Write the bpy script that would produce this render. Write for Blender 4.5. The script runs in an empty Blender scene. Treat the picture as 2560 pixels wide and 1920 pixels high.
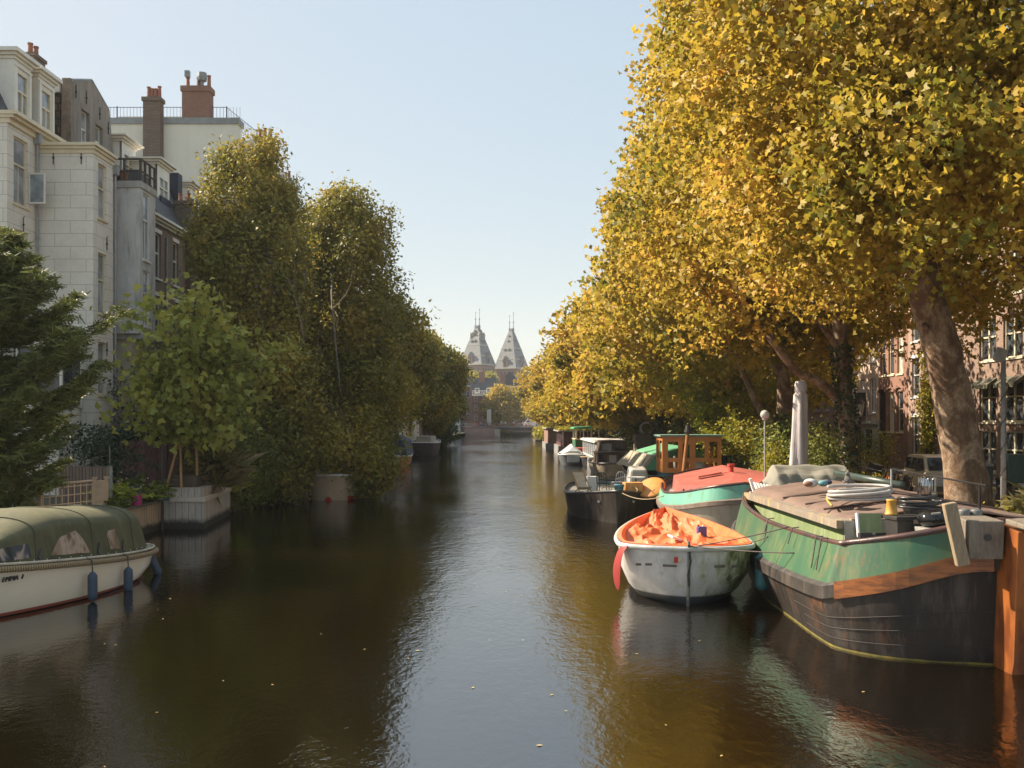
import bpy, math, random
import numpy as np
from mathutils import Vector, Matrix, Euler
R=math.radians; sin=math.sin; cos=math.cos; PI=math.pi
S=bpy.context.scene; COL=S.collection
# ---------------- camera, world, sun, exposure ----------------
FPX=2400.0; CZ=4.0; HX=1280.0; HY=1055.0
cd=bpy.data.cameras.new('camera'); cam=bpy.data.objects.new('camera',cd); COL.objects.link(cam)
cam.location=(0,0,CZ); cam.rotation_euler=(R(90),0,0)
cd.sensor_width=36; cd.lens=36*FPX/2560; cd.shift_y=(HY-960)/2560; cd.clip_end=6000; cd.clip_start=.1
S.camera=cam
SUN_EL=R(39); SUN_DIR=Vector((-.93*cos(SUN_EL),.36*cos(SUN_EL),sin(SUN_EL))).normalized()
w=bpy.data.worlds.new('World'); S.world=w; w.use_nodes=True
nt=w.node_tree; sk=nt.nodes.new('ShaderNodeTexSky'); sk.sky_type='NISHITA'; sk.sun_disc=False
sk.sun_elevation=SUN_EL; sk.sun_rotation=math.atan2(SUN_DIR.x,SUN_DIR.y)
sk.air_density=1.0; sk.dust_density=1.2; sk.ozone_density=1.0; sk.altitude=0
hs=nt.nodes.new('ShaderNodeHueSaturation'); hs.inputs['Saturation'].default_value=1.0; nt.links.new(sk.outputs[0],hs.inputs['Color'])
wb=nt.nodes.new('ShaderNodeMix'); wb.data_type='RGBA'; wb.blend_type='MULTIPLY'; wb.inputs[0].default_value=1; wb.inputs[7].default_value=(3.28,3.17,2.98,1); 
gm=nt.nodes.new('ShaderNodeGamma'); gm.inputs[1].default_value=.15; nt.links.new(hs.outputs[0],gm.inputs[0])
h2=nt.nodes.new('ShaderNodeHueSaturation'); h2.inputs['Saturation'].default_value=3.1; nt.links.new(gm.outputs[0],h2.inputs['Color']); nt.links.new(h2.outputs[0],wb.inputs[6])
nt.links.new(wb.outputs[2],nt.nodes['Background'].inputs[0]); nt.nodes['Background'].inputs[1].default_value=.083
sl=bpy.data.lights.new('sun','SUN'); sl.energy=4.5; sl.angle=R(.5); sl.color=(1,.86,.68)
so=bpy.data.objects.new('sun',sl); COL.objects.link(so); so.rotation_euler=SUN_DIR.to_track_quat('Z','Y').to_euler()
so.location=(-60,30,60)
S.view_settings.view_transform='Standard'; S.view_settings.look='None'; S.view_settings.exposure=1.42; S.view_settings.gamma=1
S.render.resolution_x=1024; S.render.resolution_y=768
def P(px,py,Y): return Vector(((px-HX)/FPX*Y, Y, CZ-(py-HY)/FPX*Y))
# ---------------- materials ----------------
MATS={}
def newmat(n):
    m=bpy.data.materials.new(n); m.use_nodes=True; return m,m.node_tree,m.node_tree.nodes['Principled BSDF']
def nd(nt,t,**k):
    n=nt.nodes.new(t)
    for a,b in k.items():
        if a in('i',):
            for q,v in b.items(): n.inputs[q].default_value=v
        else: setattr(n,a,b)
    return n
def c4(c): return (c[0],c[1],c[2],1)
def coords(nt,mode='obj',scale=(1,1,1)):
    tc=nd(nt,'ShaderNodeTexCoord'); mp=nd(nt,'ShaderNodeMapping'); mp.inputs['Scale'].default_value=scale
    nt.links.new(tc.outputs['Object'],mp.inputs['Vector']); return mp.outputs[0]
def mix(nt,f,a,b,typ='MIX'):
    m=nd(nt,'ShaderNodeMix',data_type='RGBA',blend_type=typ)
    for s,v in((0,f),(6,a),(7,b)):
        if hasattr(v,'links') or hasattr(v,'is_linked'): nt.links.new(v,m.inputs[s])
        else: m.inputs[s].default_value=v if s==0 else c4(v)
    return m.outputs[2]
def ramp(nt,f,stops):
    r=nd(nt,'ShaderNodeValToRGB'); e=r.color_ramp.elements
    while len(e)<len(stops): e.new(.5)
    for k,(p,c) in enumerate(stops): e[k].position=p; e[k].color=c4(c) if hasattr(c,'__len__') else (c,c,c,1)
    nt.links.new(f,r.inputs[0]); return r.outputs[0]
def noise(nt,vec,sc,det=4,rough=.6,dist=0):
    n=nd(nt,'ShaderNodeTexNoise'); n.inputs['Scale'].default_value=sc; n.inputs['Detail'].default_value=det
    n.inputs['Roughness'].default_value=rough; n.inputs['Distortion'].default_value=dist; nt.links.new(vec,n.inputs['Vector']); return n.outputs[0]
def bump(nt,bs,h,st=.3,d=.02):
    b=nd(nt,'ShaderNodeBump'); b.inputs['Strength'].default_value=st; b.inputs['Distance'].default_value=d
    nt.links.new(h,b.inputs['Height']); nt.links.new(b.outputs[0],bs.inputs['Normal'])
def mt(n,c,c2=None,rough=.7,metal=0,sc=3,bm=.25,stretch=(1,1,1),lo=.38,hi=.62,dirt=None,spec=.5,fine=40,rust=None):
    """mottled paint/cloth/stone: two tones by noise, fine grain, optional dirt colour in streaks"""
    if n in MATS: return MATS[n]
    m,nt,b=newmat(n); v=coords(nt,scale=stretch); c2=c2 or tuple(x*.72 for x in c)
    a=noise(nt,v,sc,6,.65); col=mix(nt,ramp(nt,a,[(lo,0),(hi,1)]),c,c2)
    g=noise(nt,v,fine,3,.7)
    col=mix(nt,ramp(nt,g,[(.3,.25),(.7,0)]),col,tuple(x*.55 for x in c))
    if dirt:
        dv=coords(nt,scale=(2.2,2.2,.35)); dn=noise(nt,dv,1.6,7,.7)
        col=mix(nt,ramp(nt,dn,[(.5,0),(.68,.85)]),col,dirt)
    if rust:
        rn=noise(nt,coords(nt,scale=(5,5,.5)),2.3,6,.75); r2=noise(nt,coords(nt),.9,4,.6); mm=nd(nt,'ShaderNodeMath',operation='MULTIPLY'); nt.links.new(rn,mm.inputs[0]); nt.links.new(r2,mm.inputs[1])
        col=mix(nt,ramp(nt,mm.outputs[0],[(.31,0),(.40,.8)]),col,rust)
    nt.links.new(col,b.inputs['Base Color']); b.inputs['Roughness'].default_value=rough; b.inputs['Metallic'].default_value=metal
    b.inputs['Specular IOR Level'].default_value=spec
    if bm: bump(nt,b,g,bm,.01)
    MATS[n]=m; return m
def xyz(nt,mode):
    tc=nd(nt,'ShaderNodeTexCoord'); s=nd(nt,'ShaderNodeSeparateXYZ'); nt.links.new(tc.outputs['Object'],s.inputs[0])
    c=nd(nt,'ShaderNodeCombineXYZ'); ad=nd(nt,'ShaderNodeMath',operation='ADD')
    nt.links.new(s.outputs[0],ad.inputs[0]); nt.links.new(s.outputs[1],ad.inputs[1])
    if mode=='wall': nt.links.new(ad.outputs[0],c.inputs[0]); nt.links.new(s.outputs[2],c.inputs[1])
    if mode=='plank': nt.links.new(s.outputs[2],c.inputs[0]); nt.links.new(ad.outputs[0],c.inputs[1])
    return c.outputs[0],tc.outputs['Object']
def brick(n,c1,c2,mortar,w=.42,h=.13,ms=.012,rough=.85,bm=.4,var=(.1,.06,.04),amt=.5,off=.5):
    if n in MATS: return MATS[n]
    m,nt,b=newmat(n); v,o=xyz(nt,'wall')
    t=nd(nt,'ShaderNodeTexBrick'); nt.links.new(v,t.inputs[0]); t.offset=off
    for k,x in(('Color1',c4(c1)),('Color2',c4(c2)),('Mortar',c4(mortar)),('Scale',1),('Mortar Size',ms),('Brick Width',w),('Row Height',h),('Bias',0),('Mortar Smooth',.1)): t.inputs[k].default_value=x
    n1=noise(nt,o,.9,6,.7); col=mix(nt,ramp(nt,n1,[(.42,0),(.72,amt)]),t.outputs[0],var)
    n2=noise(nt,o,22,3,.7); col=mix(nt,ramp(nt,n2,[(.3,.3),(.65,0)]),col,tuple(x*.5 for x in c1))
    nt.links.new(col,b.inputs['Base Color']); b.inputs['Roughness'].default_value=rough
    bump(nt,b,t.outputs[1],-bm,.015); MATS[n]=m; return m
def planks(n,c1,c2,w=.14,gap=(.02,.015,.01),rough=.8,dirt=None,dz=.5):
    if n in MATS: return MATS[n]
    m,nt,b=newmat(n); v,o=xyz(nt,'plank')
    t=nd(nt,'ShaderNodeTexBrick'); nt.links.new(v,t.inputs[0])
    for k,x in(('Color1',c4(c1)),('Color2',c4(c2)),('Mortar',c4(gap)),('Scale',1),('Mortar Size',.008),('Brick Width',6),('Row Height',w)): t.inputs[k].default_value=x
    gr=coords(nt,scale=(9,9,.8)); n2=noise(nt,gr,3,6,.7); col=mix(nt,ramp(nt,n2,[(.35,.6),(.65,0)]),t.outputs[0],tuple(x*.5 for x in c2))
    if dirt:
        s=nd(nt,'ShaderNodeSeparateXYZ'); nt.links.new(o,s.inputs[0]); n3=noise(nt,o,2.5,5,.7)
        a=nd(nt,'ShaderNodeMath',operation='MULTIPLY_ADD'); nt.links.new(n3,a.inputs[0]); a.inputs[1].default_value=-.42; nt.links.new(s.outputs[2],a.inputs[2])
        col=mix(nt,ramp(nt,a.outputs[0],[(0.0,1),(max(.02,dz-.3),0)]),col,dirt)
    nt.links.new(col,b.inputs['Base Color']); b.inputs['Roughness'].default_value=rough; bump(nt,b,t.outputs[1],-.5,.02); MATS[n]=m; return m
def leafmat(n,stops,trans=.38,nsc=.35,rough=.55,nw=.45):
    if n in MATS: return MATS[n]
    m,nt,b=newmat(n); at=nd(nt,'ShaderNodeAttribute',attribute_name='v'); tc=nd(nt,'ShaderNodeTexCoord')
    nn=noise(nt,tc.outputs['Object'],nsc,4,.6); rr=ramp(nt,nn,[(.3,0),(.7,1)])
    mm=nd(nt,'ShaderNodeMath',operation='MULTIPLY'); nt.links.new(rr,mm.inputs[0]); mm.inputs[1].default_value=nw
    ma=nd(nt,'ShaderNodeMath',operation='MULTIPLY_ADD'); nt.links.new(at.outputs['Fac'],ma.inputs[0]); ma.inputs[1].default_value=1-nw; nt.links.new(mm.outputs[0],ma.inputs[2])
    col=ramp(nt,ma.outputs[0],stops); nt.links.new(col,b.inputs['Base Color']); b.inputs['Roughness'].default_value=rough; b.inputs['Specular IOR Level'].default_value=.35
    t=nd(nt,'ShaderNodeBsdfTranslucent'); c2=mix(nt,.0,col,(1,1,1)); nt.links.new(col,t.inputs[0])
    ms=nd(nt,'ShaderNodeMixShader'); ms.inputs[0].default_value=trans; nt.links.new(b.outputs[0],ms.inputs[1]); nt.links.new(t.outputs[0],ms.inputs[2])
    nt.links.new(ms.outputs[0],nt.nodes['Material Output'].inputs[0]); MATS[n]=m; return m
def bark(n,c1,c2,c3,sc=1.6,st=(1,1,.45)):
    if n in MATS: return MATS[n]
    m,nt,b=newmat(n); v=coords(nt,scale=st); a=noise(nt,v,sc*1.6,6,.6,.6); f=noise(nt,v,sc*9,5,.75)
    col=ramp(nt,a,[(.32,c1),(.44,c2),(.52,c1),(.6,c3),(.72,c2)]); col=mix(nt,ramp(nt,f,[(.35,.6),(.6,0)]),col,tuple(x*.35 for x in c1))
    nt.links.new(col,b.inputs['Base Color']); b.inputs['Roughness'].default_value=1.0; bump(nt,b,f,.8,.04); MATS[n]=m; return m
def glass(n,c=(.02,.025,.03),rough=.04):
    if n in MATS: return MATS[n]
    m,nt,b=newmat(n); v=coords(nt); a=noise(nt,v,1.3,2); nt.links.new(mix(nt,ramp(nt,a,[(.4,0),(.6,1)]),c,tuple(x*1.8+.01 for x in c)),b.inputs['Base Color'])
    b.inputs['Roughness'].default_value=rough; b.inputs['IOR'].default_value=1.5; bump(nt,b,a,.05,.01); MATS[n]=m; return m
# ---------------- object helpers ----------------
def tag(o,label=None,cat=None,group=None,kind=None):
    if label:o['label']=label
    if cat:o['category']=cat
    if group:o['group']=group
    if kind:o['kind']=kind
    return o
def T(name,label,cat,loc=(0,0,0),group=None):
    o=bpy.data.objects.new(name,None); COL.objects.link(o); o.location=loc; o.empty_display_size=.2; return tag(o,label,cat,group)
def par(o,p):
    if p is None: return o
    o.parent=p; bpy.context.view_layer.update
    M=Matrix.Identity(4); q=p; chain=[]
    while q is not None: chain.append(q); q=q.parent
    for q in reversed(chain): M=M@q.matrix_parent_inverse@Matrix.LocRotScale(q.location,q.rotation_euler,q.scale)
    o.matrix_parent_inverse=M.inverted(); return o
def clone(o,parent=None,dl=None,rz=None,sc=None,label=None,cat=None):
    c=o.copy(); COL.objects.link(c)
    if parent is not None: c.parent=parent; c.matrix_parent_inverse=o.matrix_parent_inverse.copy()
    if dl is not None: c.location=dl
    if rz is not None: c.rotation_euler=(0,0,rz)
    if sc is not None: c.scale=(sc,sc,sc) if not hasattr(sc,'__len__') else sc
    if label: c['label']=label
    if cat: c['category']=cat
    for ch in [k for k in o.children if not k.get('_skip')]: clone(ch,c)
    return c
class B:
    def __init__(s): s.v=[]; s.f=[]
    def add(s,vs,fs):
        n=len(s.v); s.v+=[tuple(a) for a in vs]; s.f+=[tuple(i+n for i in f) for f in fs]; return s
    def box(s,x0,x1,y0,y1,z0,z1):
        return s.add([(x0,y0,z0),(x1,y0,z0),(x1,y1,z0),(x0,y1,z0),(x0,y0,z1),(x1,y0,z1),(x1,y1,z1),(x0,y1,z1)],
          [(0,3,2,1),(4,5,6,7),(0,1,5,4),(1,2,6,5),(2,3,7,6),(3,0,4,7)])
    def obox(s,c,sz,rot=(0,0,0),tap=1):
        M=Euler(rot).to_matrix(); c=Vector(c); h=[x/2 for x in sz]
        vs=[c+M@Vector((sx*h[0]*(tap if sz_>0 else 1),sy*h[1]*(tap if sz_>0 else 1),sz_*h[2])) for sz_ in(-1,1) for sx,sy in((-1,-1),(1,-1),(1,1),(-1,1))]
        return s.add(vs,[(0,3,2,1),(4,5,6,7),(0,1,5,4),(1,2,6,5),(2,3,7,6),(3,0,4,7)])
    def loft(s,rings,closed=True,cap=True):
        n=len(rings[0]); vs=[p for r in rings for p in r]; fs=[]
        for k in range(len(rings)-1):
            for i in range(n if closed else n-1):
                j=(i+1)%n; fs.append((k*n+i,k*n+j,(k+1)*n+j,(k+1)*n+i))
        if cap and closed: fs+=[tuple(range(n))[::-1],tuple(range((len(rings)-1)*n,len(rings)*n))]
        return s.add(vs,fs)
    def tube(s,pts,r,n=8,cap=True):
        pts=[Vector(p) for p in pts]; rings=[]; pu=None
        for i,p in enumerate(pts):
            d=(pts[min(i+1,len(pts)-1)]-pts[max(i-1,0)]).normalized()
            u=pu if pu is not None else (Vector((0,0,1)) if abs(d.z)<.9 else Vector((1,0,0)))
            u=(u-d*u.dot(d)).normalized(); pu=u; v=d.cross(u); rr=r[i] if hasattr(r,'__len__') else r
            rings.append([p+(u*cos(2*PI*k/n)+v*sin(2*PI*k/n))*rr for k in range(n)])
        return s.loft(rings,True,cap)
    def lathe(s,c,prof,n=16,ax=None):
        c=Vector(c); rings=[]
        q=Vector((0,0,1)).rotation_difference(Vector(ax).normalized()) if ax is not None else None
        for r,z in prof:
            ring=[Vector((r*cos(2*PI*k/n),r*sin(2*PI*k/n),z)) for k in range(n)]
            rings.append([c+(q@p if q else p) for p in ring])
        return s.loft(rings)
    def prism(s,poly,ax,lo,hi):
        f={'x':lambda a,b,t:(t,a,b),'y':lambda a,b,t:(a,t,b),'z':lambda a,b,t:(a,b,t)}[ax]
        return s.loft([[f(a,b,lo) for a,b in poly],[f(a,b,hi) for a,b in poly]])
    def ball(s,c,r,n=10,m=7,sq=(1,1,1)):
        rings=[]
        for i in range(m+1):
            t=PI*i/m; rr=max(sin(t),.02)
            rings.append([(c[0]+r*sq[0]*rr*cos(2*PI*k/n),c[1]+r*sq[1]*rr*sin(2*PI*k/n),c[2]-r*sq[2]*cos(t)) for k in range(n)])
        return s.loft(rings)
    def lbox(s,o,u,nn,u0,u1,n0,n1,z0,z1):
        f=lambda a,b,z:(o[0]+u[0]*a+nn[0]*b,o[1]+u[1]*a+nn[1]*b,o[2]+z)
        return s.add([f(u0,n0,z0),f(u1,n0,z0),f(u1,n1,z0),f(u0,n1,z0),f(u0,n0,z1),f(u1,n0,z1),f(u1,n1,z1),f(u0,n1,z1)],
          [(0,3,2,1),(4,5,6,7),(0,1,5,4),(1,2,6,5),(2,3,7,6),(3,0,4,7)])
    def put(s,name,mat,parent=None,smooth=False,label=None,bev=0):
        me=bpy.data.meshes.new(name); me.from_pydata(s.v,[],s.f); me.validate(); me.update()
        import bmesh
        bm=bmesh.new(); bm.from_mesh(me); bmesh.ops.recalc_face_normals(bm,faces=bm.faces); bm.to_mesh(me); bm.free()
        me.materials.append(mat)
        o=bpy.data.objects.new(name,me); COL.objects.link(o)
        if smooth: me.shade_smooth() if smooth is True else me.set_sharp_from_angle(angle=R(smooth)); 
        if smooth and smooth is not True:
            me.polygons.foreach_set('use_smooth',[True]*len(me.polygons)); me.set_sharp_from_angle(angle=R(smooth))
        if bev:
            md=o.modifiers.new('bevel','BEVEL'); md.width=bev; md.segments=2; md.limit_method='ANGLE'; md.angle_limit=R(40)
        if label:o['label']=label
        return par(o,parent)
def top(o,label,cat,group=None): return tag(o,label,cat,group)
def cr(pts,n=6):
    """Catmull-Rom through control points"""
    pts=[Vector(p) for p in pts]; out=[]
    for i in range(len(pts)-1):
        p0=pts[max(i-1,0)];p1=pts[i];p2=pts[i+1];p3=pts[min(i+2,len(pts)-1)]
        for k in range(n):
            t=k/n; out.append(.5*((2*p1)+(p2-p0)*t+(2*p0-5*p1+4*p2-p3)*t*t+(3*p1-p0-3*p2+p3)*t**3))
    out.append(pts[-1]); return out
def frame(o,yaw): 
    o=Vector(o); d=Vector((sin(yaw),cos(yaw),0)); r=Vector((cos(yaw),-sin(yaw),0))
    return lambda s,w,z: o+d*s+r*w+Vector((0,0,z))
def ring(half,fr,n=5,sharp=False):
    h=half if sharp else cr(half,n); a=[fr(p[0],p[1],p[2]) for p in h]; b=[fr(p[0],-p[1],p[2]) for p in reversed(h[1:-1])] if abs(h[0][1])<1e-6 and abs(h[-1][1])<1e-6 else [fr(p[0],-p[1],p[2]) for p in reversed(h)]
    return a+b
def inset(half,d,dz=0):
    smin=min(p[0] for p in half); smax=max(p[0] for p in half)
    L=smax-smin; return [(smin+d+(p[0]-smin)*(L-2*d)/L, p[1]*(1-d/max(q[1] for q in half)), p[2]+dz) for p in half]
def text_mesh(name,body,size,M,mat,parent,shear=0,depth=.004):
    cu=bpy.data.curves.new(name,'FONT'); cu.body=body; cu.size=size; cu.shear=shear; cu.extrude=depth; cu.align_x='CENTER'; cu.align_y='CENTER'
    o=bpy.data.objects.new('tmp',cu); COL.objects.link(o); dg=bpy.context.evaluated_depsgraph_get()
    me=bpy.data.meshes.new_from_object(o.evaluated_get(dg)); bpy.data.objects.remove(o)
    me.transform(M); me.materials.clear(); me.materials.append(mat); q=bpy.data.objects.new(name,me); COL.objects.link(q); return par(q,parent)
def skin(name,verts,edges,radii,mat,parent=None,sub=2,root=0):
    me=bpy.data.meshes.new(name); me.from_pydata(verts,edges,[]); o=bpy.data.objects.new(name,me); COL.objects.link(o)
    md=o.modifiers.new('s','SKIN'); md.use_smooth_shade=True
    for i,r in enumerate(radii):
        sv=me.skin_vertices[0].data[i]; sv.radius=(r,r) if not hasattr(r,'__len__') else r; sv.use_root=(i==root)
    ms=o.modifiers.new('d','SUBSURF'); ms.levels=sub; ms.render_levels=sub
    dg=bpy.context.evaluated_depsgraph_get(); dg.update(); m2=bpy.data.meshes.new_from_object(o.evaluated_get(dg))
    o.modifiers.clear(); o.data=m2; m2.materials.clear(); m2.materials.append(mat); m2.shade_smooth(); return par(o,parent)
# ---------------- foliage ----------------
def _tmpl(kind):
    if kind=='lobed':
        a=[(-90,.14),(-45,.40),(-12,.36),(22,.58),(52,.37),(84,.68),(118,.42),(160,.50),(196,.33),(222,.48)]
        return np.array([(r*cos(R(t))*1.05,r*sin(R(t)),-.75*abs(r*cos(R(t)))+.22*r*sin(R(t))**2) for t,r in a])
    if kind=='leaf': return np.array([(0,-.5,0),(.3,-.05,-.1),(0,.55,.04),(-.3,-.05,-.1)])
    if kind=='quad': return np.array([(-.42,-.4,0),(.38,-.45,-.12),(.45,.4,.05),(-.36,.45,-.1)])
    if kind=='needle': return np.array([(-.09,-.5,0),(.09,-.5,0),(.04,.6,.02),(-.04,.6,.02)])
    if kind=='blade': return np.array([(-.03,0,0),(.03,0,0),(.02,.6,.12),(0,1,.0)])
def leaves(name,C,size,kind,mat,parent,rng,up=.5,dirs=None,v=None,out=None):
    C=np.asarray(C,float); N=len(C); t=_tmpl(kind); k=len(t)
    nrm=rng.normal(size=(N,3))*.8; nrm[:,2]+=up
    if out is not None: nrm+=out
    nrm/=np.linalg.norm(nrm,axis=1)[:,None]+1e-9
    a=dirs if dirs is not None else rng.normal(size=(N,3))
    a=a-nrm*(a*nrm).sum(1)[:,None]; a/=np.linalg.norm(a,axis=1)[:,None]+1e-9   # local y
    b=np.cross(a,nrm); s=(np.ones(N)*size) if np.isscalar(size) else size
    s=s*rng.uniform(.55,1.35,N)
    V=C[:,None,:]+s[:,None,None]*(t[None,:,0,None]*b[:,None,:]+t[None,:,1,None]*a[:,None,:]+t[None,:,2,None]*nrm[:,None,:])
    me=bpy.data.meshes.new(name); me.vertices.add(N*k); me.vertices.foreach_set('co',V.astype(np.float32).ravel())
    me.loops.add(N*k); me.loops.foreach_set('vertex_index',np.arange(N*k,dtype=np.int32))
    me.polygons.add(N); me.polygons.foreach_set('loop_start',np.arange(0,N*k,k,dtype=np.int32)); me.update(calc_edges=True)
    at=me.attributes.new('v','FLOAT','FACE'); at.data.foreach_set('value',(rng.random(N) if v is None else v).astype(np.float32))
    me.materials.append(mat); o=bpy.data.objects.new(name,me); COL.objects.link(o); return par(o,parent)
def blob_dirs(rng,n,lo=-1):
    d=rng.normal(size=(n*3,3)); d/=np.linalg.norm(d,axis=1)[:,None]; return d[d[:,2]>lo][:n]
def crown_pts(rng,c,r,ntw,nl,spread=.35,rough=.16,lobes=46,inner=.25,lo=-1,flat=None,droop=0,fill=.22,face=None):
    """twig centres on a lumpy ellipsoid shell + some inside; nl leaves round each"""
    d=blob_dirs(rng,ntw,lo)
    if face is not None: # more leaves on the side that is seen
        keep=rng.random(len(d))<np.clip(.62+.5*(d@np.array(face)),.18,1); d=d[keep]
    ld=blob_dirs(rng,lobes); la=rng.uniform(-rough,rough*1.3,lobes)
    m=np.exp(-(1-d@ld.T)/.045)@la
    rad=1-np.abs(rng.normal(size=len(d)))*fill; rad=np.clip(rad,inner,1.04)*(1+m)
    Tw=np.array(c)+d*rad[:,None]*np.array(r)
    if flat is not None: Tw[:,2]=np.where(Tw[:,2]<flat,flat+(Tw[:,2]-flat)*.35,Tw[:,2])
    off=rng.normal(size=(len(Tw),nl,3))*spread; off[...,2]=off[...,2]*(.8)-np.abs(rng.normal(size=off.shape[:2]))*droop
    Q=(Tw[:,None,:]+off).reshape(-1,3); tv=np.repeat(rng.random(len(Tw)),nl)
    O=np.repeat(d,nl,axis=0)
    return Q,tv,O,Tw
def branches(b,rng,base,top_,tw,nm=9,ns=4,r0=.28):
    base=Vector(base)
    for i in range(nm):
        t=Vector(tw[rng.integers(len(tw))]); s=base.lerp(Vector(top_),rng.uniform(.25,1)); e=s.lerp(t,.8)
        mid=s.lerp(e,.45)+Vector((rng.normal()*.4,rng.normal()*.4,(e-s).length*.12)); pts=cr([s,mid,e],5)
        b.tube(pts,[r0*(1-.85*k/(len(pts)-1)) for k in range(len(pts))],7,False)
        for j in range(ns):
            q=pts[rng.integers(3,len(pts)-1)]; t2=Vector(tw[np.argmin(((tw-np.array(q)-rng.normal(size=3)*2.2)**2).sum(1))])
            m2=q.lerp(t2,.5)+Vector(rng.normal(size=3)*.3); p2=cr([q,m2,t2],3); b.tube(p2,[r0*.32*(1-.8*k/(len(p2)-1)) for k in range(len(p2))],5,False)
# ---------------- setting: water, ground ----------------
def water_mat():
    m,nt,b=newmat('water'); tc=nd(nt,'ShaderNodeTexCoord'); o=tc.outputs['Object']
    v1=coords(nt,scale=(1,.55,1)); v2=coords(nt,scale=(1,.7,1))
    n1=noise(nt,v1,1.1,3,.55,.4); n2=noise(nt,v2,5.5,3,.6,.3); n3=noise(nt,v2,17,2,.6); 
    patch=noise(nt,coords(nt,scale=(.09,.045,1)),1.0,3,.6)
    pr=ramp(nt,patch,[(.36,.3),(.62,1.0)])
    s=nd(nt,'ShaderNodeSeparateXYZ'); nt.links.new(o,s.inputs[0])
    # wind reaches the open middle of the canal; the sheltered left side is calmer
    xr=nd(nt,'ShaderNodeMapRange',i={'From Min':-9,'From Max':-1,'To Min':.5,'To Max':1}); nt.links.new(s.outputs[0],xr.inputs[0])
    yr=nd(nt,'ShaderNodeMapRange',i={'From Min':10,'From Max':130,'To Min':.85,'To Max':4.0}); nt.links.new(s.outputs[1],yr.inputs[0])
    def M(a,bb,op='MULTIPLY'):
        q=nd(nt,'ShaderNodeMath',operation=op)
        for i,x in enumerate((a,bb)):
            if hasattr(x,'links'): nt.links.new(x,q.inputs[i])
            else: q.inputs[i].default_value=x
        return q.outputs[0]
    h=M(M(n1,.62),M(M(n2,.42),M(n3,.13),'ADD'),'ADD'); am=M(M(pr,xr.outputs[0]),yr.outputs[0])
    h=M(h,am)
    bp=nd(nt,'ShaderNodeBump'); bp.inputs['Strength'].default_value=1; bp.inputs['Distance'].default_value=.03
    nt.links.new(h,bp.inputs['Height']); nt.links.new(bp.outputs[0],b.inputs['Normal'])
    b.inputs['Base Color'].default_value=(.005,.003,.001,1); b.inputs['Roughness'].default_value=.03; b.inputs['IOR'].default_value=2.7
    return m
b=B(); b.add([(-60,-30,0),(60,-30,0),(60,420,0),(-60,420,0)],[(0,1,2,3)]); tag(b.put('water',water_mat()),kind='structure')
M_soil=mt('soil',(.07,.06,.035),(.05,.055,.02),sc=1.5); M_pave=brick('paving',(.22,.12,.085),(.17,.10,.075),(.09,.07,.06),.22,.07,.008,var=(.13,.1,.08))
def pave_mat():
    m,nt,b=newmat('street_paving'); tc=nd(nt,'ShaderNodeTexCoord'); t=nd(nt,'ShaderNodeTexBrick'); nt.links.new(tc.outputs['Object'],t.inputs[0])
    for k,x in(('Color1',c4((.40,.26,.2))),('Color2',c4((.33,.21,.165))),('Mortar',c4((.1,.08,.06))),('Scale',1),('Mortar Size',.01),('Brick Width',.2),('Row Height',.1)): t.inputs[k].default_value=x
    n=noise(nt,tc.outputs['Object'],.5,6,.7); nt.links.new(mix(nt,ramp(nt,n,[(.4,0),(.65,.7)]),t.outputs[0],(.13,.11,.07)),b.inputs['Base Color']); b.inputs['Roughness'].default_value=.9; return m
MP=pave_mat()
M_quay=mt('quay_brick_old',(.20,.14,.09),(.12,.09,.06),sc=1.2,dirt=(.03,.035,.015),bm=.6,fine=14)
# ground: one sheet with the canal cut out of it, running to the horizon
b=B(); XL=-13.15; XR=10.9
for q in ([(-3000,-200,1),(XL,-200,1),(XL,300,1),(-3000,300,1)],[(XR,-200,1),(3000,-200,1),(3000,300,1),(XR,300,1)],[(-3000,300,1),(XL,300,1),(XR,300,1),(3000,300,1),(3000,4500,1),(-3000,4500,1)]): b.add(q,[tuple(range(len(q)))])
tag(b.put('ground',M_soil),kind='structure')
b=B(); b.add([(13.9,-30,1.004),(22.4,-30,1.004),(22.4,290,1.004),(13.9,290,1.004)],[(0,1,2,3)]); tag(b.put('street',MP),kind='structure')
b=B(); b.box(22.4,24,-30,290,.9,1.13); tag(b.put('pavement',mt('pave_slab',(.25,.22,.2),sc=2)),kind='structure')
b=B(); b.box(XR-.35,XR+.02,-30,300,-1,1.03); b.box(XR-.45,XR+.25,-30,300,1.03,1.2)
top(b.put('quay_wall',M_quay),'long brick quay wall with a stone edge behind the boats on the right','quay wall')
# ---------------- building kit ----------------
ST_A=brick('stucco_blocks',(.84,.77,.67),(.81,.745,.65),(.40,.36,.31),1.35,.55,.012,bm=.6,var=(.56,.50,.43),amt=.5)
ST_G=mt('grey_stucco',(.68,.66,.63),(.56,.55,.53),sc=1.1,dirt=(.28,.27,.25),bm=.5,fine=25,rough=.9)
ST_D=mt('grimy_stucco',(.34,.29,.25),(.24,.21,.18),sc=.9,dirt=(.12,.105,.09),stretch=(1,1,.3),bm=.6,rough=.9)
ST_P=mt('pale_render',(.74,.72,.62),(.68,.66,.57),sc=.35,bm=.2,rough=.9,dirt=(.62,.60,.51))
WH=mt('white_wood',(.82,.77,.67),(.72,.67,.58),sc=2,rough=.45,bm=.1); CREAM=mt('cream_wood',(.78,.66,.46),(.68,.57,.39),sc=2,rough=.45,bm=.1)
WHITE2=mt('white_paint',(.78,.77,.74),(.66,.65,.62),sc=2,rough=.4,bm=.1)
GL=glass('window_glass',(.03,.035,.04)); GLB=glass('window_glass_pale',(.20,.215,.23),.08); CURT=glass('window_curtained',(.34,.32,.28),.15)
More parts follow.
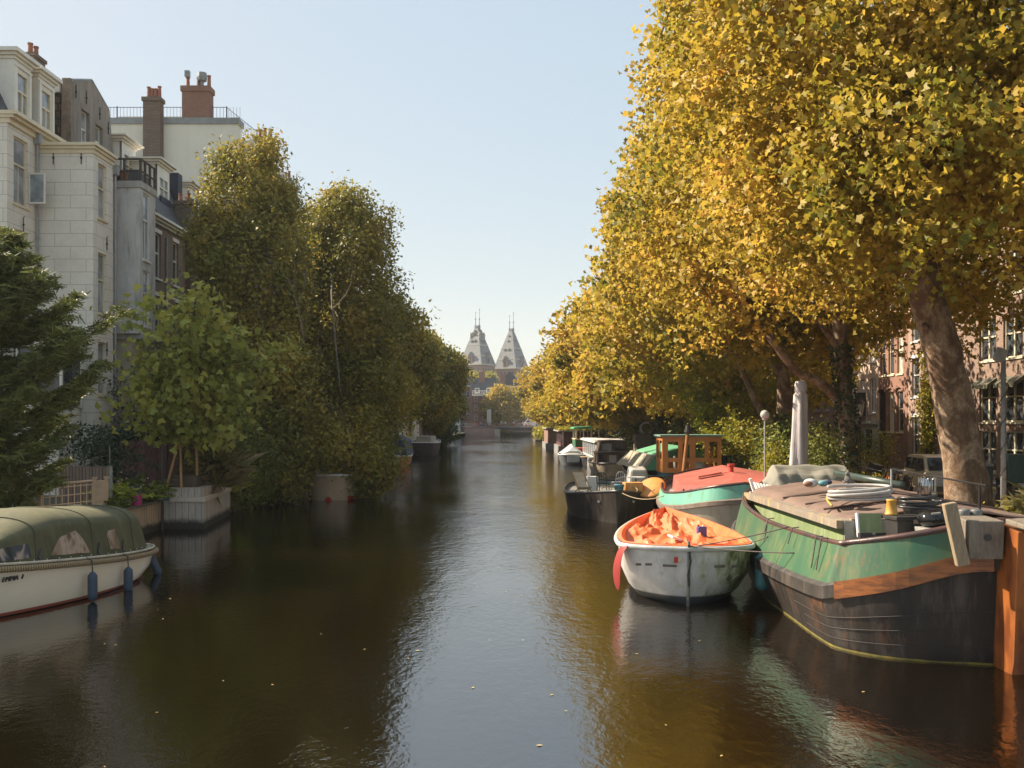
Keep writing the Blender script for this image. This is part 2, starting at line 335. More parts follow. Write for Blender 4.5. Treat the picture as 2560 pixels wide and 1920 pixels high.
BR1=brick('brick_dark',(.34,.225,.165),(.28,.185,.14),(.10,.085,.075),.22,.075,.008,amt=.5,var=(.14,.10,.08))
BR2=brick('brick_red',(.33,.165,.11),(.27,.135,.095),(.16,.12,.1),.22,.075,.008,var=(.14,.07,.05))
BR3=brick('brick_tan',(.46,.31,.22),(.39,.26,.185),(.22,.18,.14),.22,.075,.008,var=(.22,.14,.1))
BRC=brick('brick_chimney',(.17,.12,.09),(.24,.18,.13),(.09,.075,.065),.3,.1,.016,bm=.8,var=(.1,.07,.055))
SLATE=mt('slate',(.055,.058,.066),(.085,.085,.09),sc=3,rough=.6,stretch=(1,1,3)); LEAD=mt('lead',(.28,.30,.30),(.2,.22,.22),sc=2,rough=.6)
TILE=brick('roof_tiles',(.17,.09,.06),(.09,.055,.045),(.02,.015,.015),.32,.36,.05,bm=1,var=(.05,.045,.03),amt=.8)
TERRA=mt('terracotta',(.36,.14,.08),(.25,.1,.06),sc=6); IRON=mt('black_iron',(.02,.02,.022),(.035,.032,.03),rough=.5,sc=8); PIPE=mt('zinc_pipe',(.36,.37,.38),(.27,.28,.29),rough=.5,sc=4,metal=.2)
DWOOD=mt('dark_wood',(.09,.055,.04),(.05,.035,.028),sc=3,stretch=(1,1,4))
X1=(1,0);Y1=(0,1)
def facade(b,o,u,nn,W,H,holes,dep=.2):
    """wall front in the plane through o along u, outward normal nn; real openings with reveals"""
    us=sorted({0,W}|{h[0] for h in holes}|{h[1] for h in holes}); zs=sorted({0,H}|{h[2] for h in holes}|{h[3] for h in holes})
    f=lambda a,n,z:(o[0]+u[0]*a+nn[0]*n,o[1]+u[1]*a+nn[1]*n,o[2]+z)
    for i in range(len(us)-1):
        for j in range(len(zs)-1):
            a=(us[i]+us[i+1])/2; z=(zs[j]+zs[j+1])/2
            if any(h[0]<a<h[1] and h[2]<z<h[3] for h in holes): continue
            b.add([f(us[i],0,zs[j]),f(us[i+1],0,zs[j]),f(us[i+1],0,zs[j+1]),f(us[i],0,zs[j+1])],[(0,1,2,3)])
    for h in holes:
        p=[(h[0],h[2]),(h[1],h[2]),(h[1],h[3]),(h[0],h[3])]
        for k in range(4):
            a,c=p[k],p[(k+1)%4]; b.add([f(a[0],0,a[1]),f(c[0],0,c[1]),f(c[0],-dep,c[1]),f(a[0],-dep,a[1])],[(0,1,2,3)])
def window(par_,o,u,nn,h,fm=WH,gl=GL,style='sash',dep=.13,sill=None,fw=.075,lintel=None,name='window'):
    b=B(); u0,u1,z0,z1=h; L=lambda a,c,n0,n1,z,zz:b.lbox(o,u,nn,a,c,n0,n1,z,zz)
    a0=-dep-.05;a1=-dep+.03
    L(u0,u0+fw,a0,a1,z0,z1);L(u1-fw,u1,a0,a1,z0,z1);L(u0+fw,u1-fw,a0,a1,z1-fw,z1);L(u0+fw,u1-fw,a0,a1,z0,z0+fw)
    W=u1-u0;H=z1-z0
    if style in('sash','double'):
        zm=z0+H*.56; L(u0+fw,u1-fw,a0-.01,a1+.015,zm-.04,zm+.04)
    if style=='double' or style=='cross':
        um=(u0+u1)/2; L(um-.06,um+.06,a0-.012,a1+.02,z0+fw,z1-fw)
        if style=='cross': L(u0+fw,u1-fw,a0-.01,a1+.01,z0+H*.72-.035,z0+H*.72+.035)
    if style=='sashbar':
        zm=z0+H*.6; L(u0+fw,u1-fw,a0-.01,a1+.015,zm-.04,zm+.04); um=(u0+u1)/2; L(um-.02,um+.02,a0+.01,a1-.01,z0+fw,zm-.04)
    if sill: L(u0-.08,u1+.08,-.02,.07,z0-.1,z0-.002)
    if lintel: L(u0-.07,u1+.07,-.02,.03,z1+.003,z1+.2)
    w=b.put(name,fm,par_)
    g=B(); g.lbox(o,u,nn,u0+fw*.5,u1-fw*.5,-dep-.035,-dep-.02,z0+fw*.5,z1-fw*.5); g.put('pane',gl,w)
    return w
def cornice(b,o,u,nn,u0,u1,z,sz=.35,steps=3):
    for k in range(steps):
        d=sz*(k+1)/steps; b.lbox(o,u,nn,u0-(d if k==steps-1 else 0),u1+(d*0),-.02,d,z+sz*.8*k/steps,z+sz*.8*(k+1)/steps-.004)
def pots(b,x,y,z,n=3,dx=.32,r=.12,h=.55,axis=0,rnd=random.Random(3)):
    for k in range(n):
        hh=h*rnd.uniform(.85,1.1); p=(x+(k*dx if axis==0 else 0),y+(k*dx if axis else 0),z); b.lathe(p,[(r*1.1,0),(r,.05),(r*.85,hh-.08),(r*1.05,hh-.06),(r*1.05,hh)],10)
def anchors(par_,pts,mat=IRON):
    for p in pts:
        b=B(); x,y,z,ax=p; b.tube([(x,y,z-.28),(x,y,z+.28)],.022,6); b.ball((x,y,z),.055,6,4); b.tube([(x,y,z+.28),(x+(.07 if ax=='x' else 0),y+(.07 if ax=='y' else 0),z+.36)],.018,5); b.put('wall_anchor',mat,par_)
def pipe(par_,x,y,z0,z1,r=.055,hop=True):
    b=B(); b.tube([(x,y,z0),(x,y,z1)],r,8)
    for z in np.arange(z0+1.6,z1,2.3): b.lathe((x,y,z),[(r*1.35,0),(r*1.35,.07)],8)
    if hop: b.obox((x,y,z1+.18),(.26,.26,.42),tap=1.15)
    b.put('downpipe',PIPE,par_)
# ---------------- left: stone-block house with the two dormers ----------------
ZG=1.0
h=T('stucco_house','cream block-jointed stucco house with two tall white dormers and a projecting bay','house',(-24,40,1))
FX=-20.4
hA=[(.45,1.75,12.0,14.75),(.45,1.75,8.15,10.95),(.45,1.75,4.1,7.0)]
b=B(); o=(FX,38.8,1); facade(b,o,Y1,X1,2.45,15.1,[(a+.05,c-.1,z,zz) for a,c,z,zz in hA])
b.box(-34,FX-.002,38.8,55,1,16.1); b.f.pop(-3) # side faces
b.put('wall',ST_A,h)
for a,c,z,zz in hA: window(h,o,Y1,X1,(a+.05,c-.1,z,zz),CREAM,GLB,'sashbar',sill=True)
# open casement swung out
b=B(); yy=40.45; 
for q in((-20.38,-20.31,13.2,14.5),(-19.74,-19.67,13.2,14.5),(-20.31,-19.74,13.2,13.27),(-20.31,-19.74,14.43,14.5)): b.box(q[0],q[1],yy,yy+.05,q[2],q[3])
cs=b.put('open_casement',WH,h); g=B(); g.box(-20.31,-19.74,yy+.02,yy+.03,13.27,14.43); g.put('pane',GLB,cs)
BX=-18.0
b=B(); o2=(BX,41.25,1); hB=[(.5,1.35,11.9,14.3),(.5,1.35,7.75,10.4),(.5,1.35,4.2,6.5),(.5,1.35,1.4,2.8)]
facade(b,o2,Y1,X1,2.05,14.55,hB); b.box(FX+.005,BX-.2,41.25,43.3,1,15.55); b.add([(BX-.2,41.25,1),(BX,41.25,1),(BX,41.25,15.55),(BX-.2,41.25,15.55)],[(0,1,2,3)]); b.add([(BX-.2,43.3,1),(BX,43.3,1),(BX,43.3,15.55),(BX-.2,43.3,15.55)],[(0,1,2,3)])
b.put('bay_wall',ST_A,h)
for q in hB: window(h,o2,Y1,X1,q,CREAM,GLB,'sash',sill=True)
b=B()
for k,(d,z0,z1) in enumerate(((.05,15.55,15.72),(.12,15.724,15.85),(.2,15.854,15.98))): b.box(FX,BX+d,41.25-d,43.35,z0,z1)
for d,z0,z1 in((.12,16.1,16.3),(.3,16.304,16.42),(.45,16.424,16.58)): b.box(FX-.6,FX+d,38.8-d*.3,44,z0,z1)
b.put('cornice',CREAM,h)
b=B(); b.prism([(FX-.1,16.3),(FX-1.6,19.4),(-33,19.4),(-33,16.3)],'y',38.85,44.0); b.put('roof',SLATE,h)
for y0,y1 in((39.6,41.0),(41.65,43.05)):
    b=B(); o3=(FX-.15,y0,16.45); facade(b,o3,Y1,X1,y1-y0,2.55,[(.25,y1-y0-.25,.35,2.15)],.12); 
    b.box(FX-2.2,FX-.28,y0,y1,16.45,19.0)
    b.box(FX-.28,FX-.15,y0,y0+.002,16.45,19); 
    b.lbox(o3,Y1,X1,.02,.2,0,.05,0,2.3); b.lbox(o3,Y1,X1,y1-y0-.2,y1-y0-.02,0,.05,0,2.3); b.lbox(o3,Y1,X1,0,y1-y0,0,.07,2.3,2.4)
    for d,z0,z1 in((.06,19.0,19.12),(.16,19.124,19.24),(.28,19.244,19.4)): b.box(FX-2.3,FX-.15+d,y0-d,y1+d,z0,z1)
    dm=b.put('dormer',WH,h); q=B(); q.lbox(o3,Y1,X1,.25,y1-y0-.25,-.10,-.08,.35,2.15); q.put('pane',GLB,dm)
    q=B(); uu=(y1-y0)/2
    q.lbox(o3,Y1,X1,.25,.33,-.1,.0,.35,2.15);q.lbox(o3,Y1,X1,y1-y0-.33,y1-y0-.25,-.1,0,.35,2.15);q.lbox(o3,Y1,X1,.33,y1-y0-.33,-.1,0,1.3,1.38);q.lbox(o3,Y1,X1,.33,y1-y0-.33,-.1,0,2.07,2.15);q.lbox(o3,Y1,X1,uu-.03,uu+.03,-.095,-.01,.35,1.3); q.put('window_frame',CREAM,dm)
b=B(); b.box(-21.6,-21.0,42.2,43.2,19.2,20.1); b.box(-21.66,-20.94,42.14,43.26,20.1,20.25); ch=b.put('chimney',BRC,h); b=B(); pots(b,-21.3,42.45,20.25,2,.5,axis=1); b.put('chimney_pot',TERRA,ch)
pipe(h,FX+.12,41.05,1,15.9); pipe(h,BX+.06,43.42,1,15.2)
anchors(h,[(-19.7,41.22,15.35,'x'),(-18.5,41.22,15.35,'x'),(BX+.03,42.6,11.9,'y'),(BX+.03,42.6,7.2,'y'),(BX+.03,42.6,3.1,'y'),(FX+.1,39.9,12.2,'y'),(FX+.1,41.1,15.4,'y')])
# ground-floor annex
b=B(); b.box(-20.38,-18.55,39.3,41.22,1,4.6); b.box(-20.36,-19.4,40.6,41.2,8.2,9.3); b.box(-20.2,-18.4,39.2,41.2,7.1,7.55); b.box(-20.25,-18.3,39.1,41.2,7.55,7.7); b.box(-20.25,-18.32,39.12,41.2,7.72,7.95)
for x in(-20.3,-19.55,-18.5): b.box(x,x+.1,39.25,39.35,4.6,7.1)
b.box(-20.2,-18.5,39.26,39.34,5.9,6.0); b.box(-20.2,-18.5,39.24,39.36,4.6,4.75)
b.box(-18.55,-18.43,41.0,41.2,4.6,7.1)
an=b.put('annex',WH,h); g=B(); g.box(-20.2,-18.45,39.29,39.31,4.75,7.1); g.box(-18.47,-18.45,39.31,41.0,4.75,7.1); g.put('pane',GL,an)
# ---------------- grimy gable house ----------------
h=T('gable_house','soot-stained grey gambrel gable with two narrow windows behind the stucco bay','house',(-24,46,1))
gx=FX+.03; poly=[(44.5,15.9),(44.5,19.7),(44.6,19.85),(46.6,20.55),(48.55,19.75),(48.95,17.7),(49.05,15.9)]
b=B(); hw=[(46.0-44,46.9-44,.25,2.35),(47.45-44,48.3-44,.1,1.9)]
o4=(gx,44,15.9)
f=lambda y,z:(gx,y,z)
b.add([f(44.5,15.9),f(45.4,15.9),f(45.4,20.13),f(44.6,19.85),f(44.5,19.7)],[(0,1,2,3,4)])
facade(b,(gx,45.4,15.9),Y1,X1,.9,3.6,[(0,.9,.8,2.95)],.25); b.add([f(45.4,19.5),f(46.3,19.5),f(46.3,20.44),f(45.4,20.13)],[(0,1,2,3)])
b.add([f(46.3,15.9),f(46.95,15.9),f(46.95,20.41),f(46.6,20.55),f(46.3,20.44)],[(0,1,2,3,4)])
facade(b,(gx,46.95,15.9),Y1,X1,.85,3.4,[(0,.85,.8,2.7)],.25); b.add([f(46.95,19.3),f(47.8,19.3),f(47.8,20.06),f(46.95,20.41)],[(0,1,2,3)])
b.add([f(47.8,15.9),f(49.05,15.9),f(48.95,17.7),f(48.55,19.75),f(47.8,20.06)],[(0,1,2,3,4)])
b.prism(poly,'x',-30,gx-.3); b.box(gx-.02,BX-.6,44.05,49,1,15.4)

b.put('wall',ST_D,h)
window(h,(gx,45.4,15.9),Y1,X1,(0,.9,.8,2.95),WH,GLB,'sashbar',.2); window(h,(gx,46.95,15.9),Y1,X1,(0,.85,.8,2.7),WH,GLB,'sashbar',.2)
b=B(); 
for i in range(len(poly)-2):
    a,c=poly[i+1],poly[i+2]; b.tube([(gx-.05,a[0],a[1]+.04),(gx-.05,c[0],c[1]+.04)],.07,6)
b.put('coping',LEAD,h)
b=B(); b.prism([(gx-.5,15.9),(gx+.02,15.9),(gx-.02,19.9),(gx-.42,19.9)],'y',44.35,44.49); b.put('gable_buttress',mt('stained_buttress',(.34,.25,.17),(.2,.15,.11),sc=2.5,dirt=(.1,.08,.06)),h)
b=B(); b.prism([(44.0,16.2),(44.5,16.2),(44.5,19.2),(44.4,19.2)],'x',-24,gx-.5); b.put('roof',TILE,h)
b=B(); b.box(-24,gx-.5,44.25,44.5,19.22,19.7); b.box(-24,gx-.45,44.2,44.52,19.704,19.8); b.put('fascia',WH,h)
anchors(h,[(gx+.03,44.8,19.4,'y'),(gx+.03,45.9,19.5,'y'),(gx+.03,47.4,19.2,'y'),(gx+.03,48.4,18.8,'y'),(gx+.03,48.7,17.3,'y')])
# ---------------- grey stucco bay house with roof balcony ----------------
h=T('grey_bay_house','plain grey rendered house bay carrying a dark wooden roof balcony','house',(-20,46,1))
cx=-17.2; b=B(); o5=(cx,44.4,8.1); hC=[(.35,1.15,3.5,6.6),(.35,1.15,.4,3.0)]
facade(b,o5,Y1,X1,1.9,6.75,hC); b.box(FX+.05,cx-.2,44.4,46.3,8.1,14.85); b.add([(cx-.2,44.4,8.1),(cx,44.4,8.1),(cx,44.4,14.85),(cx-.2,44.4,14.85)],[(0,1,2,3)]); b.add([(cx-.2,44.4,8.1),(cx,44.4,8.1),(cx,46.3,8.1),(cx-.2,46.3,8.1)],[(0,1,2,3)])
b.put('wall',ST_G,h)
b=B(); b.box(FX+.05,-17.6,44.75,46.3,1,7.85); b.put('ground_floor',mt('cream_stucco',(.55,.46,.34),(.46,.39,.3),sc=1,dirt=(.35,.28,.2)),h)
for q in hC: window(h,o5,Y1,X1,q,WHITE2,GLB,'sashbar',sill=True,dep=.08)
b=B(); b.box(FX+.05,cx+.06,44.34,46.36,14.85,15.15); b.put('cornice',mt('old_white',(.5,.48,.44),(.35,.33,.3),sc=3),h); b=B(); b.box(FX,cx+.02,44.6,46.4,7.85,8.1); b.put('string_course',mt('old_white',(0,0,0)),h)
b=B()
for x in(-18.75,-17.95,-17.2): b.box(x-.05,x+.05,44.4,44.5,15.15,16.2)
for y in(45.0,45.6,46.2): b.box(cx-.05,cx+.05,y-.04,y+.04,15.15,16.2)
for z in(15.6,16.14): b.box(FX,cx,44.42,44.48,z,z+.08); b.box(cx-.03,cx+.03,44.45,46.3,z,z+.08)
b.box(FX,cx+.02,44.36,46.35,15.15,15.2); b.put('balcony_railing',DWOOD,h)
top(B().lathe((-18.1,44.75,15.2),[(.13,0),(.2,.35),(.22,.36),(.22,.42)],12).put('flower_pot',TERRA),'terracotta pot on the roof balcony of the grey house','flower pot')
b=B(); b.box(-19.1,-18.6,44.9,45.4,15.6,15.66); b.tube([(-19.0,45,15.2),(-18.8,45.3,16.1)],.02,5); b.tube([(-18.7,45,15.2),(-18.9,45.3,16.1)],.02,5); top(b.put('folding_chair',IRON),'dark folding chair on the roof balcony of the grey house','chair')
def dormer(par_,x,y0,y1,z0,z1,depth=2.5,wm=WH,panel=None):
    b=B(); o=(x,y0,z0); W=y1-y0; H=z1-z0-.3; hh=(W*.2,W*.86,H*.22,H*.8); facade(b,o,Y1,X1,W,H,[hh],.1); b.box(x-depth,x-.12,y0,y1,z0,z1-.3)
    for d,a,c in((.08,z1-.3,z1-.2),(.2,z1-.196,z1-.08),(.34,z1-.076,z1)): b.box(x-depth,x+d,y0-d,y1+d,a,c)
    dm=b.put('dormer',wm,par_); q=B(); q.lbox(o,Y1,X1,hh[0],hh[1],-.09,-.07,hh[2],hh[3]); q.put('pane',GLB,dm)
    q=B(); um=(hh[0]+hh[1])/2; q.lbox(o,Y1,X1,um-.04,um+.04,-.08,0,hh[2],hh[3]); q.lbox(o,Y1,X1,hh[0],hh[1],-.075,.01,H*.62,H*.62+.07); q.put('window_frame',CREAM,dm)
    if panel: q=B(); q.lbox(o,Y1,X1,hh[0]-.1,hh[1]+.1,.02,.12,hh[2]-.15,hh[2]+.75); q.put('balcony_panel',mt('navy_panel',(.02,.028,.05)),dm)
dormer(h,-20.0,49.2,51.0,15.6,18.7)
# ---------------- brick house with white cornice ----------------
h=T('brick_house','brown brick house with white cornice and two pale dormers, next to the big blank gable','house',(-20,50,1))
b=B(); o6=(BX,46.3,1); hD=[(2.1,2.95,10.3,12.6),(2.1,2.95,7.2,9.4),(2.1,2.95,4.2,6.4),(4.7,5.5,10.3,12.6),(4.7,5.5,7.2,9.4),(4.7,5.5,4.2,6.4)]
facade(b,o6,Y1,X1,6.9,13.0,hD); b.box(-30,BX-.2,46.3,53.2,1,14.0); b.put('wall',BR1,h)
for q in hD: window(h,o6,Y1,X1,q,WH,GL,'sash',sill=True,lintel=True)
b=B(); cornice(b,(BX,46.3,14.0),Y1,X1,0,6.9,0,.45,3); b.put('cornice',WH,h)
b=B(); b.prism([(BX,14.4),(BX-1.2,16.9),(-30,16.9),(-30,14.4)],'y',49.2,62.5); b.put('roof',SLATE,h)
dormer(h,-18.7,50.6,52.4,14.6,17.9,panel=True); dormer(h,-18.7,55.6,57.4,14.8,17.9,panel=True)
b=B(); b.box(-18.6,-17.7,52.9,53.7,8,16.0); b.box(-18.68,-17.62,52.84,53.76,16.0,16.2); ch=b.put('chimney',BRC,h); b=B(); pots(b,-18.4,53.3,16.2,2,.45,h=.5); b.put('chimney_pot',TERRA,ch)
b=B(); b.box(-19.4,-18.75,53.9,54.6,14.5,18.0); b.put('dark_flue_box',mt('navy_panel',(.02,.028,.05)),h)
b=B(); b.box(-30,BX-.02,53.2,62.9,1,14.9); b.put('rear_wing',BR1,h); pipe(h,BX+.06,49.9,1,13.6,hop=False)
# ---------------- big blank gable house ----------------
h=T('blank_gable_house','tall house with huge blank pale rendered side wall and roof terrace railing','house',(-24,63,1))
b=B(); b.box(-38,BX,63,64,1,23.55); b.put('side_wall',ST_P,h)
b=B(); b.box(-38,BX+.1,62.9,64.1,23.55,23.95); b.put('parapet',LEAD,h)
b=B(); o7=(BX,64,1); W7=[]
for z in(18.3,14.6,10.9): W7+=[(1.2+k*3.1,2.2+k*3.1,z,z+2.3) for k in range(4)]
facade(b,o7,Y1,X1,13,21.4,W7); b.box(-38,BX-.2,64,77,1,22.3); b.prism([(BX-.05,20.9),(BX+.02,20.9),(BX+.02,22.3),(BX-.05,23.3)],'y',63.4,63.98); b.put('street_wall',BR2,h)
for q in W7[:8]: window(h,o7,Y1,X1,q,WH,GL,'sash',sill=True)
b=B(); b.lbox((BX,63.9,22.3),Y1,X1,0,13.3,-.1,.5,.1,.45); b.lbox((BX,64,22.3),Y1,X1,0,13.3,.5,.62,.1,.6)
for k in range(18): b.lbox((BX,64,22.3),Y1,X1,.3+k*.7,.42+k*.7,.0,.4,-.25,.1)
b.put('gutter_cornice',WH,h)
b=B(); b.prism([(BX-1,23.9),(BX-3,25.0),(-27,25.0),(-30,23.9)],'y',66,74); b.put('roof_hut',mt('cladding',(.6,.58,.5),(.5,.48,.42),sc=1,stretch=(6,6,1)),h)
b=B()
for k in range(60): x=-31+k*.22; b.tube([(x,63.6,23.9),(x,63.6,24.85)],.012,4)
for z in(24.0,24.85): b.tube([(-31,63.6,z),(-18.9,63.6,z),(-18.3,69,z)],.022,5)
for k in range(6): b.tube([(-31+k*2.42,63.6,23.9),(-31+k*2.42,63.6,24.9)],.04,5)
for k in range(20): t=k/20; b.tube([(-18.9+.6*t,63.6+5.4*t,23.9),(-18.9+.6*t,63.6+5.4*t,24.85)],.012,4)
b.put('terrace_railing',IRON,h)
def chimney(par_,x0,x1,y0,y1,z0,z1,n,mat=BRC,cap=.25):
    b=B(); b.box(x0,x1,y0,y1,z0,z1-cap); b.box(x0-.08,x1+.08,y0-.08,y1+.08,z1-cap,z1); c=b.put('chimney',mat,par_); q=B(); pots(q,x0+.25,(y0+y1)/2,z1,n,(x1-x0-.4)/max(n-1,1),.13,.75); q.put('chimney_pot',TERRA,c); return c
chimney(h,-23.95,-22.85,62.3,62.98,19.6,25.1,4)
c=chimney(h,-21.7,-19.9,63.1,64.0,23.95,26.1,3,BR2,.35)
q=B(); q.lathe((-20.5,63.5,26.1),[(.12,0),(.12,.4),(.3,.45),(.33,.7),(.3,.98),(.1,1.0)],10); q.box(-21.6,-21.3,63.3,63.6,26.8,27.2); q.put('chimney_cowl',LEAD,c)
chimney(h,-18.6,-17.45,69.2,70.6,18.0,24.6,3,BRC,.3)
# ---------------- farther left houses ----------------
def simple_house(name,label,x,y0,y1,ztop,mat,z0=1,rows=4,cols=3,wm=WH,face=1,depth=10,gl=GL,roof=None,group=None,wh=2.0,ww=.95,store=3.1,first=1.4,rh=2.6,corn=WH,wparts=True):
    h=T(name,label,'house',(x-face*4,(y0+y1)/2,z0),group); b=B(); nn=(face,0); W=y1-y0; pitch=W/cols
    holes=[(pitch*(k+.5)-ww/2,pitch*(k+.5)+ww/2,first+r*store,first+r*store+wh) for r in range(rows) for k in range(cols) if first+r*store+wh<ztop-z0-.3]
    facade(b,(x,y0,z0),Y1,nn,W,ztop-z0,holes); xs=sorted((x-face*.2,x-face*depth)); b.box(xs[0],xs[1],y0,y1,z0,ztop); 
    b.add([(x,y0,z0),(x-face*.2,y0,z0),(x-face*.2,y0,ztop),(x,y0,ztop)],[(0,1,2,3)]); b.put('wall',mat,h)
    for q in holes: window(h,(x,y0,z0),Y1,nn,q,wm,gl,'sash',sill=True,lintel=corn is WH)
    b=B(); cornice(b,(x,y0,ztop),Y1,nn,0,W,0,.4,3); b.put('cornice',corn,h)
    b=B(); b.prism([(x,ztop+.33),(x-face*2.2,ztop+rh),(x-face*(depth-1),ztop+rh),(x-face*depth,ztop+.33)],'y',y0+.05,y1-.05); b.put('roof',roof or SLATE,h); return h
h=simple_house('brick_house','red brick house with white gutter and scaffold, left of the second birch',-18,77.2,90,21.0,BR2,rows=6,cols=4); chimney(h,-20,-19,82,83,22,24.8,3)
simple_house('brick_house','dark brick house hidden behind the tall birches',-18,90.2,104,19.0,BR1,rows=5,cols=4)
h=simple_house('waterside_house','white rendered house standing straight out of the water behind the willow-like trees',-12.6,104.5,130,12.5,ST_P,z0=0,rows=3,cols=5,first=2.2); b=B(); b.lbox((-12.6,104.5,0),Y1,X1,0,25.5,.02,.9,.6,.8); 
for k in range(12): b.lbox((-12.6,104.5,0),Y1,X1,k*2.1,k*2.1+.12,.75,.87,-.5,1.8)
b.put('landing_stage',mt('grey_timber',(.3,.27,.23),(.2,.18,.16),sc=2,stretch=(4,4,1)),h)
simple_house('waterside_house','brown brick waterside house beyond the white one on the left bank',-12.9,130.3,165,13,BR1,z0=0,rows=3,cols=7,first=2.2)
simple_house('canal_house','pale rendered house at the far left end of the canal',-14,165.3,215,14,ST_G,rows=4,cols=8)
simple_house('canal_house','white house front beside the far bridge, left side',-17,278,300,19,WHITE2,rows=4,cols=4,ww=1.6)
def scaffold(label,x,y,z0,z1,w=2.4,dz=1.0):
    t=T('scaffold',label,'scaffold',(x,y,z0)); b=B()
    for a in(0,w):
        for c in(0,1.2): b.tube([(x+a*.35,y+a,z0),(x+a*.35,y+a,z1-c*.5)],.045,5)
    z=z0
    while z<z1-.3:
        b.tube([(x,y,z),(x+w*.35,y+w,z)],.035,5); b.tube([(x-.8,y,z),(x,y,z)],.03,4); z+=dz*.55
    b.tube([(x,y,z0),(x+w*.35,y+w,z0+2.5)],.03,4); b.put('scaffold_poles',mt('galvanised',(.42,.45,.48),(.33,.36,.4),rough=.4,metal=.5,sc=5),t); b=B(); b.box(x-.7,x+w*.35,y,y+w,z1-2.9,z1-2.84); b.put('scaffold_deck',DWOOD,t)
scaffold('grey tube scaffold beside the brick chimney behind the first birch',-17.4,71.5,17.5,22.9)
scaffold('grey tube scaffold on the farther brick house between the two birches',-17.2,80,13,18.2)
# ---------------- right bank houses ----------------
def rhouse(label,y0,y1,ztop,mat,pairs,zs,wm,style='double',roof=BR1,gl=GL,extra=None,corn=WH,sill=True,lintel=None):
    h=T('canal_house',label,'house',(26,(y0+y1)/2,1),'terraced houses along the right street'); b=B(); x=24.0; o=(x,y0,1.0); nn=(-1,0)
    holes=[(a-y0,c-y0,z0-1,z1-1) for a,c in pairs for z0,z1 in zs]; facade(b,o,Y1,nn,y1-y0,ztop-1,holes,.22); b.box(24.22,34,y0,y1,1,ztop); b.put('wall',mat,h)
    rr=random.Random(int(y0*7))
    for q in holes: window(h,o,Y1,nn,q,wm,rr.choice([gl,gl,CURT,GL]),style,sill=sill,lintel=lintel)
    b=B(); cornice(b,(x,y0,ztop),Y1,nn,0,y1-y0,0,.45,3); b.put('cornice',corn,h); b=B(); b.prism([(24,ztop+.37),(26.2,ztop+3),(33,ztop+3),(34,ztop+.37)],'y',y0+.05,y1-.05); b.put('roof',SLATE,h)
    return h
OL=mt('olive_cream',(.66,.61,.46),(.56,.51,.39),sc=3,rough=.5,bm=.1)
h=rhouse('dark brown brick house with wide paired cream windows and awnings, behind the leaning trunk',38,51.4,14.5,BR1,[(47.6,49.3),(45.1,46.9),(42.6,44.4),(40.1,41.9)],[(1.5,3.55),(4.0,6.2),(7.1,9.2),(10.2,12.2)],OL)
for a in(47.6,45.1):
    b=B(); b.prism([(24.0,6.2),(23.5,5.85),(23.5,5.65),(24.0,6.0)],'y',a-.1,a+1.8); b.put('awning',mt('awning_cloth',(.16,.15,.09),(.04,.04,.03),sc=3,stretch=(1,6,1)),h)
h=rhouse('brown brick house with thin white lintels, half hidden by the leaning trunk',51.42,54.4,14,BR1,[(51.9,52.8),(53.3,54.1)],[(1.6,3.5),(4.4,6.5),(7.4,9.3),(10.3,12.2)],WHITE2,'sash',lintel=True)
h=rhouse('brown house with narrow white-framed windows and yellow creeper, left of the leaning trunk',54.42,58.2,14,brick('brick_mauve',(.42,.28,.21),(.35,.23,.17),(.2,.16,.14),.22,.075,.008),[(55.0,56.0),(56.6,57.6)],[(1.9,4.3),(5.5,7.8),(8.8,10.8)],WHITE2,'sash',lintel=True)
h=rhouse('red brick house with tall arched windows and a black door',58.22,62.7,14,BR2,[(58.9,59.8),(60.3,61.2),(61.7,62.5)],[(3.4,5.9),(7.0,9.6),(10.6,12.6)],CREAM,'sash')
b=B(); b.lbox((24,58.22,1),Y1,(-1,0),3.5,4.25,.0,.04,.1,5.0); b.put('door',mt('black_door',(.012,.012,.014),rough=.3),h)
for a,c in((58.9,59.8),(60.3,61.2),(61.7,62.5)):
    for z in(5.9,9.6,12.6):
        m=(a+c)/2; r=(c-a)/2+.12; pts=[(23.94,m-r*cos(PI*k/8),z+.02+r*.45*sin(PI*k/8)) for k in range(9)]; b=B(); b.tube(pts,.06,5); b.put('window_arch',BR2,h)
h=rhouse('pale stucco-fronted house with grey ground floor and glass door behind the street lamp',62.72,69.4,13.5,mt('peach_stucco',(.62,.46,.35),(.5,.37,.29),sc=.9,dirt=(.2,.15,.12)),[(63.4,64.4),(65.3,66.2),(67.0,68.6)],[(4.6,6.9),(8.0,10.2)],WHITE2,'cross')
b=B(); b.lbox((24,62.72,1),Y1,(-1,0),0,6.66,.003,.1,.1,3.1); b.lbox((24,62.72,1),Y1,(-1,0),0,6.66,.1,.25,2.85,3.1); gf=b.put('shop_front',mt('grey_green_stone',(.55,.56,.5),(.43,.44,.4),sc=1.5,dirt=(.18,.18,.16)),h)
b=B(); b.lbox((24,62.72,1),Y1,(-1,0),1.0,2.0,.1,.13,.2,2.5); b.lbox((24,62.72,1),Y1,(-1,0),3.2,4.8,.1,.13,.4,2.6); b.put('pane',GL,gf)
b=B(); b.lbox((24,62.72,1),Y1,(-1,0),2.4,3.3,.02,.45,3.4,5.0); b.put('dark_balcony_box',mt('dark_green_panel',(.02,.03,.03)),h)
rhouse('tan brick house with grey window frames, seen between the two ivy trunks',69.42,78,14,BR3,[(70.2,71.3),(72.6,73.7),(75,76.1)],[(1.8,4.0),(4.9,7.0),(8.0,10.0)],mt('grey_frames',(.45,.47,.5),rough=.4),'sash',lintel=True)
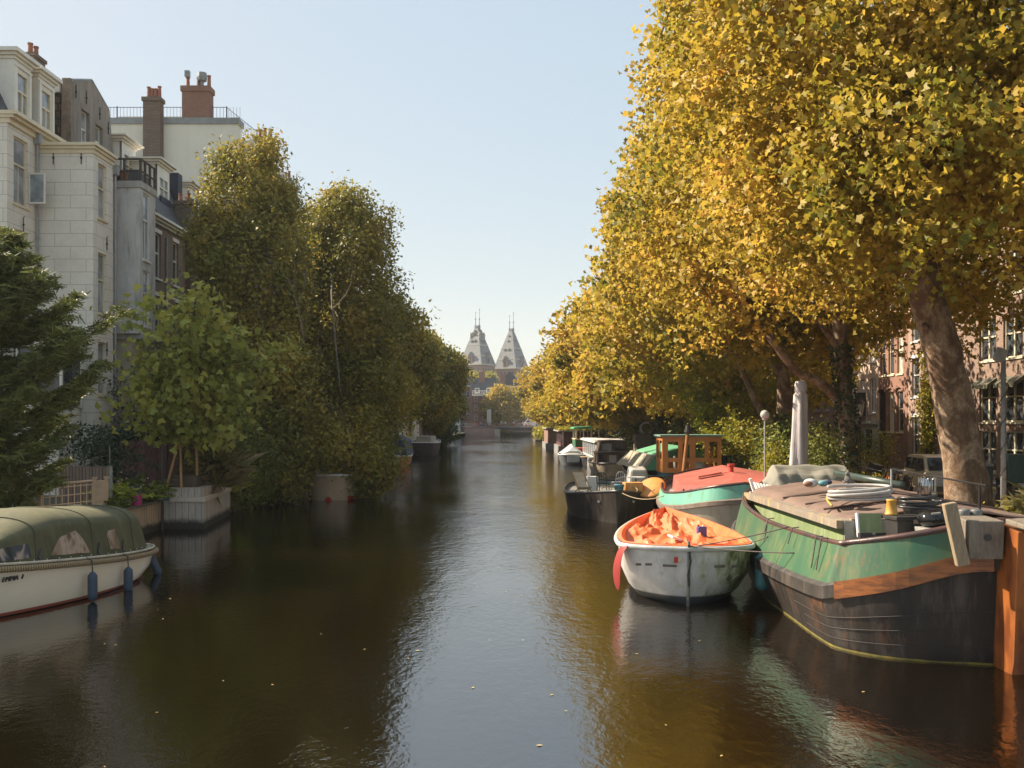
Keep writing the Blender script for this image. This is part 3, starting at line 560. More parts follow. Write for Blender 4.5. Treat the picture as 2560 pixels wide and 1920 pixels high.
rhouse('rose brick house with white windows beyond the tan one',78.02,90,14.5,BR2,[(79,80.4),(82,83.4),(85,86.4),(88,89.2)],[(1.8,4.0),(4.9,7.0),(8.0,10.0)],WHITE2,'double')
rhouse('pale pink house front glimpsed through the trees farther down the street',90.02,104,13.5,mt('pink_stucco',(.5,.36,.31),(.4,.3,.26),sc=.6),[(92,93.4),(95,96.4),(98,99.4),(101,102.4)],[(1.8,4.0),(4.9,7.0),(8.0,10.0)],WHITE2,'double')
rhouse('brown brick terrace block at the far end of the right street',104.02,150,14,BR1,[(106+k*4,107.4+k*4) for k in range(11)],[(1.8,4.0),(4.9,7.0),(8.0,10.0)],WHITE2,'double')
rhouse('dark brick terrace block nearest the camera, mostly outside the picture',20,37.98,14.5,BR1,[(22,23.6),(26,27.6),(30,31.6),(34,35.6)],[(1.5,3.55),(4.0,6.2),(7.1,9.2)],OL)
# ---------------- trees ----------------
GOLD=[(0,(.08,.11,.012)),(.24,(.19,.19,.02)),(.46,(.41,.305,.036)),(.68,(.56,.385,.055)),(.9,(.60,.32,.07)),(1,(.48,.13,.03))]
LM_GOLD=leafmat('plane_leaves',GOLD,.5,.3)
LM_BIRCH=leafmat('birch_leaves',[(0,(.09,.105,.02)),(.32,(.17,.175,.03)),(.6,(.31,.265,.045)),(.85,(.5,.36,.06)),(1,(.48,.25,.04))],.35,.3)
LM_DARK=leafmat('dark_leaves',[(0,(.04,.055,.015)),(.4,(.07,.095,.022)),(.75,(.14,.15,.03)),(1,(.22,.17,.03))],.3,.4)
LM_MAPLE=leafmat('young_maple_leaves',[(0,(.17,.20,.04)),(.5,(.34,.36,.07)),(.85,(.52,.46,.09)),(1,(.33,.2,.03))],.42,.5,nw=.3)
LM_YEW=leafmat('yew_needles',[(0,(.07,.08,.022)),(.5,(.15,.17,.04)),(.85,(.27,.27,.06)),(1,(.34,.22,.07))],.2,.7)
LM_IVY=leafmat('ivy_leaves',[(0,(.015,.035,.015)),(.5,(.03,.06,.025)),(1,(.07,.11,.05))],.15,.8,rough=.35)
LM_YEL=leafmat('yellow_shrub_leaves',[(0,(.10,.13,.012)),(.4,(.24,.23,.018)),(.8,(.42,.32,.02)),(1,(.5,.28,.03))],.42,.5)
LM_GRN=leafmat('green_shrub_leaves',[(0,(.08,.11,.022)),(.5,(.17,.21,.04)),(1,(.36,.33,.06))],.35,.6)
LM_FERN=leafmat('fern_leaves',[(0,(.16,.22,.03)),(.5,(.34,.38,.05)),(1,(.5,.46,.08))],.4,.5)
LM_GRASS=leafmat('dry_grass',[(0,(.10,.11,.03)),(.5,(.20,.17,.06)),(1,(.38,.28,.13))],.3,.9)
BK_PL=bark('plane_bark',(.20,.12,.07),(.34,.25,.17),(.12,.07,.04),1.1,(1,1,.7)); BK_BI=bark('birch_bark',(.30,.25,.2),(.2,.15,.11),(.08,.06,.05)); BK_DK=bark('dark_bark',(.07,.05,.035),(.11,.08,.055),(.045,.035,.025))
CAM=np.array([0,0,CZ])
def tocam(c):
    d=CAM-np.array(c); return d/np.linalg.norm(d)
def tree(name,label,cat,base,trunk,r0,r1,crowns,mat,kind,size,seed,barkm=BK_PL,group=None,nb=9,ns=4,spread=.35,droop=0,up=.4,hide=True,br0=.26,lo=-1,rough=.16,fill=.2,flare=1.35,extra=None,thin=None):
    """crowns: list of (centre,radii,n twigs,leaves per twig,flat)"""
    rng=np.random.default_rng(seed); t=T(name,label,cat,base,group)
    tr=cr([base]+trunk,5); n=len(tr); b=B(); rr=[]
    for k in range(n):
        f=k/(n-1); r=r0+(r1-r0)*f; r*=1+(flare-1)*max(0,1-f*7); rr.append(r*(1+rng.uniform(-.04,.04)))
    tr=[p+Vector(rng.normal(size=3)*r0*.04) for p in tr]; b.tube(tr,rr,14); trunk_b=b
    Q=[];V=[];O=[];TW=[]
    for c in crowns:
        q,tv,o,tw=crown_pts(rng,c[0],c[1],c[2],c[3],spread,rough=rough,flat=c[4] if len(c)>4 else None,droop=droop,face=tocam(c[0]) if hide else None,lo=lo,fill=fill); Q.append(q);V.append(tv);O.append(o);TW.append(tw)
    Q=np.vstack(Q);V=np.concatenate(V);O=np.vstack(O);TW=np.vstack(TW)
    if thin: m=~((Q[:,0]>thin[0])&(Q[:,2]>thin[1])&(rng.random(len(Q))>thin[2])); Q=Q[m];V=V[m];O=O[m]
    branches(trunk_b,rng,tr[int(n*.72)],tr[-1],TW,nb,ns,br0); o=trunk_b.put('trunk',barkm,t,smooth=True)
    v=np.clip(.55*V+.45*rng.random(len(V)),0,1)
    leaves('crown',Q,size,kind,mat,t,rng,up=up,v=v,out=O*.5)
    if extra: extra(t,rng)
    return t
g='plane trees along the right quay'
PX=13.0
tree('plane_tree','largest golden plane tree with the thick leaning mottled trunk by the parked car','tree',(12.95,27,1),[(12.6,27,3.5),(12.1,27,6),(11.6,27,8),(11.6,27.3,11),(11.9,27.5,14.5)],.58,.36,
 [((12.9,27.3,15),(8.9,9,9.6),9500,20,7.2),((13.5,25.5,10.0),(8.5,7,4),3000,15,6.9),((16.5,27,16),(7,8,8),1200,12)],LM_GOLD,'lobed',.17,1,group=g,nb=24,ns=9,br0=.34,flare=1.25,hide=True,lo=-.75,spread=.27,rough=.2,fill=.24)
tree('plane_tree','golden plane tree with ivy on its trunk, standing left of the street lamp','tree',(13.1,37.6,1),[(13.1,37.6,4),(12.9,37.6,7),(12.6,37.6,10),(12.9,38,13)],.34,.22,
 [((12.7,38,13.6),(8.0,8,7.4),5600,17,7.0)],LM_GOLD,'lobed',.205,2,group=g,nb=14,ns=7,br0=.25,lo=-.8,spread=.3,rough=.17,fill=.24,thin=(12.6,9.5,.3))
tree('plane_tree','golden plane tree with forked trunk just left of the white closed parasol','tree',(13.2,46.5,1),[(13.2,46.5,4),(13.1,46.5,6.5),(12.6,46.5,8.5),(11.5,46.6,11)],.40,.24,
 [((12.6,47,12.4),(8.1,8,6.9),4000,15,6.6)],LM_GOLD,'lobed',.26,3,group=g,nb=12,ns=6,br0=.28,lo=-.85,spread=.32,rough=.18,fill=.24,thin=(11.5,9,.22))
# ivy on two trunks, heavy low limbs
def limb(par_,pts,r0,r1,mat=BK_PL):
    p=cr(pts,5); B().tube(p,[r0+(r1-r0)*k/(len(p)-1) for k in range(len(p))],9).put('limb',mat,par_,smooth=True)
def ivy(par_,pts,r,n,seed,size=.16):
    rng=np.random.default_rng(seed); p=np.array([list(q) for q in cr(pts,8)]); i=rng.integers(0,len(p)-1,n); t=rng.random(n)[:,None]; c=p[i]*(1-t)+p[i+1]*t; a=rng.random(n)*2*PI
    o=np.stack([np.cos(a),np.sin(a),0*a],1); c=c+o*r*rng.uniform(.9,1.35,n)[:,None]; leaves('ivy',c,size,'leaf',LM_IVY,par_,rng,up=.2,out=o)
TR=[o for o in COL.objects if o.name.startswith('plane_tree')]
limb(TR[1],[(13.1,37.6,4.6),(12.0,37.6,5.6),(11.1,37.5,6.0),(10.0,37.5,7.4)],.2,.13); limb(TR[1],[(12.95,37.6,6.6),(12.2,37.4,7.6),(11.3,37.3,8.8)],.15,.08)
ivy(TR[1],[(13.1,37.6,1.2),(13.1,37.6,4),(12.9,37.6,7)],.36,1500,11)
limb(TR[2],[(13.2,46.5,3.6),(12.0,46.3,4.6),(11.3,46.2,6.0),(10.3,46,8.2)],.2,.12); limb(TR[2],[(13.1,46.5,6.0),(12.2,46.4,8),(11.8,46.2,10)],.22,.1); limb(TR[2],[(13.1,46.5,6.4),(12.9,46,8),(12.0,45.6,9.6)],.16,.1)
ivy(TR[2],[(13.25,46.5,1.2),(13.2,46.5,4.4)],.43,1500,12)
limb(TR[0],[(12.2,26.9,5.4),(11.75,26.7,6.3),(11.35,26.5,6.7)],.16,.07)
tree('plane_tree','golden plane tree whose trunk stands behind the dark evergreens, fourth of the row','tree',(13,57,1),[(13,57,5),(12.7,57,8),(12.5,57,11)],.36,.22,
 [((12.6,57,9.8),(8.0,8,6.0),3000,13,5.2)],LM_GOLD,'lobed',.29,4,group=g,nb=7,ns=3,thin=(11,7.5,.22))
far=tree('plane_tree','golden plane tree fifth in the row, above the brown cabin boat','tree',(13,68,1),[(13,68,4.5),(12.8,68,7),(12.6,68,10)],.34,.2,
 [((12.6,68,9.6),(8.0,8,6.3),3000,12,5.2),((8.0,68,7.2),(3.4,6,2.6),800,12)],LM_GOLD,'leaf',.46,5,group=g,nb=6,ns=2,hide=False,thin=(13,8,.4))
far2=tree('plane_tree','golden plane tree sixth in the row, above the green and red tug','tree',(13,81,1),[(13,81,4.5),(12.8,81,7),(12.6,81,10)],.34,.2,
 [((12.4,81,9.6),(8.3,7.5,6.8),2800,12,4.6),((8.2,81,6.6),(3.6,6,2.8),800,12)],LM_GOLD,'leaf',.5,6,group=g,nb=6,ns=2,hide=False)
fl=['seventh in the row','eighth in the row','ninth in the row','tenth in the row','eleventh in the row','twelfth in the row','thirteenth in the row','last of the row by the far bridge']
for k,(x,y,s,z) in enumerate([(13,95,1,1.0),(13,108,.98,.98),(12.8,122,1.0,1.02),(12.6,137,1.02,1),(12.3,155,1.04,1.0),(12.0,178,1.08,1.02),(13.2,205,1.1,1.05),(14.6,238,1.1,1.0)]):
    clone((far,far2)[k%2],dl=(x,y,1),rz=.25*sin(k*2.1),sc=(s,s,z),label='golden plane tree, '+fl[k]+' along the right quay')
# left trees
g='birches leaning over the left water'
tree('birch_tree','tall bushy birch with golden sunlit top, in front of the blank gable','tree',(-13.6,47,1),[(-13.4,47.2,5),(-13.2,47.5,9),(-13,48,15)],.22,.1,
 [((-13.2,48,15.0),(2.2,2.2,2.6),620,22),((-12.9,48,11.5),(3.1,2.8,3.9),1200,20),((-13.4,47.5,7.2),(3.4,2.8,3.8),1200,20),((-11.3,48,15.4),(.8,.8,1.2),110,20),((-15.0,48,13.2),(1.3,1.4,2.2),250,20),((-11.6,47,4.6),(2.2,2.4,3.2),700,20),((-12.2,48,17.6),(.8,.8,.9),110,20),((-14.2,48,17.2),(.8,.8,1.0),110,20)],
 LM_BIRCH,'leaf',.2,21,BK_BI,g,nb=12,ns=5,spread=.26,droop=.3,br0=.1,rough=.3,fill=.28)
tree('birch_tree','broad dark birch hanging down to the water, right of the taller one','tree',(-11.6,55,.8),[(-11,55,5),(-10.4,55,9),(-9.8,55,15)],.22,.08,
 [((-9.4,55,14.6),(2.1,2.2,2.7),560,22),((-8.9,55,10.6),(2.9,2.8,4.0),1300,20),((-9.2,54.5,6.2),(3.6,3.0,4.6),1900,20),((-8.3,51,2.3),(2.2,2.0,2.4),1300,20,.15),((-11.0,47.0,2.2),(1.0,.9,1.7),420,18,.4),((-9.8,47.3,3.3),(1.7,.8,1.1),380,18),((-11.8,55,10.5),(1.4,1.8,3.0),420,20),((-10.0,55,16.6),(1.3,1.2,1.1),220,20),((-11.5,55,13.8),(1.7,1.9,2.6),520,20),((-7.6,55,15.2),(.9,.9,1.3),140,20),((-11.8,54,4.0),(2.6,2.6,3.6),800,20)],
 LM_BIRCH,'leaf',.21,22,BK_BI,g,nb=12,ns=5,spread=.27,droop=.32,br0=.1,rough=.3,fill=.28)
k3=tree('broadleaf_tree','dark green tree overhanging the water beyond the birches','tree',(-13.6,72,1),[(-13,72,5),(-12.5,72,9),(-12,72,12)],.25,.1,
 [((-9.0,72,10.8),(2.1,2.6,2.7),420,15),((-11.0,72,9.2),(3.2,3.5,4.8),1100,15),((-11.8,72,5.4),(2.4,3.2,3.2),700,15,3.0)],LM_BIRCH,'leaf',.34,23,BK_DK,'trees along the left bank',nb=6,ns=3,spread=.4,droop=.3,rough=.3,hide=False)
k4=tree('broadleaf_tree','yellow-topped dark tree above the white waterside house','tree',(-14.5,90,1),[(-13.5,90,5),(-13,90,9),(-12.5,90,12)],.25,.1,
 [((-9.4,90,10.4),(2.2,2.6,2.8),380,15),((-11.6,90,9.6),(3.4,4,4.8),1100,15),((-12.2,88,7.0),(2.8,3.2,2.6),500,15,5.0)],LM_BIRCH,'leaf',.4,24,BK_DK,'trees along the left bank',nb=6,ns=3,spread=.45,droop=.3,rough=.3,hide=False)
for k,(x,y,s,src,l) in enumerate([(-13.2,118,1.0,k4,'dark tree rising behind the white waterside house'),(-13.6,140,1.05,k3,'dark willow-like tree hanging to the water in the middle distance'),(-14.2,162,1.0,k4,'dark tree with drooping skirts beside the far dark boat'),(-14.0,178,1.05,k3,'dark tree trailing in the water, before the last one on the left'),(-14.8,205,1.0,k3,'last dark tree on the left bank before the far bridge')]):
    clone(src,dl=(x,y,1),rz=.6*k,sc=s,label=l)
rngT=np.random.default_rng(77)
# young staked maple in planter
mp=tree('young_maple','young round green maple tied to wooden stakes in the quay planter','tree',(-12.75,37.2,1.3),[(-12.75,37.2,2.6),(-12.5,37.2,4.5),(-12.3,37.2,7.6)],.06,.03,
 [((-12.2,37.2,6.1),(2.3,2.1,2.5),330,11),((-12.7,37.2,4.7),(2.5,2.0,1.5),220,11)],LM_MAPLE,'lobed',.30,31,BK_DK,nb=14,ns=5,spread=.36,br0=.04,rough=.5,fill=.34,flare=1)
# conifer: sweeping branches with needle sprays
def conifer():
    rng=np.random.default_rng(41); base=Vector((-16.3,29,1)); t=T('yew_tree','big dark feathery yew with upswept branches at the left edge','tree',base)
    b=B(); b.tube([base,(-16.5,29,6),(-16.5,29,10.3)],[.25,.18,.04],10); C=[];D=[];V=[]
    for k in range(330):
        h=rng.uniform(.3,10.0); a=rng.uniform(0,2*PI); L=np.interp(h,[0,.7,3.0,4.6,6.2,8.4,10],[2.2,2.6,3.4,4.3,3.2,1.8,.7])*rng.uniform(.72,1.08)
        s=Vector((-16.45,29,1+h*.86)); d=Vector((cos(a),sin(a),0))
        if d.y>.75: continue
        e=s+d*L+Vector((0,0,L*rng.uniform(.15,.75))); m=s.lerp(e,.5)-Vector((0,0,L*.12)); p=cr([s,m,e],6); b.tube(p,[.035*(1-.8*i/12) for i in range(len(p))],5,False)
        tv=rng.random()
        for i in range(2,len(p)):
            n2=int(5*(1.1-.35*i/len(p)))+3
            for j in range(n2):
                q=p[i-1].lerp(p[i],rng.random()); sd=(d.cross(Vector((0,0,1)))*(1 if rng.random()<.5 else -1)*rng.uniform(.5,1.1)+d*rng.uniform(.5,1.1)+Vector((0,0,rng.uniform(-.1,.4)))).normalized(); l2=rng.uniform(.3,.75)*(1.15-.5*i/len(p))
                nn=int(l2*24)
                for u in np.linspace(.05,1,nn): 
                    w_=sd*l2*u+Vector((0,0,-.10*u*u)); s3=sd.cross(Vector((0,0,1))).normalized()*(1 if int(u*nn)%2 else -1)
                    C.append(q+w_+s3*.05); dd=(sd*.8+s3*.8+Vector(rng.normal(size=3))*.25); D.append(dd); V.append(.5*tv+.5*rng.random())
    b.put('trunk',BK_DK,t,smooth=True); C=np.array([list(c) for c in C]); D=np.array([list(c) for c in D]); leaves('foliage',C,.25,'needle',LM_YEW,t,rng,up=.8,dirs=D,v=np.array(V))
conifer()
def shrub(name,label,c,r,ntw,nl,mat,kind,size,seed,group=None,cat='shrub',flat=None,spread=.2,droop=.1,stem=True,rough=.3):
    rng=np.random.default_rng(seed); zb=max(c[2]-r[2],.2); t=T(name,label,cat,(c[0],c[1],zb),group)
    q,tv,o,tw=crown_pts(rng,c,r,ntw,nl,spread,rough=rough,flat=flat,droop=droop,fill=.3,face=tocam(c)); v=np.clip(.5*tv+.5*rng.random(len(q)),0,1)
    leaves('foliage',q,size,kind,mat,t,rng,v=v,out=o*.5)
    if stem:
        b=B()
        for k in range(7):
            e=Vector(tw[rng.integers(len(tw))]); s=Vector((c[0]+rng.normal()*.12,c[1]+rng.normal()*.12,zb-.05)); b.tube(cr([s,s.lerp(e,.5)+Vector((0,0,.2)),e],3),[.04,.03,.025,.02,.015,.012,.01][:7],5)
        b.put('stems',BK_DK,t)
    return t
# left bank bushes
G='bushes on the left quay'
shrub('bush','dark bush between the young maple and the first birch, spilling over the quay',(-13.0,43.5,2.8),(2.2,2.4,2.3),600,14,LM_GRN,'leaf',.17,51,G,flat=.6)
shrub('bush','low green bush hanging over the quay wall right of the planter',(-12.3,44.5,1.5),(1.1,2.0,1.3),340,14,LM_GRN,'leaf',.15,52,G,flat=.35,droop=.3)
shrub('bush','large dark bush under the first birch at the water edge',(-12.3,49,2.2),(1.8,2.6,2.4),500,14,LM_DARK,'leaf',.18,53,G,flat=.3,droop=.3)
shrub('bush','grey-brown twiggy bush beside the first birch',(-13.9,45.5,5.2),(1.6,1.6,2.1),260,10,leafmat('dry_leaves',[(0,(.12,.08,.05)),(.6,(.25,.18,.12)),(1,(.35,.27,.2))],.3),'leaf',.12,54,G,spread=.3)
shrub('bush','tall dark bush against the house wall behind the red-brown fence',(-16.2,43.5,3.6),(2.2,1.6,2.8),420,14,LM_DARK,'leaf',.17,55,G)
shrub('bush','dark bushy growth at the water between the second birch and the white house',(-12.3,64,2.6),(2.0,3.6,3.2),420,14,LM_DARK,'leaf',.28,56,G,flat=.4,droop=.3)
shrub('bush','dark trailing bush at the far left waterline',(-11.8,160,3.2),(2.6,8,3.6),420,14,LM_DARK,'leaf',.5,57,G,flat=.4,spread=.5)
shrub('ivy_hedge','dense ivy hanging over the top of the red-brown fence','%s'and(-15.6,39.2,3.35),(3.4,.4,.62),560,12,LM_IVY,'leaf',.15,58,None,'ivy',stem=False,droop=.15)
shrub('ivy_hedge','ivy mass beside the grey picket fence under the yew',(-15.4,36.3,2.5),(1.1,.8,1.1),260,12,LM_IVY,'leaf',.15,59,None,'ivy',stem=False)
# right bank shrubs
G='shrubs on the right quay'
shrub('shrub','yellow-green shrub tree behind the red-roofed barge',(11.9,53,4.9),(2.2,2.2,2.8),800,14,LM_YEL,'leaf',.19,61,G)
shrub('shrub','mixed green and yellow hedge bush behind the orange wooden wheelhouse',(12.0,48.5,2.6),(2.3,2.0,1.9),560,14,LM_YEL,'leaf',.18,62,G)
shrub('shrub','dark evergreen shrub behind the life rings',(12.4,68,4.2),(2.6,3,3.6),620,14,LM_DARK,'leaf',.3,63,G)
shrub('shrub','tall dark evergreen shrub left of the yellow one',(12.6,60.5,4.6),(2.3,2.5,3.9),620,14,LM_DARK,'leaf',.26,64,G)
shrub('shrub','light green shrub behind the long white deckhouse',(11.4,78,3.2),(2.4,3,2.6),460,14,LM_GRN,'leaf',.3,65,G)
shrub('shrub','light-leaved laurel bush behind the foot of the white parasol',(11.55,36.0,2.2),(1.0,1.0,1.4),480,12,leafmat('laurel',[(0,(.05,.085,.015)),(.5,(.16,.18,.035)),(1,(.34,.30,.06))],.3,.8),'leaf',.15,66,G)
shrub('shrub','dark bush filling the gap under the forked plane tree',(12.6,43,2.6),(1.6,1.5,1.9),420,13,LM_GRN,'leaf',.17,67,G)
shrub('shrub','brownish hedge bush just left of the white parasol',(11.9,41.6,1.9),(1.5,1.2,1.1),300,13,LM_YEL,'leaf',.15,68,G)
shrub('shrub','spindly yellow-green bush at the foot of the street lamp',(16.1,43.8,1.7),(.9,.8,.9),160,12,LM_YEL,'leaf',.14,69,G,spread=.3)
shrub('shrub','low yellow bush in the verge beside the parked bicycles',(13.8,38.2,1.35),(1.0,.9,.5),180,12,LM_YEL,'leaf',.13,70,G)
shrub('shrub','small leafy bush by the grey stucco doorway across the street',(22.6,63.5,2.3),(.8,.9,1.4),180,12,LM_GRN,'leaf',.2,71,G)
shrub('creeper','yellow-green creeper climbing the brown brick house front',(23.75,54.9,4.6),(.25,.5,3.4),330,12,LM_YEL,'leaf',.2,72,None,'creeper',droop=.3)
shrub('shrub','pale rose bush in front of the red brick house',(22.6,58.5,2.3),(.7,.9,1.3),130,10,LM_YEL,'leaf',.17,73,G,spread=.3)
shrub('shrub','far yellow bush at the waterline by the last houseboat',(9.2,165,2.6),(3.4,8,2.6),420,13,LM_YEL,'leaf',.6,74,G,spread=.5)
shrub('shrub','green bushes on the floating garden at the far right',(6.9,205,1.7),(2.2,9,1.3),300,13,LM_YEL,'leaf',.6,75,G,spread=.4)
shrub('shrub','overgrown green bank behind the dark red houseboat',(11.2,104,2.6),(2.4,6,2.3),420,13,LM_GRN,'leaf',.36,76,G)
# ---------------- left garden and quay ----------------
WPL=planks('weathered_planks',(.62,.45,.30),(.5,.36,.24),.22,dirt=(.035,.03,.02),dz=.45); WPG=planks('grey_planks',(.58,.50,.42),(.46,.40,.34),.24,dirt=(.03,.025,.02),dz=.5)
b=B(); pts=[(-13.1,-30),(-13.1,36.0)]
b.box(-13.4,-13.1,-30,35.95,-1,1.02); b.put('quay_wall',WPL); top(COL.objects[-1],'weathered stained timber quay wall below the left garden','quay wall')
b=B(); b.box(-13.7,-13.0,-30,35.9,1.02,1.1); top(b.put('quay_edge',mt('mossy_edge',(.17,.14,.10),(.10,.10,.05),sc=2.5,bm=.8)),'crumbling mossy edging on the left garden quay','quay edge')
b=B(); b.box(-13.4,-12.55,41.6,104,-1,.95); b.box(-13.15,-12.7,36,41.6,-1,1.0); top(b.put('quay_wall',mt('concrete_quay',(.30,.23,.16),(.2,.15,.11),sc=1,dirt=(.06,.05,.035),bm=.5)),'tan concrete quay wall behind the bushes under the birches','quay wall')
# planter
t=T('quay_planter','big grey timber quay planter box jutting into the canal','planter',(-12.2,38,0))
b=B(); b.prism([(-13.0,35.85),(-11.5,35.82),(-12.15,41.4),(-13.0,41.4)],'z',-.6,1.02); b.put('box_wall',WPG,t)
b=B(); b.prism([(-13.05,35.79),(-11.44,35.76),(-12.1,41.46),(-13.05,41.46)],'z',1.024,1.19); b.put('rail',mt('grey_timber2',(.62,.52,.42),(.5,.41,.33),sc=3,stretch=(3,3,1)),t)
b=B(); b.prism([(-12.98,35.87),(-11.6,35.85),(-12.2,41.3),(-12.98,41.3)],'z',1.194,1.52); b.put('upper_wall',WPG,t)
b=B(); b.prism([(-12.9,36.5),(-12.0,36.5),(-12.4,40.6),(-12.9,40.6)],'z',1.3,1.95); b.put('inner_wall',mt('dark_timber',(.1,.075,.055),(.07,.05,.04),sc=3),t)
b=B()
STK=mt('stake_wood',(.42,.24,.10),(.34,.19,.08),sc=4)
for s in(((-12.95,35.95,1.5),(-12.75,37,3.6)),((-12.4,36.0,1.5),(-12.8,37,3.7)),((-12.1,36.9,1.9),(-12.3,37.4,3.6))):
    top(B().tube(s,.05,7).put('tree_stake',STK),{0:'left pale wooden stake holding the young maple',1:'slanting pale wooden stake right of the other under the young maple',2:'thin wooden stake farther back under the young maple'}[[-12.95,-12.4,-12.1].index(s[0][0])],'stake','maple stakes')
def grass_tuft(name,label,c,n,h,r,mat,seed,cat='grass clump',lean=.8):
    rng=np.random.default_rng(seed); C=np.array(c)+rng.normal(size=(n,3))*np.array([.12,.12,0])*r/.5; D=rng.normal(size=(n,3))*lean*.5; D[:,2]=1
    # two joined blades: lower and drooping upper
    t=T(name,label,cat,c); s=rng.uniform(.7,1.2,n)*h
    D/=np.linalg.norm(D,axis=1)[:,None]; leaves('blades',C,s*.8,'blade',mat,t,rng,up=0,dirs=D)
    C2=C+D*s[:,None]*.6; D2=D.copy(); D2[:,:2]*=3; D2[:,2]*=.15; leaves('blade_tips',C2,s*.6,'blade',mat,t,rng,up=0,dirs=D2); return t
grass_tuft('grass_clump','tall pampas-like grass clump with pale plumes on the quay planter',(-12.0,38.8,1.5),700,1.5,.9,LM_GRASS,81)
grass_tuft('grass_clump','low green grass clump at the end of the planter',(-12.5,41.8,1.0),300,.9,.9,LM_FERN,82)
grass_tuft('dead_plant','bleached dead reeds in the pot near the right edge',(14.05,25.2,1.35),260,1.0,.6,LM_GRASS,83,'dry plant',.5)
shrub('flower_bush','small dark bush dotted with pale flowers in the planter',(-12.4,39.2,2.2),(.55,.9,.7),160,12,LM_DARK,'leaf',.11,84,None,'shrub')
b=B(); rr=random.Random(5)
for k in range(26): b.ball((-12.4+rr.uniform(-.6,.6),38.6+rr.uniform(-.7,.3),2.2+rr.uniform(-.5,.75)),.03,6,4)
tag(b.put('white_blossoms',mt('blossom',(.75,.72,.68))),'tiny white blossoms over the flower bush in the planter','blossoms',kind='stuff')
# fences
FR=planks('redbrown_boards',(.15,.06,.05),(.10,.045,.042),.22,rough=.7); b=B()
for k in range(14): x=-15.75+k*.215; b.box(x,x+.2,38.5+.03*(k%2),38.54+.03*(k%2),1.0,3.25)
t=T('board_fence','dark red-brown vertical board fence under the ivy','fence',(-14.3,38.5,1)); b.put('boards',FR,t); b=B(); b.box(-15.8,-12.7,38.6,38.68,1.5,1.6); b.box(-15.8,-12.7,38.6,38.68,2.7,2.8); b.put('rails',FR,t)
t=T('picket_fence','grey weathered picket fence left of the tall pole','fence',(-15.2,34,1)); b=B()
for k in range(24): x=-16.1+k*.085; b.box(x,x+.07,34.2-k*.03,34.23-k*.03,1.0,2.42+.02*(k%3))
b.put('pickets',planks('picket_grey',(.36,.29,.26),(.28,.22,.2),.09),t); b=B(); b.tube([(-16.1,34.28,1.7),(-14.1,33.6,1.75)],.03,5); b.put('rail',DWOOD,t)
PALE=mt('pale_timber',(.66,.49,.34),(.55,.4,.28),sc=3,stretch=(1,1,3)); b=B()
t=T('trellis_gate','pale timber trellis fence with square grid and post caps above the green canopy boat','fence',(-14.6,30.5,1)); 
for k in range(9): u=k/8; b.obox((-14.75+.85*u,30.2+1.6*u,1.5),(.025,.04,.95))
for k in range(4): b.obox((-14.33,31.0,1.1+k*.27),(1.75*.53,.03,.03),(0,0,math.atan2(1.6,.85))) if False else b.tube([(-14.75,30.2,1.08+k*.27),(-13.9,31.8,1.12+k*.27)],.018,4)
b.put('grid',PALE,t); b=B()
for x,y in((-14.8,30.1),(-13.87,31.9),(-13.6,32.2)): b.box(x-.05,x+.05,y-.05,y+.05,.95,2.12); b.box(x-.07,x+.07,y-.07,y+.07,2.12,2.17)
for p in b and[0]: pass
b.tube([(-14.75,30.2,2.02),(-13.9,31.8,2.06)],.035,4); b.box(-13.84,-13.62,31.92,32.2,1,2.05); b.put('posts',PALE,t)
b=B(); b.tube([(-15.5,29.2,2.0),(-14.85,30.1,2.05)],.03,4)
for k in range(8): u=k/7; b.obox((-15.6+.75*u,29.1+1.0*u,1.5),(.07,.03,.9))
b.tube([(-15.2,29.6,1.1),(-14.9,30.05,1.95)],.03,4); b.put('gate_panel',PALE,t)
t=B().tube([(-13.62,32.6,.9),(-13.62,32.6,2.5)],.055,8).tube([(-13.66,32.6,2.5),(-13.66,32.6,3.2)],.012,5).put('fence_pole',PIPE); top(t,'tall grey metal pole between the trellis and the ferns','pole')
# ferns, plants, pots in the garden bed
def fern(label,c,n,L,mat,seed,cat='fern',size=.13,name='fern'):
    rng=np.random.default_rng(seed); t=T(name,label,cat,c,'garden bed plants'); C=[];D=[];V=[]
    for k in range(n):
        a=rng.uniform(0,2*PI); el=rng.uniform(.5,1.2); l=L*rng.uniform(.7,1.1); v=rng.random()
        for u in np.linspace(.12,1,22):
            r=l*u*cos(el)*(1+.3*u); z=l*u*sin(el)-.45*l*u*u; p=Vector(c)+Vector((cos(a)*r,sin(a)*r,z)); s=Vector((-sin(a),cos(a),0))
            for sg in(-1,1): C.append(p+s*sg*size*.45*(1.15-u)); D.append(s*sg+Vector((cos(a)*.4,sin(a)*.4,-.15))); V.append(.5*v+.5*rng.random())
    leaves('fronds',np.array([list(q) for q in C]),np.array([size*(1.25-u) for k in range(n) for u in np.linspace(.12,1,22) for s in(0,1)])*1.3,'leaf',mat,t,rng,up=1.2,dirs=np.array([list(q) for q in D]),v=np.array(V)); return t
fern('yellow-green fern in the garden bed beside the grey pole',(-13.55,33.4,1.15),34,1.45,LM_FERN,91,size=.26)
fern('green fern at the back of the garden bed against the red-brown fence',(-13.9,35.6,1.2),34,1.7,LM_GRN,92,size=.26)
fern('arching green fern right of the pink flower pot',(-13.25,35.0,1.1),30,1.35,LM_GRN,93,size=.22)
fern('broad-leaved grey-green plant in front of the yellow fern',(-13.35,32.4,1.1),16,.8,LM_GRN,94,'plant',.26,'leafy_plant')
fern('tall dark green fern in the corner of the red-brown fence',(-13.0,36.9,1.2),18,1.1,LM_DARK,95,size=.2)
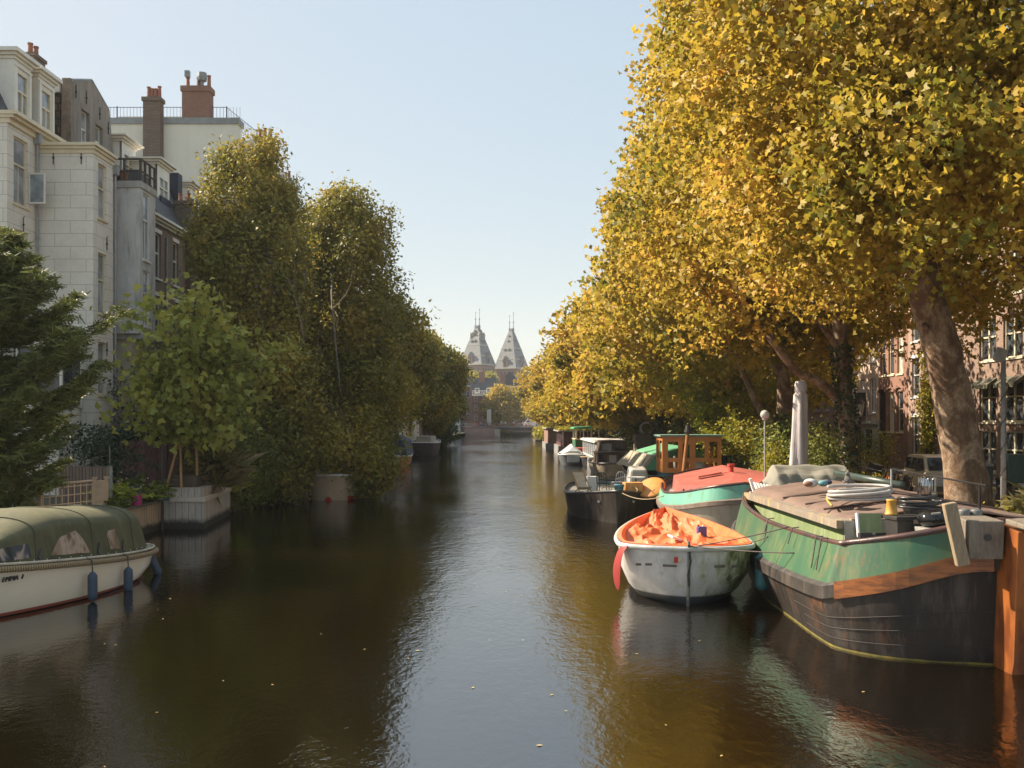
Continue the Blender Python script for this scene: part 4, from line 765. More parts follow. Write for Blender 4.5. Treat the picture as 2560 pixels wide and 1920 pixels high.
t=T('flower_pot','pink plastic pot with a silvery plant on the garden edge','flower pot',(-13.15,33.6,1.1)); B().lathe((-13.15,33.6,1.1),[(.17,0),(.22,.31),(.235,.31),(.235,.36),(.2,.36)],18).put('pot',mt('pink_plastic',(.55,.04,.22),(.48,.035,.2),rough=.4,bm=.05),t)
rng=np.random.default_rng(96); q=np.array([-13.15,33.6,1.52])+rng.normal(size=(260,3))*np.array([.13,.13,.1]); leaves('foliage',q,.09,'leaf',leafmat('silver_leaves',[(0,(.10,.13,.08)),(1,(.28,.3,.2))],.3),t,rng)
t=T('flower_pot','small terracotta pot beside the pink one','flower pot',(-13.5,33.7,1.1)); B().lathe((-13.5,33.7,1.1),[(.09,0),(.12,.2),(.13,.2),(.13,.24)],14).put('pot',TERRA,t)
rng=np.random.default_rng(97); q=np.array([-13.6,34.6,1.75])+rng.normal(size=(60,3))*np.array([.4,.5,.2]); 
b=B(); 
for p in q[:22]: b.ball(p,.035,6,4)
tag(b.put('pink_blossoms',mt('pink_blossom',(.65,.35,.38))),'scattered pale pink blossoms in the garden bed','blossoms',kind='stuff')
t=T('mooring_post','dark mooring post in the water carrying a white and blue pipe','post',(-12.95,35.5,0)); B().tube([(-12.95,35.55,-.5),(-12.95,35.55,3.0)],.045,8).put('post',IRON,t); B().tube([(-13.4,35.3,1.22),(-12.85,35.5,1.17)],.07,10).put('pipe',PIPE,t); B().tube([(-12.9,35.48,1.18),(-12.68,35.56,1.15)],.075,10).put('pipe_end',mt('blue_plastic',(.05,.12,.2),rough=.4),t)
# ---------------- boats ----------------
ROPE=mt('rope',(.36,.27,.16),(.25,.18,.1),sc=20); DROPE=mt('dark_rope',(.07,.055,.045),(.11,.09,.07),sc=20)
BLKH=mt('black_hull',(.028,.024,.021),(.042,.035,.03),rough=.42,sc=1.2,bm=.08,stretch=(1,1,.35),dirt=(.085,.07,.06),spec=.2,rust=(.13,.06,.03)); BLK=mt('black_paint',(.03,.03,.035),(.05,.048,.048),rough=.4,sc=3,bm=.08)
GRN=mt('green_hull',(.03,.10,.058),(.055,.125,.06),rough=.45,sc=.9,bm=.08,dirt=(.125,.155,.065),stretch=(1,1,.4),rust=(.19,.10,.05)); LGRN=mt('pale_green_paint',(.21,.27,.115),(.17,.22,.105),rough=.5,sc=2,bm=.1,dirt=(.34,.36,.24))
VARN=mt('varnished_wood',(.28,.09,.022),(.12,.036,.013),rough=.3,sc=2.2,stretch=(1.5,1.5,.5),bm=.1,lo=.42,hi=.58); VARNH=mt('varnished_wood_long',(.34,.12,.035),(.14,.055,.025),rough=.35,sc=1.6,stretch=(1.2,1.2,6),bm=.15,lo=.42,hi=.58)
GWOOD=mt('grey_weathered_wood',(.24,.20,.15),(.14,.115,.09),sc=5,stretch=(3,3,.7),bm=.9,fine=60)
BTARP=mt('brown_tarp',(.19,.125,.095),(.14,.09,.07),sc=1.4,rough=.85,bm=.4); GTARP=mt('grey_tarp',(.25,.235,.19),(.20,.19,.155),sc=1.5,rough=.85,bm=.2)
def band(parent,name,mat,lv,fr,n=5,smooth=40,cap=False):
    b=B(); b.loft([ring(l,fr,n) for l in lv],True,False)
    if cap: q=len(ring(lv[0],fr,n)); b.f.append(tuple(range((len(lv)-1)*q,len(lv)*q)))
    return b.put(name,mat,parent,smooth=smooth)
def deck(parent,name,mat,half,fr,n=5):
    b=B(); r=ring(half,fr,n); m=len(r); b.v=[tuple(p) for p in r]; k=m//2
    b.f=[(i,i+1,m-1-i,(m-i)%m) for i in range(0,k-1)] if abs(half[0][1])<1e-6 else [(i,i+1,m-2-i,m-1-i) for i in range(k-1)]
    b.f=[tuple(dict.fromkeys(q)) for q in b.f]; b.f=[q for q in b.f if len(q)>2]
    return b.put(name,mat,parent)
def mixl(a,b_,t,dw=0): return [(p[0]*(1-t)+q[0]*t,(p[1]*(1-t)+q[1]*t)*(1+dw),p[2]*(1-t)+q[2]*t) for p,q in zip(a,b_)]
def off(l,dw=0,dz=0): return [(p[0]-(dw if i==0 and abs(p[1])<1e-6 else 0)+(dw if i==len(l)-1 else 0),p[1]+(dw if abs(p[1])>1e-6 else 0),p[2]+dz) for i,p in enumerate(l)]
def rail(parent,name,mat,half,fr,r,n=5):
    rg=ring(half,fr,n); return B().tube(rg+[rg[0],rg[1]],r,8,False).put(name,mat,parent,smooth=True)
def rope(pts,r,label,group=None,sag=0,mat=DROPE,name='mooring_rope'):
    pts=[Vector(p) for p in pts]
    if len(pts)==2 and sag: a,c=pts; pts=[a.lerp(c,k/8)-Vector((0,0,sag*4*(k/8)*(1-k/8))) for k in range(9)]
    return top(B().tube(pts,r,6).put(name,mat,None,True),label,'rope',group)
def fender(p,L,r,col,label,axis=(0,0,1),parent=None,group='boat fenders'):
    o=B().lathe(p,[(.02,0),(r*.5,.03),(r*.95,.12*L),(r,.2*L),(r,.8*L),(r*.95,.88*L),(r*.5,.97*L),(.03,L)],14,axis).put('fender',col,None,True); return top(o,label,'fender',group)
# === green barge ===
t=T('green_barge','large green and black sailing barge with a varnished wooden rudder, nearest on the right','barge',(8.05,21,0)); fr=frame((8.05,15.75,0),0)
rim=[(0,0,2.36),(.08,.55,2.29),(.36,1.42,2.08),(1.0,2.16,1.88),(1.45,2.34,1.83),(4,2.36,1.77),(6,2.36,1.77),(8,2.3,1.92),(9.8,1.85,2.1),(11.1,.95,2.32),(11.6,0,2.45)]
stk=[(-.15,0,1.85),(-.02,.62,1.78),(.30,1.56,1.46),(.95,2.38,1.19),(1.5,2.58,1.11),(4,2.62,1.03),(6,2.6,1.03),(8,2.52,1.15),(9.9,2.05,1.35),(11.3,1.1,1.62),(11.85,0,1.8)]
wl=[(.0,0,0),(.12,.55,0),(.42,1.55,0),(1.05,2.2,0),(1.8,2.36,0),(4,2.34,0),(6,2.3,0),(8,2.1,0),(9.6,1.5,0),(10.7,.6,0),(11.1,0,0)]
md=[(-.12,0,1.2),(.0,.6,1.15),(.28,1.62,1.0),(.92,2.38,.80),(1.55,2.56,.73),(4,2.58,.68),(6,2.56,.68),(8,2.42,.75),(9.8,1.85,.9),(11.1,.9,1.1),(11.55,0,1.2)]
kl=[(.4,0,-.7),(.5,.4,-.7),(1.0,1.2,-.7),(1.8,1.9,-.7),(2.4,2.1,-.7),(4,2.1,-.7),(6,2.1,-.7),(8,1.8,-.7),(9.2,1.2,-.7),(10,.5,-.7),(10.3,0,-.7)]
band(t,'hull',BLKH,[kl,wl,mixl(wl,md,.5),md,stk],fr,5,35)
band(t,'bulwark',GRN,[off(stk,-.03,.02),rim],fr,5,35)
band(t,'bulwark_inside',mt('inner_bulwark',(.5,.5,.44),(.35,.36,.3),sc=2),[off(rim,-.09,-.02),off(stk,-.2,.25)],fr,5,40)
band(t,'rubbing_strake',mt('strake_black',(.025,.022,.02),(.05,.042,.036),rough=.5,sc=3,dirt=(.12,.09,.07)),[off(stk,.0,-.26),off(stk,.07,-.24),off(stk,.07,-.02),off(stk,-.02,.04)],fr,5,40)
rail(t,'rim_rail',mt('rail_dark',(.04,.032,.034),(.11,.05,.038),rough=.35,sc=1.5),off(rim,-.04,.02),fr,.055)
# varnished section of the strake at the stern
sx=[fr(p[0],-(p[1]),p[2]) for p in cr(off(stk,.085,-.0),5) if -.2<=p[0]<1.02]
b=B(); rings=[]
for i,p in enumerate(sx): o=Vector((-.03*(1-i/len(sx)),-.05,0)); rings.append([p+o+Vector((.1,.1,.03)),p+o+Vector((0,0,.04)),p+o+Vector((0,0,-.26)),p+o+Vector((.1,.1,-.27))])
b.loft(rings,True,True).put('varnished_strake',VARNH,t)
band(t,'boot_stripe',mt('boot_stripe',(.20,.16,.02),(.08,.07,.02),sc=3),[off(wl,.012,-.03),off(wl,.016,.035)],fr,5,40)
deck(t,'deck',mt('barge_deck',(.42,.38,.30),(.3,.27,.2),sc=2),off(stk,-.22,.27),fr)
# weld seams on stern
for q in(.25,.5,.75):
    pts=[fr(p[0],-(p[1]+.012),p[2]) for p in cr(mixl(wl,md,q),5) if p[0]<3]; B().tube(pts,.006,4).put('hull_seam',mt('seam',(.035,.03,.027),sc=4),t)
for s_ in(2.9,4.7,6.5):
    pts=[fr(s_,-(np.interp(s_,[p[0] for p in l],[p[1] for p in l])+.008),np.interp(s_,[p[0] for p in l],[p[2] for p in l])) for l in(wl,md,stk)]; B().tube(pts,.007,4).put('plate_seam',mt('seam',(0,0,0)),t)
# rudder + stern timbers
b=B(); yz=[(15.8,-.7),(15.4,-.7),(15.12,.2),(14.98,2.28),(15.6,2.36),(15.72,1.0)]; b.prism(yz,'x',7.9,8.1); rd=b.put('rudder',VARN,t,bev=.015)
b=B(); b.prism([(15.9,1.85),(15.35,1.8),(15.3,2.42),(15.9,2.45)],'x',7.3,7.86); b.prism([(15.3,2.37),(14.7,2.34),(14.7,2.42),(15.3,2.46)],'x',7.86,8.6); cb=b.put('stern_block',GWOOD,t,bev=.02)
B().lathe((7.58,15.29,2.16),[(.055,0),(.055,.03)],12,(0,-1,.0)).put('hawse_hole',BLK,cb)
B().obox((7.13,15.42,2.2),(.2,.16,1.02),(0,R(-12),R(-8))).put('leaning_board',mt('board_wood',(.33,.24,.14),(.2,.16,.11),sc=6,stretch=(3,3,.6),bm=.8),t,bev=.015)
# cabin with tarped hatches
b=B(); cx0,cx1,cy0,cy1=6.15,9.95,17.9,24.9
b.add([(cx0,cy0,1.2),(cx1,cy0,1.2),(cx1,cy1,1.2),(cx0,cy1,1.2),(cx0+.05,cy0+.03,2.06),(cx1-.05,cy0+.03,2.06),(cx1-.05,cy1,2.1),(cx0+.05,cy1,2.1)],[(0,1,5,4),(1,2,6,5),(2,3,7,6),(3,0,4,7),(4,5,6,7)]); cab=b.put('cabin_side',LGRN,t)
b=B(); 
for x0,x1 in((cx0-.12,cx0+.16),(cx1-.16,cx1+.12)): b.box(x0,x1,cy0-.06,cy1+.05,2.02,2.17)
b.box(cx0+.16,cx1-.16,cy0-.06,cy0+.06,2.0,2.2); b.put('cabin_coaming',mt('worn_coaming',(.27,.23,.18),(.2,.17,.14),sc=4,stretch=(4,1,2),dirt=(.5,.33,.13)),t)
b=B(); b.box(cx0+.2,cx0+1.1,cy0-.1,cy0-.06,1.35,2.0); b.box(cx0+.02,cx0+1.9,cy0-.09,cy0-.05,1.2,2.16); b.put('end_panel',mt('panel_grey',(.30,.29,.25),(.24,.23,.2),sc=3),t)
rr=random.Random(9)
def tarp_sheet(f,nu,nv,name,mat,parent,amp=.03,seed=0,fr_=2.2,th=.03):
    rg=np.random.default_rng(seed); ph=rg.uniform(0,6,(6,)); fx=rg.uniform(.6,1.6,(6,2))*fr_; vs=[]
    for i in range(nu+1):
        for j in range(nv+1):
            u,v=i/nu,j/nv; p=Vector(f(u,v)); d=sum(sin(fx[k][0]*6*u+fx[k][1]*6*v*(1 if k%2 else -1)+ph[k])/(1+.4*k) for k in range(6))*amp; vs.append(p+Vector((0,0,d)))
    b=B(); b.v=[tuple(p) for p in vs]; b.f=[(i*(nv+1)+j,(i+1)*(nv+1)+j,(i+1)*(nv+1)+j+1,i*(nv+1)+j+1) for i in range(nu) for j in range(nv)]
    o=b.put(name,mat,parent,smooth=True); m=o.modifiers.new('t','SOLIDIFY'); m.thickness=th; m.offset=-1; return o
for k,(y0,y1,dz) in enumerate([(17.95,19.3,.0),(19.2,20.5,.03),(20.4,22.2,.03),(22.1,24.95,.08)]):
    def f(u,v,y0=y0,y1=y1,dz=dz,k=k):
        x=cx0+.02+(cx1-cx0-.04)*u; e=min(u,1-u); z=2.2+dz+.24*(1-abs(2*u-1)**1.05); 
        if e<.04: z-= .16*(1-e/.04)
        return (x+(.04*sin(v*9+k) if e<.05 else 0), y0+(y1-y0)*v, z-(.03 if v in(0,1) else 0))
    tarp_sheet(f,34,10,'hatch_tarp',BTARP,t,.011,k+3,3.2)
for y in(19.25,20.45,22.15): B().tube([(cx0+.1+(cx1-cx0-.2)*u,y,2.25+.24*(1-abs(2*u-1)**1.05)) for u in[k/10 for k in range(11)]],.022,5).put('hatch_strap',mt('strap_dark',(.08,.05,.04),sc=5),t)
B().prism([(6.0,24.9),(7.4,24.9),(7.3,25.7),(6.2,25.7)],'z',1.3,1.9).put('wooden_locker',VARN,t)
b=B(); b.lathe((6.35,24.86,1.62),[(.11,0),(.11,.05),(.02,.06)],16,(0,-1,0)); b.put('locker_knob',mt('cream_plastic',(.6,.55,.4)),t)
for k,(s,zz) in enumerate([(1.62,.55),(1.9,.55),(3.4,.0),(5.2,.0)]):
    p=fr(s,-2.43,1.85); b=B(); b.tube([p+Vector((.1,0,.05)),p+Vector((-.03,0,.04)),p+Vector((-.12,0,-.28-.25*(zz>0)))],.014,5); b.put('lashing',DROPE,t)
# things on the barge
t=T('cat','grey cat sitting upright on the brown hatch tarps of the green barge','cat',(7.42,21.2,2.6))
x,y,z=7.42,21.2,2.56
skin('body',[(x,y,z+.05),(x,y,z+.12),(x,y+.01,z+.2),(x-.005,y+.0,z+.27),(x-.03,y-.04,z+.315),(x-.055,y-.075,z+.3),(x+.05,y+.05,z+.03),(x+.12,y-.02,z+.02),(x-.05,y-.08,z+.1),(x-.06,y-.09,z+.01),(x+.03,y-.09,z+.1),(x+.03,y-.1,z+.01)],
 [(0,1),(1,2),(2,3),(3,4),(4,5),(0,6),(6,7),(2,8),(8,9),(2,10),(10,11)],[.095,.09,.072,.05,.052,.03,.03,.018,.03,.022,.03,.022],mt('cat_fur',(.13,.12,.11),(.2,.185,.17),sc=12,rough=.95),t)
B().obox((x-.055,y-.02,z+.37),(.03,.015,.05),tap=.2).put('ear',mt('cat_fur',(0,0,0)),t); B().obox((x+.0,y-.03,z+.37),(.03,.015,.05),tap=.2).put('ear',mt('cat_fur',(0,0,0)),t)
# grey hose coil
pts=[]; rg=np.random.default_rng(6)
for k in range(150): a=k*.27; r=.44+.07*sin(a*.37)+.03*sin(a*1.3); pts.append((6.92+r*1.25*cos(a),19.1+r*.9*sin(a)+.05*sin(a*.21),2.47+k*.0014+.035*sin(a*.5+1)+.05*cos(a)*.4))
top(B().tube(pts,.033,7).put('hose_coil',mt('grey_hose',(.42,.40,.37),(.34,.32,.3),rough=.5,sc=5),None,True),'big coil of thick pale grey hose on the green barge','hose')
pts=cr([(6.3,18.9,2.35),(6.4,19.5,2.47),(6.9,20.1,2.56),(7.6,20.2,2.6)],6); top(B().tube(pts,.022,6).put('garden_hose',mt('yellow_hose',(.5,.34,.07),(.4,.27,.06),rough=.4),None,True),'thin yellow hose lying on the brown tarps left of the grey coil','hose')
t=T('panel_box','pale green hatch panel leaning behind the black crate on the barge','panel',(6.7,17.6,1.6)); B().obox((6.62,17.75,2.1),(.42,.06,.42),(R(-12),0,0)).put('board',LGRN,t); B().obox((6.38,17.72,2.1),(.03,.1,.44),(R(-12),0,0)).put('edge',WHITE2,t)
for k,xx in enumerate((6.35,6.62)): 
    o=B().obox((xx,17.25,1.86),(.24,.1,.3),(R(-8),0,R(8))).obox((xx+.05,17.18,1.93),(.08,.03,.02)).put('black_canister',BLK,bev=.01); top(o,['left of two small dark blue-black boxes behind the barge rim','right of two small dark blue-black boxes behind the barge rim'][k],'box','small dark boxes')
t=T('storage_crate','black plastic storage crate with lid behind the green bulwark','crate',(7.0,16.9,1.7)); B().obox((6.98,17.0,2.03),(.52,.42,.5),(0,0,R(6)),1.1).put('bin',mt('black_plastic',(.025,.023,.022),(.04,.036,.034),rough=.5,sc=4),t,bev=.02); b=B(); b.obox((6.98,17.0,2.31),(.62,.5,.07),(0,0,R(6))); b.put('lid',mt('black_plastic',(0,0,0)),t,bev=.01); B().obox((6.98+.1,16.76,2.26),(.14,.03,.07)).put('label_plate',mt('pinkish',(.35,.25,.22)),t)
for k in range(4): B().obox((6.8+k*.07,16.775,2.05),(.02,.02,.4)).put('rib',mt('black_plastic',(0,0,0)),t)
t=T('yellow_beacon','yellow conical plastic pot standing on the black crate','pot',(6.75,17.1,2.36)); B().lathe((6.76,17.1,2.35),[(.115,0),(.115,.02),(.1,.04),(.08,.24),(.09,.25),(.09,.27)],16).put('cone',mt('yellow_plastic',(.62,.33,.05),(.5,.26,.04),rough=.5),t,True)
t=T('barbecue','round black glossy kettle barbecue in a grey plastic crate on the barge','barbecue',(7.25,16.4,2.0)); B().ball((7.28,16.55,2.33),.27,20,12,(1.05,1,.62)).put('lid',mt('gloss_black',(.012,.012,.013),rough=.08,bm=0),t,True); B().tube([(7.12,16.29,2.44),(7.26,16.27,2.46)],.018,6).put('handle',mt('steel_light',(.5,.5,.48),rough=.3,metal=.6),t)
b=B(); b.obox((7.23,16.45,2.07),(.46,.36,.24),(0,0,0),1.1)
for k in range(7): b.obox((7.05+k*.06,16.255,2.07),(.015,.02,.18))
top(b.put('crate',mt('grey_plastic',(.33,.32,.29),(.26,.25,.23),rough=.5),bev=.008),'small pale grey slatted plastic crate below the black barbecue','crate')
t=T('cable_heap','heap of black hoses and cables piled behind the barbecue','cables',(7.5,17.8,2.3)); pts=[]
for k in range(110): a=k*.35; pts.append((7.55+(.34+.1*sin(a*.31))*cos(a),17.7+.26*sin(a),2.4+.0022*k+.03*sin(a*.7)))
B().tube(pts,.026,6).put('hose',mt('black_rubber',(.02,.02,.022),(.05,.05,.05),rough=.35),t,True)
B().lathe((7.55,17.7,2.3),[(.3,0),(.33,.1),(.25,.12)],12).put('reel',BLK,t)
for k in range(2): top(B().lathe((8.05+k*.22,17.1,2.25),[(.1,0),(.1,.17),(.09,.19),(.03,.21)],12).put('metal_can',mt('dull_can',(.16,.17,.17),(.1,.1,.1),rough=.5,sc=6),None,True),['left','right'][k]+' grey metal can by the rail post above the barge stern','can','metal cans')
t=T('chrome_basket','shiny ribbed metal cylinder standing behind the yellow cone','canister',(8.2,19,2.3)); B().lathe((8.25,19.1,2.58),[(.15,0),(.15,.3)],20).put('core',mt('chrome',(.5,.5,.5),rough=.15,metal=1,bm=0),t,True)
for k in range(14): a=k*PI/7; B().tube([(8.25+.165*cos(a),19.1+.165*sin(a),2.56),(8.25+.165*cos(a),19.1+.165*sin(a),2.9)],.012,5).put('rib',mt('chrome',(0,0,0)),t)
B().lathe((8.25,19.1,2.44),[(.1,0),(.12,.12)],12).put('foot',BLK,t)
t=T('boom_rail','thin grey metal boom on two posts above the barge deck clutter','boom',(8,18,2.4)); B().tube([(8.2,20.8,2.98),(8.35,16.9,2.88)],.016,6).put('boom',mt('boom_grey',(0,0,0)),t); B().tube([(8.2,20.75,2.4),(8.2,20.75,2.98)],.022,6).put('post',PIPE,t); B().tube([(8.33,17.1,2.4),(8.33,17.1,2.88)],.022,6).put('post',mt('boom_grey',(0,0,0)),t)
t=T('spar','dark green-black wooden spar lying beside the hatches of the green barge','spar',(8.3,22,2.6)); B().tube([(7.9,23.4,2.75),(8.5,20.9,2.62)],.085,10).put('pole',mt('spar_green',(.03,.05,.04),(.05,.07,.055),rough=.4),t,True)
for k,(x,y,s,c) in enumerate([(6.75,21.7,.13,(.6,.6,.58)),(7.0,21.6,.09,(.12,.3,.33)),(6.6,21.4,.08,(.25,.12,.08)),(7.25,22.0,.07,(.05,.06,.12))]):
    b=B(); b.ball((x,y,2.62),s,12,8,(1.3,1,.8)); o=b.put('rag',mt('rag%d'%k,c,sc=14,bm=.5),None,True); top(o,['crumpled white rag','small teal rag','brown rag','navy rag'][k]+' lying on the brown hatches','rag','rags on the hatches')
t=T('white_bench','white slatted plastic bench tipped over at the bow of the green barge','bench',(6.3,25,2)); 
for k in range(7): B().obox((6.35+k*.085,25.0,2.32-.015*k),(.05,.5,.04),(R(20),R(8),0)).put('slat',WHITE2,t)
B().obox((6.22,24.8,2.32),(.07,.12,.46),(0,R(-18),0)).put('leg',WHITE2,t); B().obox((6.5,24.72,2.15),(.75,.06,.06),(0,R(5),0)).put('rail',WHITE2,t)
# draped grey tarp on the bow
t=T('covered_frame','grey-green canvas tarp draped over something long at the barge bow','tarp',(8.1,26.3,2))
def fdr(u,v):
    # v across the ridge (front to back), u along x
    x=7.0+2.3*u; prof=[(0,.02),(.16,.55),(.40,.72),(.55,.74),(.78,.6),(1,.02)]
    for (a,h0),(c,h1) in zip(prof,prof[1:]):
        if a<=v<=c: hh=h0+(h1-h0)*(v-a)/(c-a); break
    e=min(u,1-u); hh*=min(1,(e/.06)*.75+.25) if e<.06 else 1; fold=.05*abs(sin(u*19))*(1-v)*(v<.35)+.04*sin(u*11+v*4)
    return (x+(.0 if e>.03 else (-.08 if u<.5 else .08)),25.7+1.3*v-fold-.1*(v<.1),2.08+hh-.08*(1-4*(u-.5)**2)*(v<.4)-.10*(u>.7)*(u-.7))
tarp_sheet(fdr,60,30,'canvas',GTARP,t,.012,4,2.0,.01)
rope([(5.6,21.0,1.5),(5.25,21.8,1.28)],.012,'short dark rope from the barge rail to the orange-lined boat',sag=.05)
# === orange-lined lifeboat ===
t=T('lifeboat','grimy white open boat with green reflections painted on, lined with crumpled orange tarpaulin, tied beside the green barge','boat',(4.2,25,0)); fr=frame((3.82,20.75,0),.10)
rimL=[(0,0,1.27),(.12,.75,1.27),(.45,1.3,1.27),(1.0,1.47,1.26),(2.6,1.5,1.22),(4.4,1.36,1.2),(6.2,1.02,1.22),(7.8,.5,1.27),(8.9,0,1.33)]
m1=[(.05,0,.75),(.18,.7,.72),(.52,1.26,.7),(1.1,1.42,.68),(2.7,1.44,.66),(4.4,1.28,.66),(6.2,.92,.68),(7.7,.42,.72),(8.65,0,.78)]
m2=[(.18,0,.3),(.36,.55,.3),(.8,1.05,.28),(1.4,1.24,.26),(2.8,1.28,.25),(4.4,1.12,.25),(6,.75,.26),(7.4,.32,.28),(8.2,0,.3)]
m3=[(.32,0,-.02),(.55,.42,-.02),(1.1,.85,-.02),(1.7,1.05,-.02),(2.9,1.1,-.02),(4.4,.95,-.02),(5.9,.6,-.02),(7.1,.22,-.02),(7.8,0,-.02)]
m4=[(p[0]+.3,p[1]*.4,-.4) for p in m3]; m4[-1]=(7.2,0,-.4)
def reflect_hull():
    m,nt,b=newmat('grimy_hull_green_reflection'); v=coords(nt); tc=nd(nt,'ShaderNodeTexCoord'); s=nd(nt,'ShaderNodeSeparateXYZ'); nt.links.new(tc.outputs['Object'],s.inputs[0])
    col=mix(nt,ramp(nt,noise(nt,coords(nt,scale=(1,1,.5)),2.5,6,.7),[(.4,0),(.65,.7)]),(.56,.54,.52),(.36,.35,.32))
    xr=nd(nt,'ShaderNodeMapRange',i={'From Min':3.7,'From Max':5.3,'To Min':-.12,'To Max':.22}); nt.links.new(s.outputs[0],xr.inputs[0])
    a=nd(nt,'ShaderNodeMath',operation='ADD'); nt.links.new(noise(nt,coords(nt,scale=(2.5,2.5,.8)),1.8,7,.75),a.inputs[0]); nt.links.new(xr.outputs[0],a.inputs[1])
    col=mix(nt,ramp(nt,a.outputs[0],[(.44,0),(.68,.85)]),col,(.22,.26,.06)); col=mix(nt,ramp(nt,a.outputs[0],[(.58,0),(.74,.85)]),col,(.03,.035,.015))  # green reflection of the barge painted in with dark grime, stronger towards the right
    nt.links.new(mix(nt,ramp(nt,s.outputs[2],[(.16,1),(.2,0)]),col,(.05,.055,.055)),b.inputs['Base Color'])
    b.inputs['Roughness'].default_value=.4; return m
HM=reflect_hull(); band(t,'hull',HM,[m4,m3,m2,m1,rimL],fr,6,50)
rail(t,'gunwale',mt('gunwale_white',(.5,.5,.49),(.36,.37,.36),sc=4,rough=.5,dirt=(.35,.38,.18)),off(rimL,.03,-.02),fr,.06)
ORT=mt('orange_tarp',(.80,.20,.075),(.72,.15,.05),sc=2.5,rough=.45,bm=.15,fine=25); ORD=mt('red_orange_cloth',(.26,.008,.005),(.22,.01,.006),sc=3,rough=.6)
b=band(t,'tarp_lining',ORT,[off(rimL,.0,.05),off(rimL,-.09,.07),off(rimL,-.17,-.12),off(rimL,-.22,-.42)],fr,6,60)
rg=np.random.default_rng(8)
hl=cr(rimL,6); hs=[p[0] for p in hl]; hw_=[p[1] for p in hl]
def ftb(u,v): s=.3+8.2*u; w_=np.interp(s,hs,hw_)*.93; q=2*v-1; return fr(s,q*w_,.98+.10*abs(q)**3+.10*sin(s*2.1+q*2)+.12*(s>6)*(s-6)/2)
def crumple(f,nu,nv,name,mat,parent,amp,seed):
    rg=np.random.default_rng(seed); pl=[(rg.uniform(0,1),rg.uniform(0,1),rg.uniform(0,PI),rg.uniform(.015,.055)) for _ in range(260)]; b=B()
    for i in range(nu+1):
        for j in range(nv+1):
            u,v=i/nu,j/nv; d=0
            for(a,c,th,wd) in pl:
                e=((u-a)*cos(th)*1.6+(v-c)*sin(th)); l=(-(u-a)*sin(th)*1.6+(v-c)*cos(th))
                if abs(l)<.28: d+=max(0,1-abs(e)/wd)*(1-abs(l)/.28)*(wd*9)
            edge=min(1,min(v,1-v)*6+.2); b.v.append(tuple(Vector(f(u,v))+Vector((0,0,amp*d*edge))))
    b.f=[(i*(nv+1)+j,(i+1)*(nv+1)+j,(i+1)*(nv+1)+j+1,i*(nv+1)+j+1) for i in range(nu) for j in range(nv)]
    return b.put(name,mat,parent,smooth=28)
crumple(ftb,90,46,'crumpled_tarp',ORT,t,.20,5)
B().prism([(21.75,.9),(21.98,.9),(21.98,1.22),(21.75,1.24)],'x',3.45,5.05).put('thwart',mt('red_tarp_fold',(.6,.07,.04)),t)
p0=fr(.03,0,0); B().tube([p0+Vector((0,-.03,1.42)),p0+Vector((0,-.05,.8)),p0+Vector((.01,.1,.2)),p0+Vector((.01,.25,-.4))],.035,6).put('stern_strap',mt('worn_strap',(.25,.24,.2),(.1,.1,.08),sc=8),t)
B().tube([p0+Vector((-.02,-.08,1.35)),p0+Vector((.03,-.09,1.0)),p0+Vector((-.03,-.08,.7)),p0+Vector((0,-.05,.45))],.022,5).put('chain',IRON,t)
for(dx,dy,z,c) in((-.28,.02,1.02,(.5,.02,.02)),(-.20,.02,1.02,(.55,.5,.3))): B().obox(p0+Vector((dx,dy-.06,z)),(.08,.03,.12),(0,0,R(-10))).put('sticker',mt('stk%d'%(c[1]*100),c),t)
for k,(dx,dy,z,wd) in enumerate([(-1.15,.2,.9,.12),(-.92,.13,.91,.14),(-.45,.0,.9,.3),(.72,.03,.88,.24),(1.1,.16,.86,.12)]):
    B().obox(p0+Vector((dx*.93,dy-.06,z)),(wd,.03,.055),(0,0,R(-14 if dx<0 else 12))).put('worn_letter_mark',mt('faded_mark',(.13,.11,.08)),t)
p=fr(.3,-1.25,1.25)+Vector((0,0,0)); b=B(); b.v=[tuple(q) for q in(p+Vector((.05,0,.06)),p+Vector((-.1,.35,.06)),p+Vector((-.17,-.02,-.1)),p+Vector((-.22,.42,-.1)),p+Vector((-.2,.0,-.55)),p+Vector((-.38,.3,-.5)),p+Vector((-.2,.05,-1.1)),p+Vector((-.32,.2,-.92)))]; b.f=[(0,1,3,2),(2,3,5,4),(4,5,7,6)]
o=b.put('hanging_cloth',ORD,t,True); m=o.modifiers.new('t','SOLIDIFY'); m.thickness=.02; m2=o.modifiers.new('s','SUBSURF'); m2.levels=2; m2.render_levels=2
t=T('jerrycan','small blue jerrycan lying on the orange tarpaulin','jerrycan',(4.6,23.5,1.1)); B().obox((4.72,23.9,1.26),(.24,.16,.28),(0,0,R(12))).put('can',mt('blue_can',(.045,.09,.28),(.04,.07,.22),rough=.4),t,bev=.03); B().lathe((4.64,23.9,1.4),[(.03,0),(.03,.04)],8).put('cap',mt('red_cap',(.5,.03,.03)),t)
top(B().obox((4.0,23.6,1.16),(.3,.22,.05),(.2,.3,.5)).put('white_rag',WHITE2),'white scrap of cloth in the middle of the orange tarpaulin','rag')
TEAL=mt('teal_fender',(.03,.13,.15),(.05,.17,.18),rough=.35,sc=4); fender((5.52,21.15,.28),.85,.16,TEAL,'big teal teardrop fender between the orange-lined boat and the barge'); rope([(5.52,21.15,1.1),(5.66,21.3,1.8)],.014,'rope holding the teal fender on the barge rail')
rope([(3.85,20.75,1.32),(5.62,18.9,1.42)],.013,'dark mooring rope from the lifeboat stern strap to the barge side',sag=.03); rope([(3.85,20.75,1.3),(5.66,19.6,1.86)],.013,'upper mooring rope from the lifeboat to the barge rail',sag=.03)
